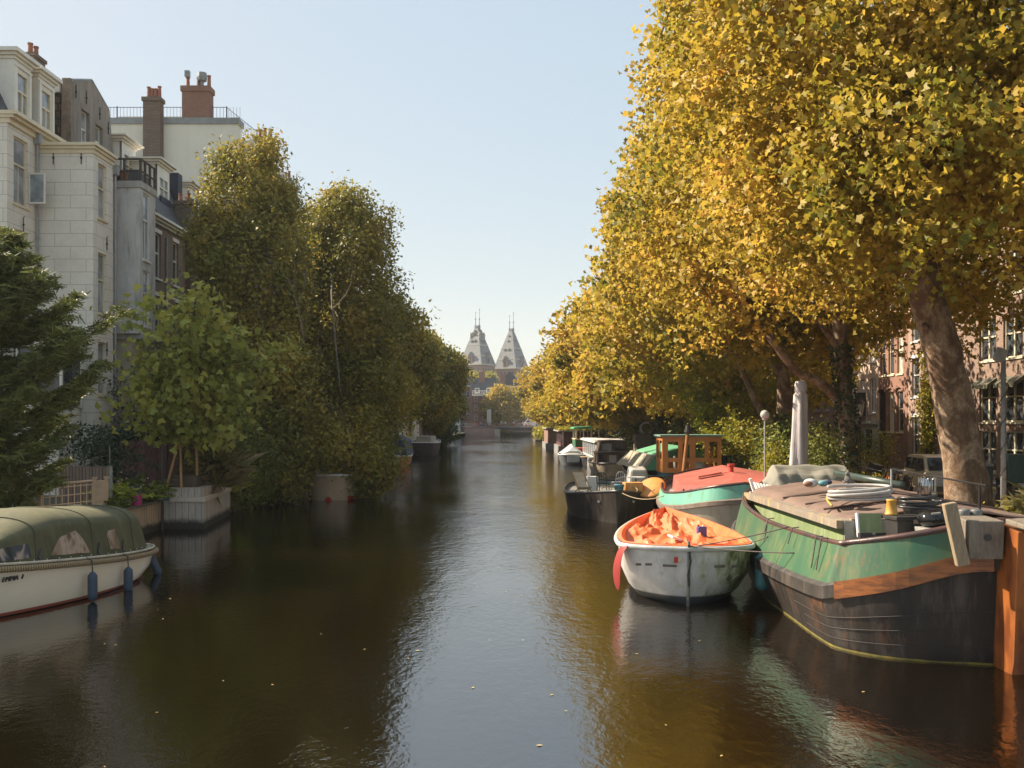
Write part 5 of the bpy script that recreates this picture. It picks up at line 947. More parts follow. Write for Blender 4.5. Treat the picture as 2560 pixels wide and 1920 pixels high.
# === second green barge, red cabin ===
t=T('red_cabin_barge','green-banded barge with faded red cabin roof, behind the orange-lined boat','barge',(7.8,38,0)); fr=frame((7.6,31.3,0),.12)
rim2=[(0,0,1.98),(.3,1.0,1.84),(1.6,1.9,1.56),(3.2,2.42,1.42),(5,2.5,1.38),(7,2.5,1.4),(9,2.4,1.5),(11,2.0,1.7),(12.6,1.0,1.9),(13.2,0,2.0)]; rim2=[(p[0]*(1 if p[0]<5 else .72)+(0 if p[0]<5 else 1.4),p[1],p[2]) for p in rim2]
s2=[(-.1,0,1.5),(.2,1.05,1.38),(1.5,2.0,1.13),(3.1,2.55,1.02),(5,2.62,.98),(7,2.62,1.0),(9,2.5,1.05),(11,2.1,1.2),(12.6,1.1,1.4),(13.3,0,1.5)]; s2=[(p[0]*(1 if p[0]<5 else .72)+(0 if p[0]<5 else 1.4),p[1],p[2]) for p in s2]
w2=[(.3,0,0),(.6,.8,0),(1.8,1.7,0),(3.4,2.25,0),(5,2.35,0),(7,2.3,0),(9,2.15,0),(10.8,1.6,0),(12,.7,0),(12.5,0,0)]; w2=[(p[0]*(1 if p[0]<5 else .72)+(0 if p[0]<5 else 1.4),p[1],p[2]) for p in w2]; k2=[(p[0],p[1]*.8,-.6) for p in w2]
TEALG=mt('seafoam_paint',(.12,.38,.28),(.16,.42,.31),rough=.45,sc=1.2,bm=.08,dirt=(.13,.24,.18)); band(t,'hull',mt('beige_hull',(.36,.31,.24),(.29,.25,.19),rough=.5,sc=1.2,stretch=(1,1,.3),dirt=(.2,.17,.13)),[k2,w2,mixl(w2,s2,.55,.02),s2],fr,5,40)
band(t,'bulwark',TEALG,[off(s2,-.02,.02),rim2],fr,5,40); band(t,'rubbing_strake',mt('strake_brown',(.14,.1,.075),(.2,.15,.12),sc=4),[off(s2,0,-.16),off(s2,.06,-.14),off(s2,.06,-.01),off(s2,-.02,.03)],fr,5,40)
rail(t,'rim_rail',mt('rail_dark',(0,0,0)),off(rim2,-.03,.02),fr,.05); deck(t,'deck',mt('grey_deck',(.3,.3,.28),sc=2),off(s2,-.15,.25),fr); band(t,'bulwark_inside',mt('grey_inside',(.25,.24,.22),sc=3),[off(rim2,-.09,0),off(s2,-.18,.25)],fr,5,40)
RED=mt('faded_red_roof',(.40,.10,.075),(.46,.14,.11),rough=.5,sc=1.3,bm=.08); b=B()
L_=lambda s,w,z:tuple(fr(s,w,z))
b.add([L_(3.3,-2.0,1.1),L_(1.9,-.3,1.1),L_(2.2,2.1,1.1),L_(8.6,2.1,1.1),L_(8.6,-2.0,1.1),L_(3.4,-1.9,1.72),L_(2.05,-.3,1.8),L_(2.35,2.0,1.85),L_(8.6,2.0,1.9),L_(8.6,-1.9,1.8),L_(4.2,.1,2.08),L_(8.6,.1,2.22)],[(0,1,6,5),(1,2,7,6),(2,3,8,7),(3,4,9,8),(4,0,5,9),(5,6,10),(6,7,10),(7,8,11,10),(8,9,11),(9,5,10,11)])
cb=b.put('cabin',RED,t)
for k in range(6): B().obox(fr(3.14-k*.21,-1.8+k*.25,1.45),(.04,.06,.28),(0,0,R(-45))).put('vent_slot',mt('slot_dark',(.1,.02,.015)),cb)
B().lathe(fr(2.06,1.0,1.5),[(.13,0),(.13,.06)],16,(0,-1,0)).put('porthole',GL,cb); B().lathe(fr(5.2,.1,2.05),[(.09,0),(.09,.28),(.15,.29),(.15,.36)],12).put('mushroom_vent',mt('bright_red',(.5,.05,.035)),cb)
for k in range(2): B().lathe(fr(1.3-k*.1,-.6+k*.28,1.45),[(.11,0),(.11,.34),(.07,.36)],12).put('canister',WHITE2,t)
for k,(xx,dx) in enumerate(((7.0,.9),(7.5,.75))): B().obox(fr(4.6+k*.8,-.8+k*.5,2.03),(dx,.5,.06),(0,R(-10),R(4))).put('roof_hatch',RED,cb)
b=B(); b.box(9.2,9.25,32.5,34.5,2.0,2.3); 
# parasol on the quay
t=T('closed_parasol','tall closed parasol in a pale lilac-grey cover beside the ivy-clad plane tree','parasol',(10.0,33.6,1)); b=B(); b.tube([(10.0,33.6,1.2),(10.0,33.6,2.3)],.04,8); b.put('pole',PIPE,t)
b=B(); rings=[]; N=26
for k,(zz,r) in enumerate([(2.15,.27),(2.6,.285),(3.2,.275),(3.9,.25),(4.6,.22),(4.95,.20),(5.05,.17),(5.10,.21),(5.30,.215),(5.42,.18),(5.45,.05)]):
    rings.append([(10.0+(zz-2.15)*.035+(r+.045*sin(j*5*2*PI/N+zz*.9)*(zz<5))*cos(2*PI*j/N),33.6+(r+.045*sin(j*5*2*PI/N+zz*.9)*(zz<5))*sin(2*PI*j/N),zz) for j in range(N)])
b.loft(rings).put('cover',mt('lilac_cloth',(.50,.46,.46),(.42,.385,.39),sc=2,rough=.8,stretch=(2,2,.4)),t,True)
# === black boat with deck chairs ===
t=T('black_workboat','black steel pontoon boat with a sharp bow and chairs on deck','boat',(4.3,42,0)); fr=frame((4.15,37.6,0),.03)
rim3=[(0,0,1.27),(.3,.28,1.24),(2.6,1.62,1.0),(3.2,1.85,.95),(5,1.95,.9),(7.5,1.9,.92),(9.5,1.6,.98),(10.6,.8,1.05),(10.8,0,1.06)]
w3=[(.1,0,.0),(.4,.22,0),(2.7,1.48,0),(3.3,1.7,0),(5,1.8,0),(7.5,1.75,0),(9.3,1.45,0),(10.3,.7,0),(10.5,0,0)]; k3_=[(p[0]+.1,p[1]*.9,-.5) for p in w3]
band(t,'hull',BLKH,[k3_,w3,mixl(w3,rim3,.5),rim3],fr,3,25); rail(t,'rim_rail',BLK,off(rim3,-.02,.02),fr,.05,3); deck(t,'deck',mt('deck_green_grey',(.16,.17,.15),(.22,.2,.17),sc=2),off(rim3,-.08,-.10),fr,3); band(t,'bulwark_inside',mt('blue_grey_inside',(.22,.24,.27),sc=3),[off(rim3,-.07,0),off(rim3,-.1,-.12)],fr,3,40)
for s in(-1,1): B().lathe(fr(1.0,s*.68,.8),[(.05,0),(.05,.05)],10,(-.5,-.85,0) if s<0 else (.5,-.85,0)).put('hawse_eye',PIPE,t)
def chair_at(name,label,x,y,z,rz,kind):
    t=T(name,label,'chair',(x,y,z),'chairs on the black boat'); M=Matrix.Translation((x,y,z))@Matrix.Rotation(rz,4,'Z'); f=lambda *p:M@Vector(p)
    if kind=='deck':
        for s in(-.28,.28):
            B().tube([f(s,.5,0),f(s,-.35,1.02)],.022,5).put('frame',STK,t); B().tube([f(s,-.45,0),f(s,.35,.42)],.022,5).put('frame',STK,t)
        B().tube([f(-.3,-.35,1.02),f(.3,-.35,1.02)],.025,6).put('crossbar',STK,t); b=B(); pts=cr([(0,-.33,1.0),(0,-.05,.5),(0,.15,.3),(0,.36,.42)],5); b.loft([[f(-.26,p.y,p.z),f(.26,p.y,p.z),f(.26,p.y,p.z-.012),f(-.26,p.y,p.z-.012)] for p in pts],True,True); b.put('sling',mt('canvas',(.62,.56,.44),(.52,.46,.36),sc=5),t)
    else:
        M_=WHITE2 if kind=='white' else mt('green_chair',(.03,.07,.05)); 
        for a in(-.2,.2):
            for c in(-.2,.2): B().tube([f(a*1.15,c*1.15,0),f(a,c,.44)],.018,5).put('leg',M_,t)
        B().obox(f(0,0,.45),(.46,.44,.04),(0,0,rz)).put('seat',M_,t)
        b=B(); b.tube([f(-.22,.2,.45),f(-.21,.26,.8),f(-.1,.28,.92),f(.1,.28,.92),f(.21,.26,.8),f(.22,.2,.45)],.025,6)
        for s in(-.1,0,.1): b.tube([f(s,.21,.46),f(s,.27,.9)],.014,5)
        b.put('backrest',M_,t)
chair_at('deck_chair','wooden deck chair with canvas sling on the black boat, leftmost',2.95,40.6,.86,R(205),'deck')
chair_at('garden_chair','dark green slatted chair on the black boat beside the deck chair',4.0,42.2,.86,R(160),'green')
chair_at('garden_chair','white rounded plastic garden chair on the black boat, rightmost',4.75,43,.86,R(200),'white')
top(B().box(3.45,3.95,44,44.5,.86,1.5).put('glass_box',WHITE2,bev=.02),'pale box standing behind the chairs on the black boat','box')
t=T('table','round dark-edged white table at the stern of the black boat','table',(5.3,43,.6)); B().lathe((5.55,43,1.5),[(.42,0),(.42,.04)],20).put('table_top',WHITE2,t); B().tube([(5.55,43,.85),(5.55,43,1.5)],.03,6).put('leg',BLK,t)
top(B().obox((4.95,39.4,1.32),(.72,.5,.42),(0,0,R(8)),1.05).put('orange_tub',mt('orange_tub',(.62,.30,.09),(.52,.24,.07),sc=3),bev=.03),'orange-brown rectangular tub on the black boat foredeck','tub')
top(B().lathe((4.35,39.0,1.12),[(.16,0),(.2,.3),(.21,.3),(.21,.34)],14).put('blue_bucket',mt('blue_bucket',(.06,.2,.28)),None,True),'blue bucket beside the orange tub on the black boat','bucket')
t=T('hull_board','round yellow-orange float lying against the rail of the black boat','float',(5.8,39.6,1)); B().lathe((5.7,39.3,1.32),[(.1,-.06),(.55,-.05),(.6,0),(.55,.05),(.1,.06)],24,(-.35,-.55,.75)).put('disc',mt('float_orange',(.68,.30,.08),(.6,.25,.07),rough=.4),t,True)
b=B(); b.tube([(4.35+.75*cos(a),38.9+.35*sin(a),1.25+.16*sin(a)) for a in[k*PI/8 for k in range(17)]],.025,6); top(b.put('hoop',ROPE),'bent hoop frame over the blue bucket on the black boat','hoop')
rope([(4.25,37.7,1.25),(5.6,34.9,1.35)],.018,'sagging grey rope from the black boat bow to the red-cabin barge',sag=.22,mat=ROPE)
# === wheelhouse tjalk ===
t=T('wheelhouse_barge','old barge with an orange varnished wheelhouse and green tarpaulin roof','barge',(8.4,52,0)); fr=frame((8.6,46,0),0)
def simple_boat(t,fr,L,W,h0,h1,hullm,railm,deckm,band2=None,bl=.14):
    rm=[(0,0,h0),(.02*L,W*.5,h0),(.1*L,W*.85,h0*.97),(.3*L,W,h0*.93),(.55*L,W,h0*.93),(.78*L,W*.8,(h0+h1)/2),(.93*L,W*.4,h1*.97),(L,0,h1)]
    wl_=[(p[0]*.92+.03*L,p[1]*.86,0) for p in rm]; kl_=[(p[0]*.88+.05*L,p[1]*.7,-.4) for p in rm]
    md_=mixl(wl_,rm,.6,.03); band(t,'hull',hullm,[kl_,wl_,md_,rm] if not band2 else [kl_,wl_,md_],fr,4,40)
    if band2: band(t,'hull_band',band2,[off(md_,.01,0),off(rm,.01,0)],fr,4,40)
    rail(t,'rim_rail',railm,rm,fr,.06,4); deck(t,'deck',deckm,off(rm,-.05,-.12),fr,4); return rm
simple_boat(t,fr,16,2.2,1.35,1.75,mt('orange_hull',(.45,.20,.08),(.36,.15,.06),rough=.5,sc=2,dirt=(.12,.08,.05)),BLK,mt('deck_wood',(.3,.25,.18),(.22,.18,.13),sc=2),mt('rust_band',(.2,.12,.07),(.3,.2,.12),sc=3))
wx0,wx1,wy0,wy1=7.25,10.1,46.3,48.3
wh=B(); WM=mt('wheelhouse_wood',(.62,.24,.06),(.5,.18,.045),rough=.35,sc=2.5,bm=.08)
f_=[(.25,.78,1.0,1.42),(.25,.78,.28,.62)]
hol=[(.28,.76,.72,1.5),(.98,1.32,.72,1.42),(1.6,2.04,.72,1.5),(2.24,2.66,.72,1.5),(.28,.76,.22,.52),(.98,1.3,.22,.5),(1.6,2.66,.22,.52)]
facade(wh,(wx0,wy0,1.55),X1,(0,-1),2.85,1.75,hol,.05); hs_=[(.2,.9,.65,1.55),(1.1,1.8,.65,1.55)]; facade(wh,(wx0,wy0,1.55),Y1,(-1,0),2.0,1.75,hs_,.05); facade(wh,(wx1,wy0,1.55),Y1,(1,0),2.0,1.75,hs_,.05); facade(wh,(wx0,wy1,1.55),X1,(0,1),2.85,1.75,[(.2,1.3,.65,1.55),(1.5,2.7,.65,1.55)],.05)
w_=wh.put('wheelhouse',WM,t)
b=B(); b.box(wx0-.12,wx1+.12,wy0-.14,wy1+.14,3.3,3.38); b.put('roof',mt('teal_roof',(.05,.22,.16),(.3,.32,.28),sc=2),w_)
b=B(); b.box(wx0+.06,wx1-.06,wy0+.06,wy1-.06,1.3,1.58); b.put('floor_box',mt('teal_blue',(.07,.2,.25)),w_)
def tglass():
    m,nt,b=newmat('clear_glass'); b.inputs['Base Color'].default_value=(.8,.83,.8,1); b.inputs['Roughness'].default_value=.03; b.inputs['Transmission Weight'].default_value=1; b.inputs['IOR'].default_value=1.03; b.inputs['Specular IOR Level'].default_value=.8; return m
TG=tglass()
for q in hol[:4]: B().box(wx0+q[0]-.01,wx0+q[1]+.01,wy0+.02,wy0+.03,1.55+q[2],1.55+q[3]).put('pane',TG,w_)
for q in hol[:4]+hol[4:]:
    pass
b=B(); b.lathe((7.9,46.6,1.75),[(.05,0),(.05,.6)],8); b.lathe((9.2,47,1.6),[(.2,0),(.25,.35),(.15,.5)],10); b.put('interior_gear',WHITE2,w_)
t2=t; B().tube([(8.15,45.7,1.4),(8.35,45.6,3.5)],[.1,.08],10).put('funnel',mt('funnel_wood',(.45,.2,.06),(.35,.14,.04),sc=4),t); B().lathe((8.36,45.6,3.45),[(.16,0),(.17,.08),(.13,.3),(.11,.42),(.14,.43)],12).put('funnel_cap',BLK,t)
b=B(); b.prism([(6.7,1.55),(7.4,2.35),(8.8,2.75),(10.2,2.35),(10.6,1.6)],'y',48.6,57); b.put('green_roof',mt('green_canvas',(.10,.32,.17),(.13,.36,.2),sc=1.2),t)
b=B(); b.prism([(6.45,1.5),(6.65,1.5),(7.3,2.3),(7.1,2.3)],'y',48.7,57.5); b.prism([(6.5,1.4),(7.2,2.1),(8.6,2.4),(10.0,2.0),(10.4,1.4)],'y',57,60); b.put('canvas_side',mt('beige_canvas',(.38,.33,.24),(.3,.26,.19),sc=2,stretch=(1,3,1)),t)
for k in range(3): B().tube([(6.5,49.3+k*2.8,1.5),(6.98,49.6+k*2.8,2.33)],.02,5).put('canvas_strut',GWOOD,t)
t=T('beige_dinghy','small beige fibreglass tender with a rounded cover at the foot of the wheelhouse','boat',(6.1,46.3,0)); fr=frame((5.95,45.2,0),.05); simple_boat(t,fr,5.2,.95,.95,1.15,mt('cream_hull',(.55,.5,.4),(.45,.4,.32),sc=2,rough=.4),WHITE2,WHITE2)
b=B(); b.add([(5.5,45.3,.9),(6.5,45.3,.9),(6.55,46.6,.9),(5.45,46.6,.9),(5.6,45.4,1.75),(6.4,45.4,1.75),(6.4,46.4,1.9),(5.6,46.4,1.9)],[(0,1,5,4),(1,2,6,5),(2,3,7,6),(3,0,4,7),(4,5,6,7)]); b.put('engine_cover',mt('cover_grey',(.45,.43,.38),(.38,.36,.32),sc=3),t,bev=.12)
rope([(6.0,45.3,1.0),(5.6,37.6,1.36)],.015,'thin rope from the beige tender to the red-cabin barge',sag=.2)
# globe lamp, life ring pole
def globe(x,y,z0,z1,label,r=.17):
    t=T('globe_lamp',label,'lamp',(x,y,z0)); B().tube([(x,y,z0),(x,y,z1)],.035,6).put('post',PIPE,t); B().lathe((x,y,z1),[(.05,0),(.11,.05),(.05,.12)],10).put('collar',PIPE,t); B().ball((x,y,z1+.22),r,14,10).put('globe',mt('opal_glass',(.6,.6,.55),rough=.15,bm=0),t,True)
globe(9.35,35.5,1.3,4.05,'white globe lamp on a thin pole left of the closed parasol')
t=T('life_ring_pole','thin pole on a moored boat carrying two white life rings','pole',(10.1,69,1)); B().tube([(10.05,69,1),(10.05,69,6.5)],.05,6).put('mast',mt('pink_pole',(.4,.28,.24)),t)
t=T('life_ring','round white life ring seen face-on beside the pole','life ring',(9.6,69,4),'life rings'); B().tube([(9.65+.42*cos(a),68.9,3.55+.42*sin(a)) for a in[k*PI/10 for k in range(22)]],.085,8,False).put('ring',WHITE2,t,True)
t=T('life_ring','white life ring seen edge-on, right of the pole','life ring',(10.35,69,4),'life rings'); B().tube([(10.35+.12*cos(a),69.2+.4*cos(a),3.55+.42*sin(a)) for a in[k*PI/10 for k in range(22)]],.085,8,False).put('ring',WHITE2,t,True)
def crate(x,y,z,w,d,h,m,label,name='crate',cat='crate'): o=B().obox((x,y,z+h/2),(w,d,h),(0,0,.1),.97).obox((x,y,z+h+.02),(w*1.06,d*1.06,.04),(0,0,.1)).put(name,m,bev=.02); return top(o,label,cat)
crate(9.45,68.5,1.85,1.4,1,1.3,mt('crate_brown',(.16,.13,.10),(.12,.1,.08)),'grey-brown deck box under the life rings'); crate(11.3,68.5,1.85,.9,.8,1.5,mt('crate_pink',(.36,.24,.2),(.28,.19,.16)),'pinkish upright box right of the life ring pole')
crate(11.0,47.6,1.35,1.2,.8,.95,mt('dark_bin',(.025,.045,.03)),'dark green bin at the right side of the wheelhouse')
# === brown cabin cruiser ===
t=T('cabin_cruiser','brown and cream cabin cruiser with dark wheelhouse windows, bow toward the camera','boat',(7.6,75,0)); fr=frame((7.65,70.5,0),0)
simple_boat(t,fr,11,1.55,.95,1.05,mt('taupe_hull',(.38,.31,.22),(.3,.24,.17),sc=2,rough=.4),BLK,mt('deck_wood',(0,0,0)))
CW=mt('dark_cabin',(.08,.055,.04),(.12,.08,.05),rough=.4,sc=3); b=B(); b.prism([(6.3,.9),(9.0,.9),(8.95,1.68),(6.35,1.68)],'y',71.3,74.6); b.prism([(6.5,1.68),(8.8,1.68),(8.6,2.5),(6.7,2.5)],'y',72.3,75); c=b.put('cabin',CW,t)
for x0,x1,z0,z1,yy,gm in((6.45,7.05,1.02,1.55,71.27,GL),(7.2,7.75,1.0,1.55,71.27,GLB),(7.95,8.85,1.02,1.55,71.27,GL),(6.75,7.5,1.82,2.38,72.27,GLB),(7.75,8.5,1.82,2.38,72.27,GL)): B().box(x0,x1,yy,yy+.02,z0,z1).put('pane',gm,c)
b=B(); b.prism([(6.2,1.682),(9.1,1.682),(8.9,1.76),(7.65,1.83),(6.4,1.76)],'y',71.1,74.7); b.prism([(6.6,2.502),(8.75,2.502),(8.6,2.58),(7.65,2.64),(6.75,2.58)],'y',72.1,75.2); b.put('roof',mt('dark_roof',(.07,.06,.055),rough=.35),c)
# long white deckhouse behind
t=T('white_houseboat','long low houseboat with white slatted roof and pale windows, left of the life rings','houseboat',(9,88,0)); b=B(); b.box(6.9,11.2,79.5,96,-.3,.9); b.put('pontoon',mt('grey_pontoon',(.25,.25,.24),sc=2),t); b=B(); b.box(7.0,11.1,79.8,95,.9,2.25); c=b.put('wall',mt('grey_white_wall',(.5,.5,.47),(.4,.4,.38),sc=1),t); b=B(); b.box(6.8,11.3,79.3,95.5,2.25,2.37); b.box(6.9,11.2,79.8,95,2.374,2.45); b.put('roof',WHITE2,t)
for k in range(6): B().box(6.96,6.98,80.5+k*2.4,82.2+k*2.4,1.1,2.1).put('window',GLB,c)
for k in range(2): B().box(7.4+k*1.8,8.8+k*1.8,79.75,79.78,1.15,2.1).put('window',GLB,c)
# small grey boat
t=T('grey_sloop','small grey open boat with a tented cover, bow toward the camera','boat',(5.7,92,0)); fr=frame((5.75,89.5,0),0); simple_boat(t,fr,6.5,1.25,.95,1.1,mt('dark_grey_hull',(.09,.10,.11),(.13,.14,.15),sc=2),WHITE2,mt('grey_deck',(0,0,0)))
b=B(); b.add([(4.7,90,1.0),(6.8,90,1.0),(6.9,94,1.0),(4.6,94,1.0),(5.75,90.6,1.7),(5.75,93.5,1.9),(5.3,89.7,1.25),(6.2,89.7,1.25)],[(0,6,4),(6,7,4),(7,1,4),(1,2,5,4),(2,3,5),(3,0,4,5)]); b.put('cover',mt('grey_cover',(.36,.40,.43),(.3,.33,.36),sc=2),t); B().obox((5.75,89.6,.6),(1.1,.2,.7),(0,0,0),1.15).put('bow_shield',mt('grey_panel',(.38,.42,.45),sc=2),t)
fender((7.25,88,.05),.75,.2,mt('red_fender',(.55,.05,.06),rough=.4),'bright red fender hanging beside the small grey boat')
t=T('black_launch','low black hull moored between the grey sloop and the cabin cruiser','boat',(7.5,89,0)); fr=frame((7.35,87.8,0),.0); simple_boat(t,fr,8,1.0,.8,.95,BLK,mt('tan_rail',(.35,.25,.15)),mt('deck_wood',(0,0,0)))
# tug
t=T('tugboat','green and red tugboat with cream wheelhouse posts and green roof','boat',(8.2,104,0)); fr=frame((8.1,97.5,0),.0); simple_boat(t,fr,14,2.0,1.35,1.5,mt('dark_tug_hull',(.05,.05,.05),(.08,.07,.07)),mt('tug_red',(.55,.09,.05)),mt('deck_wood',(0,0,0)),mt('tug_red',(0,0,0)))
b=B(); b.box(6.6,9.9,100,105,1.3,2.15); c=b.put('deckhouse',mt('tug_green',(.03,.12,.06),(.04,.14,.07)),t); b=B()
for x in(6.65,7.4,8.2,9.0,9.75):
    for y in(100.05,104.9): b.box(x,x+.12,y,y+.1,2.15,3.3)
b.box(6.55,9.95,99.95,105.05,2.152,2.25); b.put('window_posts',CREAM,c); b=B(); b.box(6.8,9.7,100.2,104.8,2.26,3.28); b.put('cabin_glass',TG,c); b=B(); b.prism([(6.3,3.302),(10.2,3.302),(10.0,3.45),(8.2,3.58),(6.5,3.45)],'y',99.4,105.5); b.put('roof',mt('tug_roof',(.04,.28,.13),(.05,.33,.16)),t)
# red houseboat
t=T('red_houseboat','dark red houseboat with flat planted green roof at the far right','houseboat',(6.6,120,0)); b=B(); b.box(5.6,9.6,114,128,-.3,1.1); b.put('pontoon',mt('grey_pontoon',(0,0,0)),t); b=B(); b.box(5.9,9.4,114.3,127.6,1.1,2.85); c=b.put('wall',mt('oxblood',(.13,.03,.035),(.1,.025,.03),sc=2),t); b=B(); b.box(5.5,9.8,114,128,2.85,3.0); b.put('roof_edge',mt('light_trim',(.4,.36,.3)),c); rg=np.random.default_rng(12); q=np.stack([rg.uniform(5.6,9.7,1500),rg.uniform(114,128,1500),rg.uniform(3.0,3.4,1500)],1); leaves('roof_planting',q,.4,'leaf',LM_YEL,t,rg); 
for k in range(4): B().box(5.87,5.89,115+k*3.2,117+k*3.2,1.5,2.6).put('window',GL,c)
b=B(); b.box(5.95,6.15,114.2,114.3,1.1,2.85); b.put('corner_post',WHITE2,c); b=B(); b.prism([(7.5,3.0),(8.9,3.0),(8.6,3.6),(7.8,3.6)],'y',116,122); b.put('skylight',mt('green_canvas',(0,0,0)),t)
t=T('flat_houseboat','low brown houseboat with planted flat roof beyond the dark red one','houseboat',(6,150,0)); b=B(); b.box(4.9,9.4,138,156,-.3,.9); b.put('pontoon',mt('grey_pontoon',(0,0,0)),t); b=B(); b.box(5.2,9.2,138.5,155.5,.9,3.0); b.put('wall',mt('rose_wall',(.3,.17,.13),(.22,.13,.1),sc=1),t); b=B(); b.box(4.9,9.6,138,156,3.0,3.2); b.put('roof',mt('light_trim',(0,0,0)),t); q=np.stack([rg.uniform(5,9.5,1200),rg.uniform(138,156,1200),rg.uniform(3.2,3.7,1200)],1); leaves('roof_planting',q,.45,'leaf',LM_YEL,t,rg)
t=T('garden_raft','low floating garden raft at the far right bank','raft',(7,205,0)); B().box(4.7,9.2,194,216,-.2,.45).put('raft_deck',mt('raft_dark',(.1,.07,.05)),t)
# === Emma ===
t=T('canopy_boat','cream motor launch with olive green canvas canopy and rope fendering, left foreground','boat',(-11,22,0)); yaw=math.atan2(-.14,-.99); fr=frame((-10.55,25.75,0),yaw)
# w positive = left of travel seen from stern -> for yaw ~ 180deg r=(cos,-sin) points to -X; canal side is w<0
rE=[(0,0,.70),(.05,.7,.70),(.35,1.2,.71),(1.2,1.55,.73),(2.6,1.68,.80),(4.2,1.66,.92),(6.0,1.35,1.06),(7.6,.75,1.2),(8.9,0,1.36)]
mE=[(.1,0,.35),(.18,.62,.34),(.5,1.14,.34),(1.3,1.5,.34),(2.7,1.62,.38),(4.2,1.56,.45),(5.9,1.22,.55),(7.4,.64,.65),(8.5,0,.8)]
wE=[(.3,0,0),(.45,.5,0),(.9,.98,0),(1.6,1.34,0),(2.8,1.5,0),(4.2,1.42,0),(5.7,1.05,0),(7.0,.5,0),(7.9,0,0)]; kE=[(p[0]+.2,p[1]*.6,-.4) for p in wE]
def emma():
    m,nt,b=newmat('cream_gelcoat'); tc=nd(nt,'ShaderNodeTexCoord'); s=nd(nt,'ShaderNodeSeparateXYZ'); nt.links.new(tc.outputs['Object'],s.inputs[0]); n=noise(nt,tc.outputs['Object'],1.6,6,.7)
    col=mix(nt,ramp(nt,n,[(.4,0),(.7,.5)]),(.90,.78,.61),(.78,.66,.49)); col=mix(nt,ramp(nt,s.outputs[2],[(.085,1),(.095,0)]),col,(.38,.08,.05)); col=mix(nt,ramp(nt,s.outputs[2],[(.015,1),(.03,0)]),col,(.02,.015,.01)); nt.links.new(col,b.inputs['Base Color']); b.inputs['Roughness'].default_value=.25; return m
EM=emma(); band(t,'hull',EM,[kE,wE,mixl(wE,mE,.3,.02),mE,rE],fr,6,50); deck(t,'deck',mt('pale_green_deck',(.36,.38,.28),(.3,.33,.24),sc=2),off(rE,-.03,.03),fr,6); rail(t,'toe_rail',mt('cream_rail',(.6,.52,.4),sc=3),off(rE,-.02,.05),fr,.03,6)
def ropemat():
    m,nt,b=newmat('rope_fendering'); tc=nd(nt,'ShaderNodeTexCoord'); wv=nd(nt,'ShaderNodeTexWave'); wv.bands_direction='DIAGONAL'; mp=nd(nt,'ShaderNodeMapping'); mp.inputs['Rotation'].default_value=(.9,0,0); nt.links.new(tc.outputs['Object'],mp.inputs[0]); nt.links.new(mp.outputs[0],wv.inputs[0]); wv.inputs['Scale'].default_value=6; nt.links.new(ramp(nt,wv.outputs[1],[(.2,(.14,.10,.05)),(.6,(.36,.26,.14))]),b.inputs['Base Color']); b.inputs['Roughness'].default_value=.9; bump(nt,b,wv.outputs[1],.8,.02); return m
rail(t,'rope_fendering',ropemat(),off(rE,.05,-.05),fr,.065,6)
hE=cr(rE,6); es=[p[0] for p in hE]; ew=[p[1] for p in hE]; ez=[p[2] for p in hE]
def can(s,a,off_=0):
    """canopy surface: s along, a in -1..1 across"""
    s0,s1=.45,7.0; u=(s-s0)/(s1-s0); w0=np.interp(s,es,ew)-.2; zb=np.interp(s,es,ez)+.05; Hh=1.10*min(1,(u/.10)**.6 if u<.1 else 1)*(1 if u<.52 else max(.0,1-((u-.52)/.48)**2.2)); Hh=max(Hh,.02)
    q=abs(a); sg=1 if a>0 else -1
    if q>.55: t_=(1-q)/.45; wd=w0*(1-.10*t_)+off_; z=zb+Hh*.60*t_
    else: t_=q/.55; th=(1-t_)*PI/2; wd=w0*.90*cos(th)**.75+off_; z=zb+Hh*.60+Hh*.40*sin(th)+off_
    return fr(s,sg*wd,z+.006*sin(s*9+a*5))
b=B(); ss=[.45+(7.0-.45)*(k/46) for k in range(47)]; aa=[-1+2*k/40 for k in range(41)]
b.loft([[can(s,a) for a in aa] for s in ss],False,False); n_=41
b.f.append(tuple(range(n_))); b.put('canopy',mt('olive_canvas',(.10,.095,.042),(.07,.07,.032),sc=1.1,rough=.75,bm=.15,dirt=(.14,.13,.055)),t,smooth=50)
for s in (1.6,3.45,5.25): B().tube([can(s+.15*abs(a)**2,a,.012) for a in aa],.012,5).put('canopy_hoop',mt('olive_seam',(.09,.088,.042)),t,True)
def pvc(n,c1,c2):
    m,nt,b=newmat(n); v=coords(nt,scale=(2,2,1)); wv=nd(nt,'ShaderNodeTexNoise'); wv.inputs['Scale'].default_value=1.5; wv.inputs['Distortion'].default_value=.9; wv.inputs['Detail'].default_value=1.5; nt.links.new(v,wv.inputs[0]); nt.links.new(ramp(nt,wv.outputs[0],[(.30,c1),(.44,c2),(.5,(.42,.33,.26)),(.58,c2),(.72,c1)]),b.inputs['Base Color']); b.inputs['Roughness'].default_value=.12; bump(nt,b,wv.outputs[0],.8,.05); return m
PV1=pvc('clear_vinyl',(.12,.085,.06),(.33,.24,.17)); PV2=pvc('blue_vinyl',(.03,.035,.03),(.07,.08,.10))
def cwin(poly,mat):
    b=B(); S_=10; rows=[]
    for i in range(S_+1):
        u=i/S_; lo=np.interp(u,[p[0] for p in poly[0]],[p[1] for p in poly[0]]); hi=np.interp(u,[p[0] for p in poly[1]],[p[1] for p in poly[1]]); s=poly[2][0]+(poly[2][1]-poly[2][0])*u; rows.append([can(s,-(lo+(hi-lo)*j/6),.018) for j in range(7)])
    b.loft(rows,False,False).put('canopy_window',mat,t,smooth=True)
cwin(([(0,.92),(1,.92)],[(0,.60),(.85,.62),(1,.68)],(2.42,2.9)),PV1)
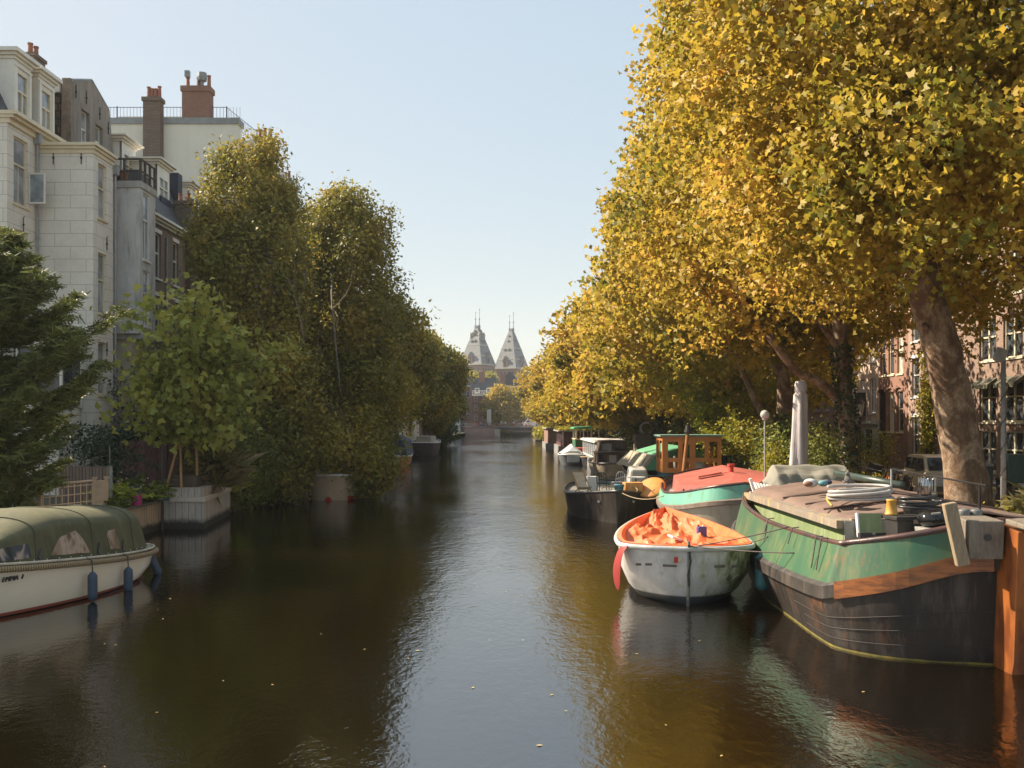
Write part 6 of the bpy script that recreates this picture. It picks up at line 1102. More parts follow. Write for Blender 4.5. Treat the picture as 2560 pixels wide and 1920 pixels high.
cwin(([(0,.93),(1,.93)],[(0,.86),(.28,.58),(.75,.66),(1,.90)],(3.72,4.95)),PV1)
cwin(([(0,.93),(1,.93)],[(0,.66),(.5,.60),(1,.66)],(5.5,6.75)),PV2)
for s in(1.45,1.9,4.35,4.75): pass
for k,s in enumerate((2.2,3.3,5.2)): B().tube([can(s,-.80,.02),can(s+.12,-.93,.02),fr(s+.2,-(np.interp(s,es,ew)-.08),np.interp(s,es,ez)+.05)],.022,5).put('canopy_strap',BLK,t)
for k in range(16): s=.9+k*.35; B().ball(can(s,-.975,.012),.014,6,4).put('press_stud',WHITE2,t)
# name on the hull
sN=6.2; pN=fr(sN,-(np.interp(sN,es,ew)+.025),.83); dN=(fr(sN-.3,-(np.interp(sN-.3,es,ew)),.0)-fr(sN+.3,-np.interp(sN+.3,es,ew),.0)).normalized(); up=Vector((0,0,1)); nn=dN.cross(up); 
Mx=Matrix((dN.to_4d(),up.to_4d(),nn.to_4d(),(0,0,0,1))).transposed(); Mx=Matrix.Translation(pN)@Matrix(((dN.x,0,nn.x,0),(dN.y,0,nn.y,0),(dN.z,1,nn.z,0),(0,0,0,1)))
text_mesh('boat_name','EMMA  I',.135,Mx,IRON,t,.35,.02)
FB=mt('navy_fender',(.035,.06,.10),(.05,.075,.115),rough=.5,sc=5)
def hang(s,L,lab,out_=.14,z0=None,tilt=(0,0,1)):
    w_=np.interp(s,es,ew); z=np.interp(s,es,ez); p=fr(s,-(w_+out_),(z-L-.25) if z0 is None else z0); fender(p,L,.105,FB,lab,tilt); q=Vector(p)+Vector(tilt).normalized()*L
    rope([fr(s,-(w_-.05),z+.08),fr(s,-(w_+.13),z),q],.016,'short rope holding the '+lab.split(' fender')[0]+' fender',name='fender_rope')
hang(4.15,.66,'navy blue fender nearest the camera on the cream launch'); hang(2.7,.62,'second navy blue fender on the cream launch, below the small square window'); hang(.25,.72,'slanting navy fender at the stern of the cream launch',.2,-.05,(-.35,-.1,.8))
# red/white cruiser under the birch
t=T('cream_cruiser','cream cruiser with red waterline half hidden under the birch branches','boat',(-10,50,0)); fr=frame((-9.35,48.6,0),0); simple_boat(t,fr,8,1.5,1.3,1.4,mt('cream_hull2',(.55,.42,.3),(.45,.35,.25),sc=2),WHITE2,WHITE2)
band(t,'waterline_band',mt('red_waterline',(.5,.03,.02)),[[(.25*0+.2,0,-.05),(.5,.72,-.05),(1.0,1.1,-.05),(2.6,1.38,-.05),(4.5,1.36,-.05),(6.6,1.0,-.05),(7.7,0,-.05)],[(.2,0,.2),(.45,.76,.2),(.95,1.16,.2),(2.6,1.44,.2),(4.5,1.42,.2),(6.7,1.06,.2),(7.8,0,.2)]],fr,4)
b=B(); b.prism([(-10.9,1.25),(-8.5,1.25),(-8.7,2.1),(-10.7,2.1)],'y',49.5,53); c=b.put('cabin',WHITE2,t)
for k in range(2): B().box(-10.7+k*1.1,-9.8+k*1.1,49.46,49.48,1.45,1.95).put('window',GL,c)
t=T('tarped_sloop','small orange-hulled boat with blue tarpaulin at the end of the birches','boat',(-10.5,88,0)); fr=frame((-10.4,84.5,0),0); simple_boat(t,fr,7,1.2,1.0,1.2,mt('orange_wood_hull',(.5,.22,.08),(.4,.17,.06)),WHITE2,WHITE2); b=B(); b.prism([(-11.6,1.0),(-9.3,1.0),(-9.6,2.3),(-10.4,2.8),(-11.2,2.3)],'y',85.3,91); b.put('tarp',mt('blue_tarp',(.035,.07,.12),(.05,.09,.15),sc=2),t)
t=T('dark_barge','dark-hulled barge with white deck edge moored by the waterside house','boat',(-11,125,0)); fr=frame((-10.9,112,0),0); simple_boat(t,fr,16,1.9,1.6,1.8,mt('dark_tug_hull',(0,0,0)),WHITE2,WHITE2); b=B(); b.box(-11.8,-10,118,126,1.5,2.2); b.put('hatch',mt('grey_white_wall',(0,0,0)),t)
rr=random.Random(4); b=B()
for k in range(110):
    x=rr.uniform(-8,7) if k<70 else rr.gauss(1.2,2.2); y=rr.uniform(11,48)
    if (x>1.5 and y>18) or (x>5 and y>14.5): continue
    a=rr.uniform(0,6); s=rr.uniform(.02,.05); b.add([(x+s*cos(a),y+s*sin(a),.008),(x-s*.5*sin(a),y+s*.5*cos(a),.012),(x-s*cos(a),y-s*sin(a),.008),(x+s*.5*sin(a),y-s*.5*cos(a),.012)],[(0,1,2,3)])
tag(b.put('floating_leaves',mt('fallen_leaf',(.4,.25,.06),(.5,.4,.2))),'small fallen leaves drifting on the canal','leaves',kind='stuff')
# ---------------- street furniture and vehicles on the right ----------------
def lamp_post(label,x,y):
    t=T('street_lamp',label,'street lamp',(x,y,1)); L=mt('lamp_brown',(.075,.035,.028),(.05,.028,.022),rough=.5,sc=6)
    B().lathe((x,y,1),[(.19,0),(.19,.12),(.13,.18),(.12,.62),(.15,.66),(.10,.74),(.075,.9),(.06,1.4),(.085,1.44),(.06,1.5),(.05,2.75),(.075,2.8),(.04,2.9),(.04,3.12),(.1,3.2),(.07,3.26)],14).put('post',L,t,30)
    b=B(); 
    for k in range(4): a=k*PI/2+PI/4; b.tube([(x+.05*cos(a),y+.05*sin(a),3.95),(x+.17*cos(a),y+.17*sin(a),4.1),(x+.13*cos(a),y+.13*sin(a),4.27)],.014,5); b.tube([(x+.13*cos(a),y+.13*sin(a),4.27),(x+.26*cos(a),y+.26*sin(a),4.86)],.014,5)
    b.tube([(x,y,4.2),(x,y,4.26)],.12,4); b.put('lantern_frame',L,t)
    B().lathe((x,y,4.27),[(.125,0),(.245,.58)],4).put('lantern_glass',mt('milky_glass',(.55,.5,.42),(.42,.38,.32),rough=.15,bm=0),t)
    B().lathe((x,y,4.85),[(.3,0),(.31,.03),(.16,.2),(.09,.24),(.09,.3),(.03,.33),(.03,.42)],8).put('lantern_roof',L,t)
lamp_post('classic dark red-brown crown lantern on a slim post beside the leaning trunk',16.6,45.8)
# SUV
def suv():
    t=T('parked_car','beige boxy four-wheel-drive parked behind the leaning plane trunk','car',(17.0,38,1)); O=Vector((16.9,37.9,1.0)); A=R(-7)
    f=lambda x,y,z:O+Vector((x*cos(A)-y*sin(A),x*sin(A)+y*cos(A),z))   # x across (left=-), y along (front=-)
    PA=mt('beige_car_paint',(.66,.57,.42),(.62,.53,.39),rough=.28,sc=1,bm=0); w=.88
    sec=[(-2.1,.62,.52,.84),(-2.05,.95,.45,.86),(-1.0,1.05,.42,.88),(-.95,1.06,.42,.88),(0,1.06,.4,.89),(1.2,1.06,.42,.89),(2.05,1.04,.45,.87),(2.12,.9,.5,.84)]
    b=B(); b.loft([[f(-hw,y,lo),f(-hw-.0,y,(lo+hi)*.55),f(-hw+.05,y,hi),f(hw-.05,y,hi),f(hw,y,(lo+hi)*.55),f(hw,y,lo)] for y,hi,lo,hw in sec]); b.put('body',PA,t,bev=.02)
    b=B(); g=[(-.95,1.05,.80),(-.35,1.62,.72),(-.1,1.68,.70),(1.6,1.68,.70),(1.95,1.58,.70),(2.1,1.05,.80)]
    b.loft([[f(-.82,y if z<1.2 else y,1.04),f(-hw,y,z),f(hw,y,z),f(.82,y,1.04)] for y,z,hw in g]); b.put('cabin',PA,t,bev=.02)
    def q(n,pts,m): b=B(); b.v=[tuple(f(*p)) for p in pts]; b.f=[tuple(range(len(pts)))]; o=b.put(n,m,t); md=o.modifiers.new('s','SOLIDIFY'); md.thickness=.012; return o
    for y0,y1 in((-.42,.28),(.38,1.05),(1.15,1.85)): 
        for s in(-1,1): q('side_window',[(s*.835,y0-(.25 if y0<0 else 0),1.12),(s*.835,y1,1.12),(s*.745,y1,1.57),(s*.745,y0+.05,1.57)],GL)
    q('windscreen',[(-.7,-.91,1.12),(.7,-.91,1.12),(.62,-.42,1.59),(-.62,-.42,1.59)],GL); q('rear_window',[(-.65,2.1,1.15),(.65,2.1,1.15),(.6,1.99,1.55),(-.6,1.99,1.55)],GL)
    for s in(-1,1):
        for y in(-1.35,1.35):
            c=f(s*.82,y,.36); ax=(f(s,0,0)-f(0,0,0)); wl=B().lathe(c-ax.normalized()*.1,[(.2,0),(.345,.02),(.36,.06),(.36,.18),(.34,.21),(.21,.21)],22,ax).put('wheel',mt('tyre',(.02,.02,.02),(.035,.033,.03),rough=.8,sc=9),t,30); B().lathe(c+ax.normalized()*.07,[(.2,0),(.2,.04),(.07,.02),(.06,.05)],16,ax).put('rim',mt('rim_grey',(.35,.34,.33),rough=.4,metal=.3),wl)
            B().tube([f(s*.895,y+.46*cos(a),.36+.46*sin(a)) for a in[k*PI/8 for k in range(9)]],.035,5).put('wheel_arch',mt('trim_dark',(.10,.085,.065)),t)
        B().obox(f(s*1.0,-.62,1.16),(.2,.1,.17),(0,0,A)).put('wing_mirror',mt('black_plastic',(0,0,0)),t)
        B().obox(f(s*.66,-2.13,.76),(.24,.05,.17),(0,0,A)).put('headlight',mt('lamp_clear',(.55,.55,.5),rough=.1),t); B().obox(f(s*.83,-2.1,.74),(.1,.08,.13),(0,0,A)).put('indicator',mt('amber',(.7,.15,.03),rough=.2),t)
        B().tube([f(s*.62,-.2,1.74),f(s*.62,1.8,1.74)],.02,5).put('roof_rail',BLK,t)
    b=B()
    for k in range(7): b.obox(f(-.39+k*.13,-2.12,.78),(.05,.04,.2),(0,0,A))
    b.put('grille',BLK,t); B().obox(f(0,-2.18,.5),(1.72,.16,.2),(0,0,A)).put('bumper',mt('trim_dark',(0,0,0)),t,bev=.02); B().obox(f(0,2.18,.5),(1.72,.16,.2),(0,0,A)).put('bumper',mt('trim_dark',(0,0,0)),t,bev=.02)
suv()
# bicycles
def bike(label,x,y,rz,lean,col,z=1.0):
    t=T('bicycle',label,'bicycle',(x,y,z),'bicycles parked on the quay'); M=Matrix.Translation((x,y,z))@Matrix.Rotation(rz,4,'Z')@Matrix.Rotation(lean,4,'X'); f=lambda a,c,h:M@Vector((a,c,h)); TY=mt('tyre',(0,0,0)); m=mt('bike_%s'%col[0],col[1],rough=.35)
    for cx_ in(-.53,.53):
        w_=B().tube([f(cx_+.335*cos(a),0,.36+.335*sin(a)) for a in[k*PI/12 for k in range(26)]],.021,6,False).put('wheel',TY,t); b=B()
        for k in range(8): a=k*PI/4+.2; b.tube([f(cx_,0,.36),f(cx_+.32*cos(a),0,.36+.32*sin(a))],.004,3)
        b.put('spokes',PIPE,w_)
    b=B()
    for a,c in(((-.53,.36),(-.08,.34)),((-.53,.36),(-.2,.8)),((-.08,.34),(-.22,.86)),((-.08,.34),(.36,.74)),((-.2,.78),(.34,.86)),((.34,.86),(.53,.36)),((.3,.98),(.36,.74))): b.tube([f(a[0],0,a[1]),f(c[0],0,c[1])],.019,6)
    b.put('frame',m,t); B().obox(f(-.24,0,.93),(.26,.15,.07),(0,0,rz)).put('saddle',BLK,t,bev=.02); B().tube([f(.18,-.27,1.06),f(.3,-.1,1.06),f(.31,.1,1.06),f(.18,.27,1.06)],.014,6).put('handlebar',PIPE,t)
    B().tube([f(-.78,0,.74),f(-.3,0,.74)],.02,5).put('rack',BLK,t); B().lathe(f(-.08,-.03,.34),[(.1,0),(.1,.02)],12,M.to_3x3()@Vector((0,1,0))).put('chainring',BLK,t); return t
for a in [('black bicycle leftmost in the heap beside the parked car',14.6,39.2,1.2,.18,('black',(.02,.02,.02))),('dark bicycle with orange frame leaning in the middle of the heap',15.0,38.8,1.35,.25,('orange',(.5,.15,.04))),('grey-blue bicycle leaning against the orange one',15.35,39.3,1.1,.3,('grey',(.15,.17,.2))),('black bicycle rightmost in the heap, nearest the car rear',15.8,39.8,1.4,.2,('black',(0,0,0))),('purple-black bicycle lying low in front of the heap',15.3,38.0,.9,.5,('plum',(.08,.03,.06))),('dark bicycle standing behind the heap by the lamp post',14.9,41.0,1.0,.15,('black',(0,0,0))),('bicycle cut off by the right edge beside the barge stern, only its wheel showing',12.3,21.6,.5,.05,('blue',(.03,.04,.06)))]: bike(*a)
top(B().obox((15.6,41.2,2.0),(.5,.4,.42),(.3,.2,.3)).put('bike_basket',mt('black_plastic',(0,0,0)),bev=.03),'black basket on top of the bicycle heap','basket')
# poles, bins, pots
t=T('sign_pole','pale grey metal pole wrapped with cable and carrying a tilted floodlight','pole',(15.1,29.5,1)); B().tube([(15.1,29.5,1),(15.1,29.5,6.0)],[.09,.07],10).put('post',PIPE,t,True); B().tube([(15.1+.1*cos(k*.45),29.5+.1*sin(k*.45),1.2+k*.055) for k in range(70)],.014,5).put('cable',DROPE,t); B().obox((14.95,29.4,6.05),(.32,.12,.42),(0,R(20),0)).put('floodlight',mt('light_head',(.4,.4,.4)),t,bev=.02)
t=T('electric_box','dark green metal box mounted on a post behind the grey pole','utility box',(17.2,33,1)); B().obox((17.25,33,2.4),(.62,.4,1.0)).put('box',mt('dark_green_metal',(.02,.06,.045),(.03,.075,.055),rough=.4),t,bev=.03); B().tube([(17.25,33,1),(17.25,33,2)],.07,8).put('post',GWOOD,t)
t=T('wheelie_bin','tall dark green refuse bin between the trunk and the grey pole','bin',(15.9,32.6,1)); B().obox((15.75,32.6,1.75),(.75,.75,1.5),(0,0,0),1.08).put('body',mt('bin_dark_green',(.02,.045,.035),rough=.5),t,bev=.03); B().obox((15.75,32.6,2.55),(.85,.85,.1)).put('lid',mt('bin_lid',(.2,.2,.18),rough=.5),t,bev=.03)
t=T('plant_pot','big brown plastic plant pot with dead reeds near the right edge','plant pot',(14.05,25.2,1)); B().lathe((14.05,25.2,1.0),[(.22,0),(.3,.38),(.33,.38),(.33,.44),(.28,.44),(.28,.4)],18).put('pot',mt('brown_pot',(.16,.11,.08),rough=.6),t)
shrub('shrub','low green weeds beside the brown pot at the right edge',(13.6,25.9,1.4),(.5,.5,.4),90,10,LM_YEL,'leaf',.12,171,'shrubs on the right quay')
for k,(x,y,h,l) in enumerate([(19.3,55,1.25,'thick dark red bollard by the stucco house doorway'),(20.3,52,1.2,'dark red bollard left of the bicycles across the street'),(21.2,50,1.25,'dark bollard behind the bicycle heap'),(18.4,52.5,1.2,'dark red bollard just right of the street lamp'),(11.9,45.2,1.1,'dark wooden post by the hedge left of the parasol'),(11.3,44.4,1.1,'dark red post above the red barge roof'),(11.7,38.6,1.0,'short post between the hedge and the parasol')]):
    top(B().lathe((x,y,1),[(.1,0),(.1,.15),(.075,.2),(.07,h-.15),(.09,h-.1),(.09,h-.04),(.03,h)],10).put('bollard',mt('bollard_red',(.09,.035,.03),(.06,.03,.025),sc=5),None,30),l,'bollard','bollards and posts on the right quay')
top(B().tube([(10.2,34.2,1.2),(10.25,34.2,2.9),(10.3,34.2,3.05)],.045,6).put('wooden_post',STK,None,True),'slim orange-brown wooden post left of the parasol','post')
b=B(); b.obox((18.5,57,1.6),(.5,.35,1.2)); top(b.put('white_cabinet',WHITE2,bev=.02),'white utility cabinet behind the street lamp','cabinet')
# rider
def rider():
    x,y,z=17.35,33.4,1.0; t=T('person','dark-haired rider in a black jacket with white print on the back, seated on a scooter','person',(x,y,z))
    V=[(x,y,z+.82),(x,y-.02,z+1.0),(x+.01,y-.04,z+1.2),(x+.02,y,z+1.36),(x+.03,y+.02,z+1.45),(x+.04,y+.03,z+1.56),
       (x-.19,y-.02,z+1.30),(x-.27,y+.16,z+1.1),(x-.2,y+.42,z+1.05),(x+.23,y-.02,z+1.30),(x+.3,y+.16,z+1.1),(x+.24,y+.42,z+1.05),
       (x-.12,y+.05,z+.78),(x-.2,y+.42,z+.72),(x-.19,y+.38,z+.3),(x-.19,y+.5,z+.26),(x+.12,y+.05,z+.78),(x+.2,y+.42,z+.72),(x+.19,y+.38,z+.3),(x+.19,y+.5,z+.26)]
    E=[(0,1),(1,2),(2,3),(3,4),(4,5),(3,6),(6,7),(7,8),(3,9),(9,10),(10,11),(0,12),(12,13),(13,14),(14,15),(0,16),(16,17),(17,18),(18,19)]
    skin('body',V,E,[(.19,.14),(.17,.12),(.19,.13),(.12,.09),.06,.10,.085,.065,.045,.085,.065,.045,.11,.085,.06,.05,.11,.085,.06,.05],mt('black_jacket',(.015,.016,.018),(.03,.03,.032),rough=.7,sc=5),t)
    B().ball((x+.045,y-.005,z+1.63),.115,14,10,(.9,1,1.1)).put('hair',mt('dark_hair',(.02,.014,.01),(.04,.025,.018),sc=14,rough=.5),t,True)
    B().ball((x+.045,y+.05,z+1.585),.088,12,9,(.9,1,1.2)).put('face',mt('skin',(.42,.24,.16),bm=0),t,True)
    b=B()
    for k in range(5): b.obox((x-.07+k*.04,y-.165,z+1.22+.02*(k%2)),(.026,.012,.07))
    b.obox((x+.01,y-.165,z+1.12),(.2,.012,.02)); b.put('jacket_print',WHITE2,t)
    s=T('scooter','dark scooter carrying the rider at the right edge','scooter',(x,y,z)); B().obox((x,y-.15,z+.6),(.34,.9,.32),(R(4),0,0),.8).put('body',BLK,s,bev=.06); B().obox((x,y-.1,z+.79),(.28,.7,.1)).put('seat',mt('seat_black',(.02,.02,.02),rough=.8),s,bev=.04); B().obox((x,y+.62,z+.65),(.36,.1,.75),(R(-15),0,0)).put('leg_shield',BLK,s,bev=.03)
    for yy in(-.5,.75): B().lathe((x-.06,y+yy,z+.25),[(.12,0),(.24,.02),(.25,.06),(.24,.1),(.12,.12)],16,(1,0,0)).put('wheel',mt('tyre',(0,0,0)),s)
    B().tube([(x-.3,y+.48,z+1.03),(x,y+.55,z+1.05),(x+.3,y+.48,z+1.03)],.02,6).put('handlebar',BLK,s); B().obox((x+.42,y+.1,z+1.15),(.4,.5,.35),(0,0,.2)).put('top_box',BLK,s,bev=.04)
rider()
# railing by the quay and mixed verge
b=B(); b.tube([(10.95,20,1.45),(15,20.6,1.5)],.03,6); 
# ---------------- far end: bridge, street life, houses, museum ----------------
YB=272; t=T('far_bridge','low flat bridge with brick abutments closing the far end of the canal','bridge',(0,YB,0)); ST=mt('bridge_brick',(.25,.16,.125),(.18,.12,.1),sc=.5)
b=B(); b.box(-13.4,-4.9,YB,YB+9,-1,2.25); b.put('abutment',ST,t); b=B(); b.box(-4.9,-3.4,YB-.3,YB+9,-1,2.1); b.put('pier',mt('pier_stone',(.3,.27,.22),sc=1),t); b=B(); b.box(5.9,12,YB,YB+9,-1,2.3); b.put('abutment',ST,t)
b=B(); b.box(-3.4,5.9,YB-.2,YB+9,1.75,2.45); b.put('girder',mt('girder_dark',(.03,.028,.03),sc=2),t); b=B(); b.box(-13.4,12,YB,YB+9,2.452,2.6); b.put('deck',mt('bridge_deck',(.3,.24,.2),sc=2),t)
b=B()
for k in range(85): b.tube([(-13.2+k*.3,YB-.1,2.45),(-13.2+k*.3,YB-.1,3.5)],.025,4)
for z in(2.7,3.5): b.tube([(-13.4,YB-.1,z),(12,YB-.1,z)],.05,4)
b.put('railing',mt('railing_grey',(.25,.2,.2)),t)
rg=np.random.default_rng(91); q=np.stack([rg.uniform(-13,11,900),rg.normal(YB-.35,.12,900),rg.uniform(2.9,3.5,900)+.25*np.sin(rg.uniform(0,30,900))],1); q=q[(np.sin(q[:,0]*1.7)>.1)]; leaves('flower_boxes',q,.3,'leaf',leafmat('bridge_flowers',[(0,(.05,.09,.02)),(.5,(.3,.05,.06)),(.7,(.5,.3,.3)),(1,(.55,.15,.1))],.2,nw=.1),t,rg)
def fperson(x,y,z,c1,c2,label,h=1.72,walk=.2):
    t=T('person',label,'person',(x,y,z),'people on the far bridge'); s=h/1.72; f=lambda a,c,d:(x+a*s,y+c*s,z+d*s)
    V=[f(0,0,.92),f(0,0,1.15),f(0,0,1.38),f(0,0,1.5),f(-.17,0,1.36),f(-.24,0,1.1),f(-.22,-.08,.85),f(.17,0,1.36),f(.24,0,1.1),f(.22,.08,.85)]
    skin('torso',V,[(0,1),(1,2),(2,3),(2,4),(4,5),(5,6),(2,7),(7,8),(8,9)],[.14*s,.13*s,.14*s,.055*s,.07*s,.05*s,.035*s,.07*s,.05*s,.035*s],mt('top_%s'%c1[0],c1[1]),t,1)
    V=[f(0,0,.93),f(-.09,0,.85),f(-.1,walk*.5,.48),f(-.1,walk,.05),f(-.1,walk-.12,.03),f(.09,0,.85),f(.1,-walk*.4,.48),f(.1,-walk,.05),f(.1,-walk-.12,.03)]
    skin('legs',V,[(0,1),(1,2),(2,3),(3,4),(0,5),(5,6),(6,7),(7,8)],[.12*s,.1*s,.07*s,.045*s,.04*s,.1*s,.07*s,.045*s,.04*s],mt('leg_%s'%c2[0],c2[1]),t,1)
    B().ball(f(0,0,1.62),.105*s,8,6,(.9,1,1.15)).put('head',mt('skin',(0,0,0)),t,True); B().ball(f(0,.02,1.66),.112*s,8,6,(.95,1,1)).put('hair',mt('dark_hair',(0,0,0)),t,True)
cs={'white':(.6,.58,.55),'red':(.5,.06,.05),'navy':(.04,.06,.15),'black':(.03,.03,.03),'tan':(.4,.28,.18),'pink':(.6,.3,.3),'blue':(.1,.2,.45)}
for k,(x,c,d,l) in enumerate([(-10.6,'red','navy','in a red top, leftmost on the far bridge'),(-8.9,'pink','black','in a pink top beside the round pillar'),(-7.2,'tan','navy','in a tan top left of the round pillar'),(-3.0,'white','navy','in a white top just right of the pillar on the bridge'),(-1.9,'white','blue','in a white top and blue trousers mid-bridge'),(-.6,'red','black','in a red top mid-bridge'),(.5,'white','black','in a white top and black trousers mid-bridge'),(1.3,'navy','tan','in a navy top left of the white van'),(3.1,'pink','navy','in a pink top standing before the white van'),(7.0,'red','navy','in a red top right of the white van')]):
    fperson(x,YB+1.2+(k%3)*.8,2.6,(c,cs[c]),(d,cs[d]),'tiny walking person '+l,1.62+.06*(k%4),.15+.1*(k%2))
t=T('advertising_pillar','pale round advertising pillar on the left side of the far bridge','pillar',(-6.8,YB+3,2.6)); B().lathe((-6.6,YB+4,2.6),[(.62,0),(.62,4.6),(.72,4.6),(.72,4.75),(.3,4.95)],18).put('column',mt('pillar_grey',(.42,.37,.33),(.36,.32,.29),sc=1),t); B().lathe((-6.6,YB+4,2.61),[(.68,0),(.68,.35)],18).put('base',BLK,t)
for k in range(2): top(B().obox((-9.0+k*.95+.9,YB+.8,3.25),(.6,.5,1.25)).put('litter_bin',mt('blue_bin',(.02,.035,.08)),bev=.05),['left','right'][k]+' dark blue bin under the round pillar','bin','bins on the far bridge')
def van(x,y,z):
    t=T('van','white van driving over the far bridge','van',(x,y,z)); b=B(); b.prism([(x-2.4,z+.35),(x-2.4,z+1.1),(x-1.9,z+1.3),(x-1.2,z+2.05),(x+2.3,z+2.1),(x+2.4,z+.35)],'y',y-.9,y+.9); b.put('body',WHITE2,t,bev=.05)
    B().add([(x-1.75,y-.91,z+1.3),(x-.5,y-.91,z+1.3),(x-.5,y-.91,z+1.9),(x-1.2,y-.91,z+1.9)],[(0,1,2,3)]).put('side_window',GL,t); B().box(x-.3,x+.9,y-.915,y-.905,z+1.3,z+1.85).put('side_window',GL,t)
    for xx in(-1.5,1.5): B().lathe((x+xx,y-.92,z+.35),[(.35,0),(.35,.2)],14,(0,1,0)).put('wheel',mt('tyre',(0,0,0)),t)
van(5.6,YB+6,2.6)
# far houses
def box_house(label,x0,x1,y,z0,z1,mat,cols,rows,roof='gable_y',wm=WHITE2,ww=1.0,wh=1.7,d=12,rh=4,rmat=SLATE,dorm=0,first=1.5,st=3.1):
    h=T('far_house',label,'house',((x0+x1)/2,y,z0)); W=x1-x0; p=W/cols; holes=[(p*(k+.5)-ww/2,p*(k+.5)+ww/2,first+r*st,first+r*st+wh) for r in range(rows) for k in range(cols) if first+r*st+wh<z1-z0-.2]
    b=B(); facade(b,(x0,y,z0),X1,(0,-1),W,z1-z0,holes); b.box(x0,x1,y+.2,y+d,z0,z1); b.put('wall',mat,h)
    for q in holes: window(h,(x0,y,z0),X1,(0,-1),q,wm,GL,'sash')
    b=B()
    if roof=='mansard': b.prism([(y-.1,z1),(y+1.8,z1+rh),(y+d-1.8,z1+rh),(y+d,z1)],'x',x0,x1)
    elif roof=='front': b.prism([(x0-.2,z1),((x0+x1)/2,z1+rh),(x1+.2,z1)],'y',y-.3,y+d)
    else: b.box(x0-.2,x1+.2,y-.3,y+d,z1,z1+.4)
    b.put('roof',rmat,h); b=B(); b.box(x0-.1,x1+.1,y-.35,y-.22,z1-.35,z1+.1); b.put('cornice',WHITE2,h)
    for k in range(dorm):
        xx=x0+W*(k+.5)/dorm; b=B(); b.box(xx-.7,xx+.7,y-.15,y+2,z1+.5,z1+2.3); dm=b.put('dormer',WHITE2,h); B().box(xx-.5,xx+.5,y-.17,y-.155,z1+.9,z1+2.0).put('pane',GL,dm)
    return h
FB1=brick('far_brick',(.17,.085,.065),(.13,.07,.055),(.12,.1,.09),.22,.075,.008)
h=box_house('brown brick corner house with white windows facing the camera behind the far bridge',-2.0,9.0,318,1,12.9,FB1,4,4,'flat',wh=2.0,first=.6); 
b=B(); b.box(-13.2,4.2,316.8,318,12.9,13.2)
for k in range(30): b.tube([(-13+k*.57,316.9,13.2),(-13+k*.57,316.9,14.3)],.05,4)
b.tube([(-13,316.9,14.3),(4,316.9,14.3)],.06,4); b.put('roof_terrace',WHITE2,h)
box_house('dark-roofed brick house with white dormers left of centre beyond the bridge',-13.5,-2.05,319,1,13,FB1,4,4,'mansard',dorm=3,rh=4.2,first=.6)
box_house('steep gabled dark roofed house in front of the right museum tower',-5.5,4.0,329,1,16.2,BR2,4,5,'front',rh=5.2,d=8)
box_house('house with wide dark roof and chimneys between the museum towers and the bridge',-13,-5.6,332,1,14.5,BR1,3,4,'mansard',rh=4.8)
box_house('long grey-roofed building with pale wall at right in front of the museum',-1,24,350,1,18.0,mt('tan_wall',(.38,.3,.22),sc=.5),6,5,'mansard',rh=3,rmat=mt('zinc_roof',(.25,.26,.25),(.2,.21,.2),sc=.4))
box_house('tall pale white house at the left behind the far trees',-26,-16.2,300,1,18.5,WHITE2,3,5,'flat')
box_house('narrow brick house with white trim at the far left of the bridge',-16.1,-13.2,303,1,15.5,BR2,2,4,'mansard',rh=3)
for x,y,z0,z1,n in((-10.5,334,17,21.5,3),(-3.2,326,17,20.4,3),(4.9,349,18,22,2)):
    b=B(); b.box(x-1,x+1,y-.8,y+.8,z0,z1); top(b.put('roof_chimney',BR2),['wide brick chimney left on the dark roofs beyond the bridge','brick chimney in the middle of the dark far roofs','red chimney beside the steep gable'][[-10.5,-3.2,4.9].index(x)],'chimney','chimneys on the far roofs')
tree('far_tree','rusty golden tree behind the round pillar on the far bridge','tree',(-3.2,300,1),[(-3.2,300,4),(-3,300,8)],.4,.2,[((-3.2,300,8.2),(6.2,5,6.6),1500,9)],LM_GOLD,'leaf',.8,201,BK_DK,nb=5,ns=2,spread=.7,hide=False)
tree('far_tree','yellow-green treetops in front of the left museum tower','tree',(-16,395,1),[(-16,395,10),(-15,395,18)],.5,.2,[((-17.5,395,19),(6,6,5.2),900,9),((-10.5,395,19),(4.5,6,4.6),700,9)],LM_YEL,'leaf',1.1,202,BK_DK,nb=5,ns=2,spread=.9,hide=False)
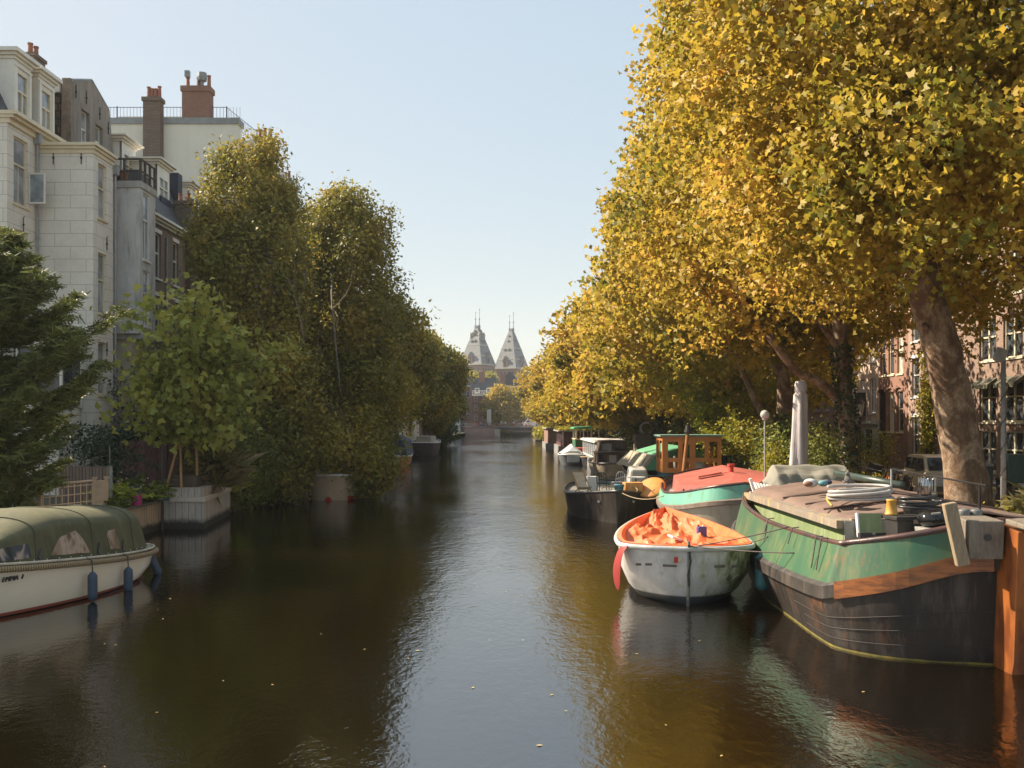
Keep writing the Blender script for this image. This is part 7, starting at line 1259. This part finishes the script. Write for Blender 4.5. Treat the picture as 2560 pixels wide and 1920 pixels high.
# museum with twin towers
MSL=mt('museum_slate',(.17,.18,.185),(.135,.145,.15),rough=.7,sc=.35,stretch=(1,1,2),fine=6); MBR=brick('museum_brick',(.30,.17,.12),(.26,.15,.11),(.3,.24,.2),1.2,.5,.03); MST=mt('museum_stone',(.52,.48,.42),sc=1)
mu=T('museum','pale slate-roofed brick museum with twin pyramid towers rising beyond the far roofs','museum',(-4,520,1)); YT=520; SC=YT/2400
def tower(cx,cy,ang,zb,zt,wb,big):
    M=Matrix.Translation((cx,cy,0))@Matrix.Rotation(ang,4,'Z'); f=lambda x,y,z:tuple(M@Vector((x,y,z)))
    def fr_(w_,z): return [f(-w_,-w_,z),f(w_,-w_,z),f(w_,w_,z),f(-w_,w_,z)]
    b=B(); b.loft([fr_(wb*.94,1),fr_(wb*.94,zb)]); tw=b.put('tower',MBR,mu)
    H=zt-zb; wt=wb*.13
    b=B(); b.loft([fr_(wb,zb),fr_(wb*.985,zb+.4),fr_(wb*(.80),zb+H*.235),fr_(wb*.56,zb+H*.52),fr_(wt,zt)]); b.put('tower_roof',MSL,tw)
    b=B()
    for hh,wf in((0,1.04),(.235,.82),(.52,.58)):
        z=zb+H*hh; b.loft([fr_(wb*wf,z-.25),fr_(wb*wf,z+.3)])
    b.loft([fr_(wb*.99,zb-5.2),fr_(wb*.99,zb-4.8)])
    for k in range(9): 
        for (sx,sy) in((1,0),(0,1)):
            u=-wb*.85+k*wb*.2125; b.loft([[f(*(u-.25,-wb*1.0,zb-1.6) if sx else (wb*1.0,u-.25,zb-1.6)),f(*(u+.25,-wb*1.0,zb-1.6) if sx else (wb*1.0,u+.25,zb-1.6)),f(*(u+.25,-wb*.95,zb-.3) if sx else (wb*.95,u+.25,zb-.3)),f(*(u-.25,-wb*.95,zb-.3) if sx else (wb*.95,u-.25,zb-.3))]],True,False) if False else None
    b.put('stone_bands',MST,tw)
    DK=mt('opening_dark',(.05,.05,.06))
    # wall windows
    for k in range(5):
        u=-wb*.66+k*wb*.33
        for p in((u,-wb*.945,zb-3.1,(1.0,.15,1.9)),(wb*.945,u,zb-3.1,(.15,1.0,1.9))): B().obox(M@Vector(p[:3]),p[3],(0,0,ang)).put('window',DK,tw)
    # dormers
    def dorm(x,y,z,wd,hh,depth,face,m=MBR):
        b=B(); c=(lambda a,d,e:f(x+a,y+d,z+e)) if face=='f' else (lambda a,d,e:f(x-d,y+a,z+e))
        b.loft([[c(-wd/2,0,0),c(wd/2,0,0),c(wd/2,0,hh*.62),c(0,0,hh),c(-wd/2,0,hh*.62)],[c(-wd/2,depth,0),c(wd/2,depth,0),c(wd/2,depth,hh*.62),c(0,depth,hh),c(-wd/2,depth,hh*.62)]]); dm=b.put('dormer',m,tw)
        b=B(); b.loft([[c(-wd/2-.25,-.3,hh*.55),c(0,-.3,hh+.3),c(wd/2+.25,-.3,hh*.55),c(0,-.3,hh-.1)],[c(-wd/2-.25,depth,hh*.55),c(0,depth,hh+.3),c(wd/2+.25,depth,hh*.55),c(0,depth,hh-.1)]]); b.put('dormer_roof',MSL,dm)
        b=B(); b.loft([[c(-wd*.25,-.06,hh*.1),c(wd*.25,-.06,hh*.1),c(wd*.25,-.06,hh*.55),c(-wd*.25,-.06,hh*.55)],[c(-wd*.25,.1,hh*.1),c(wd*.25,.1,hh*.1),c(wd*.25,.1,hh*.55),c(-wd*.25,.1,hh*.55)]]); b.put('opening',DK,dm)
    dorm(0,-wb*.98,zb+.3,2.7,6.2,4,'f'); dorm(wb*.98,0,zb+.3,2.7,6.2,4,'s')
    for u,hf,s_ in((-.3,.46,1),(.3,.46,1),(0,.70,.8),(0,.84,.7)) if not big else ((-.3,.60,1),(.3,.60,1)):
        wl_=np.interp(hf,[0,.235,.52,1],[1,.80,.56,.13])*wb; dorm(u*wl_,-wl_-.05,zb+H*hf-.9,1.1*s_,1.9*s_,1.2,'f',MSL); dorm(wl_+.05,u*wl_,zb+H*hf-.9,1.1*s_,1.9*s_,1.2,'s',MSL)
    if big:
        wl_=wb*.37
        b=B(); b.loft([fr_(wl_*1.12,zb+H*.66),fr_(wl_*.98,zb+H*.70)]); b.put('belfry_base',MST,tw)
        for s in(-1,0,1):
            for fc in('f','s'): dorm(s*wl_*.62 if fc=='f' else wl_*.95,-wl_*.95 if fc=='f' else s*wl_*.62,zb+H*.70,wl_*.5,4.2 if s==0 else 3.0,1.6,fc,MST)
        for sx in(-1,1):
            for sy in(-1,1): b=B(); c_=M@Vector((sx*wl_,sy*wl_,0)); b.lathe((c_.x,c_.y,zb+H*.66),[(.45,0),(.45,2.2),(.6,2.3),(.05,4.6)],6); b.put('pinnacle',MST,tw)
    for s in(-1,1):
        p=M@Vector((s*wt*1.3+(0),0,0)); b=B(); b.lathe((p.x,p.y,zt-.6),[(.35,0),(.3,1.5),(.5,1.8),(.22,2.2),(.16,4.6),(.42,4.9),(.42,5.2),(.12,5.6),(.08,8.2),(.25,8.6),(.02,9.2)],8); b.put('spire',mt('spire_lead',(.28,.31,.33)),tw)
    b=B(); b.loft([fr_(wt*1.25,zt-.2),fr_(wt*1.25,zt+.9)]); b.put('ridge_crest',mt('spire_lead',(0,0,0)),tw)
    p=M@Vector((wt*1.3,0,0)); B().ball((p.x,p.y,zt+9.4),.35,8,6,(.7,.7,2)).put('gilded_finial',mt('gilding',(.8,.55,.2),rough=.3,metal=.7),tw)
tower(-18.7,YT,R(-31),34.8,55.3,7.3,True)
tower(-.3,YT+14,R(-31),33.5,55.0,7.2,False)
b=B(); b.prism([(-40,1),(-40,26),(-40,26),(34,26),(34,1)],'y',YT+8,YT+22) if False else b.box(-45,40,YT+9,YT+24,1,26); b.put('main_wall',MBR,mu)
b=B(); b.prism([(YT+8.6,26),(YT+16,36),(YT+24.4,26)],'x',-9,-2); b.prism([(YT+8.6,26),(YT+13,30),(YT+24.4,30),(YT+24.4,26)],'x',-45,40); b.put('main_roof',mt('museum_light_roof',(.5,.48,.43),sc=.3),mu)
b=B(); b.loft([[(17.5,YT,24),(36,YT,24),(36,YT+20,24),(17.5,YT+20,24)],[(23.5,YT+5,41),(36,YT+5,41),(36,YT+15,41),(23.5,YT+15,41)]]); b.put('pavilion_roof',mt('museum_pale_roof',(.58,.55,.5),(.5,.47,.43),sc=.3),mu)
b=B(); b.box(23.3,36,YT+4.8,YT+5.1,41,41.8)
for k in range(6): b.lathe((23.6+k*2.2,YT+5,41.8),[(.2,0),(.1,1.2),(.3,1.4),(.05,2.2)],6)
b.put('pavilion_cresting',mt('spire_lead',(0,0,0)),mu)
t=T('office_tower','dark teal glass office tower corner far right of the museum','tower',(42,700,1)); b=B(); b.box(40.5,56,700,715,1,66); b.put('glass_wall',glass('teal_glass',(.03,.13,.14),.1),t); b=B(); 
for k in range(16): b.box(40.3,56.2,699.8,715.2,4+k*4,4.4+k*4)
b.put('floor_bands',mt('teal_metal',(.08,.2,.2)),t)
# ---------------- haze ----------------
b=B(); b.box(-420,420,-30,900,-2,80); hz=b.put('haze',bpy.data.materials.new('haze')); hm=hz.data.materials[0]; hm.use_nodes=True; nt=hm.node_tree; nt.nodes.remove(nt.nodes['Principled BSDF']); pv=nt.nodes.new('ShaderNodeVolumePrincipled'); pv.inputs['Color'].default_value=(.93,.96,1,1); pv.inputs['Density'].default_value=.00022; pv.inputs['Anisotropy'].default_value=.2; nt.links.new(pv.outputs[0],nt.nodes['Material Output'].inputs['Volume']); tag(hz,kind='stuff')
rg=np.random.default_rng(301); q=np.stack([rg.uniform(11.2,22,6500),rg.uniform(20,62,6500),np.full(6500,1.02)],1); 
tag(leaves('leaf_litter',q,.13,'leaf',LM_GOLD,None,rg,up=6),'fallen golden leaves scattered over the right quay and street','leaves',kind='stuff')
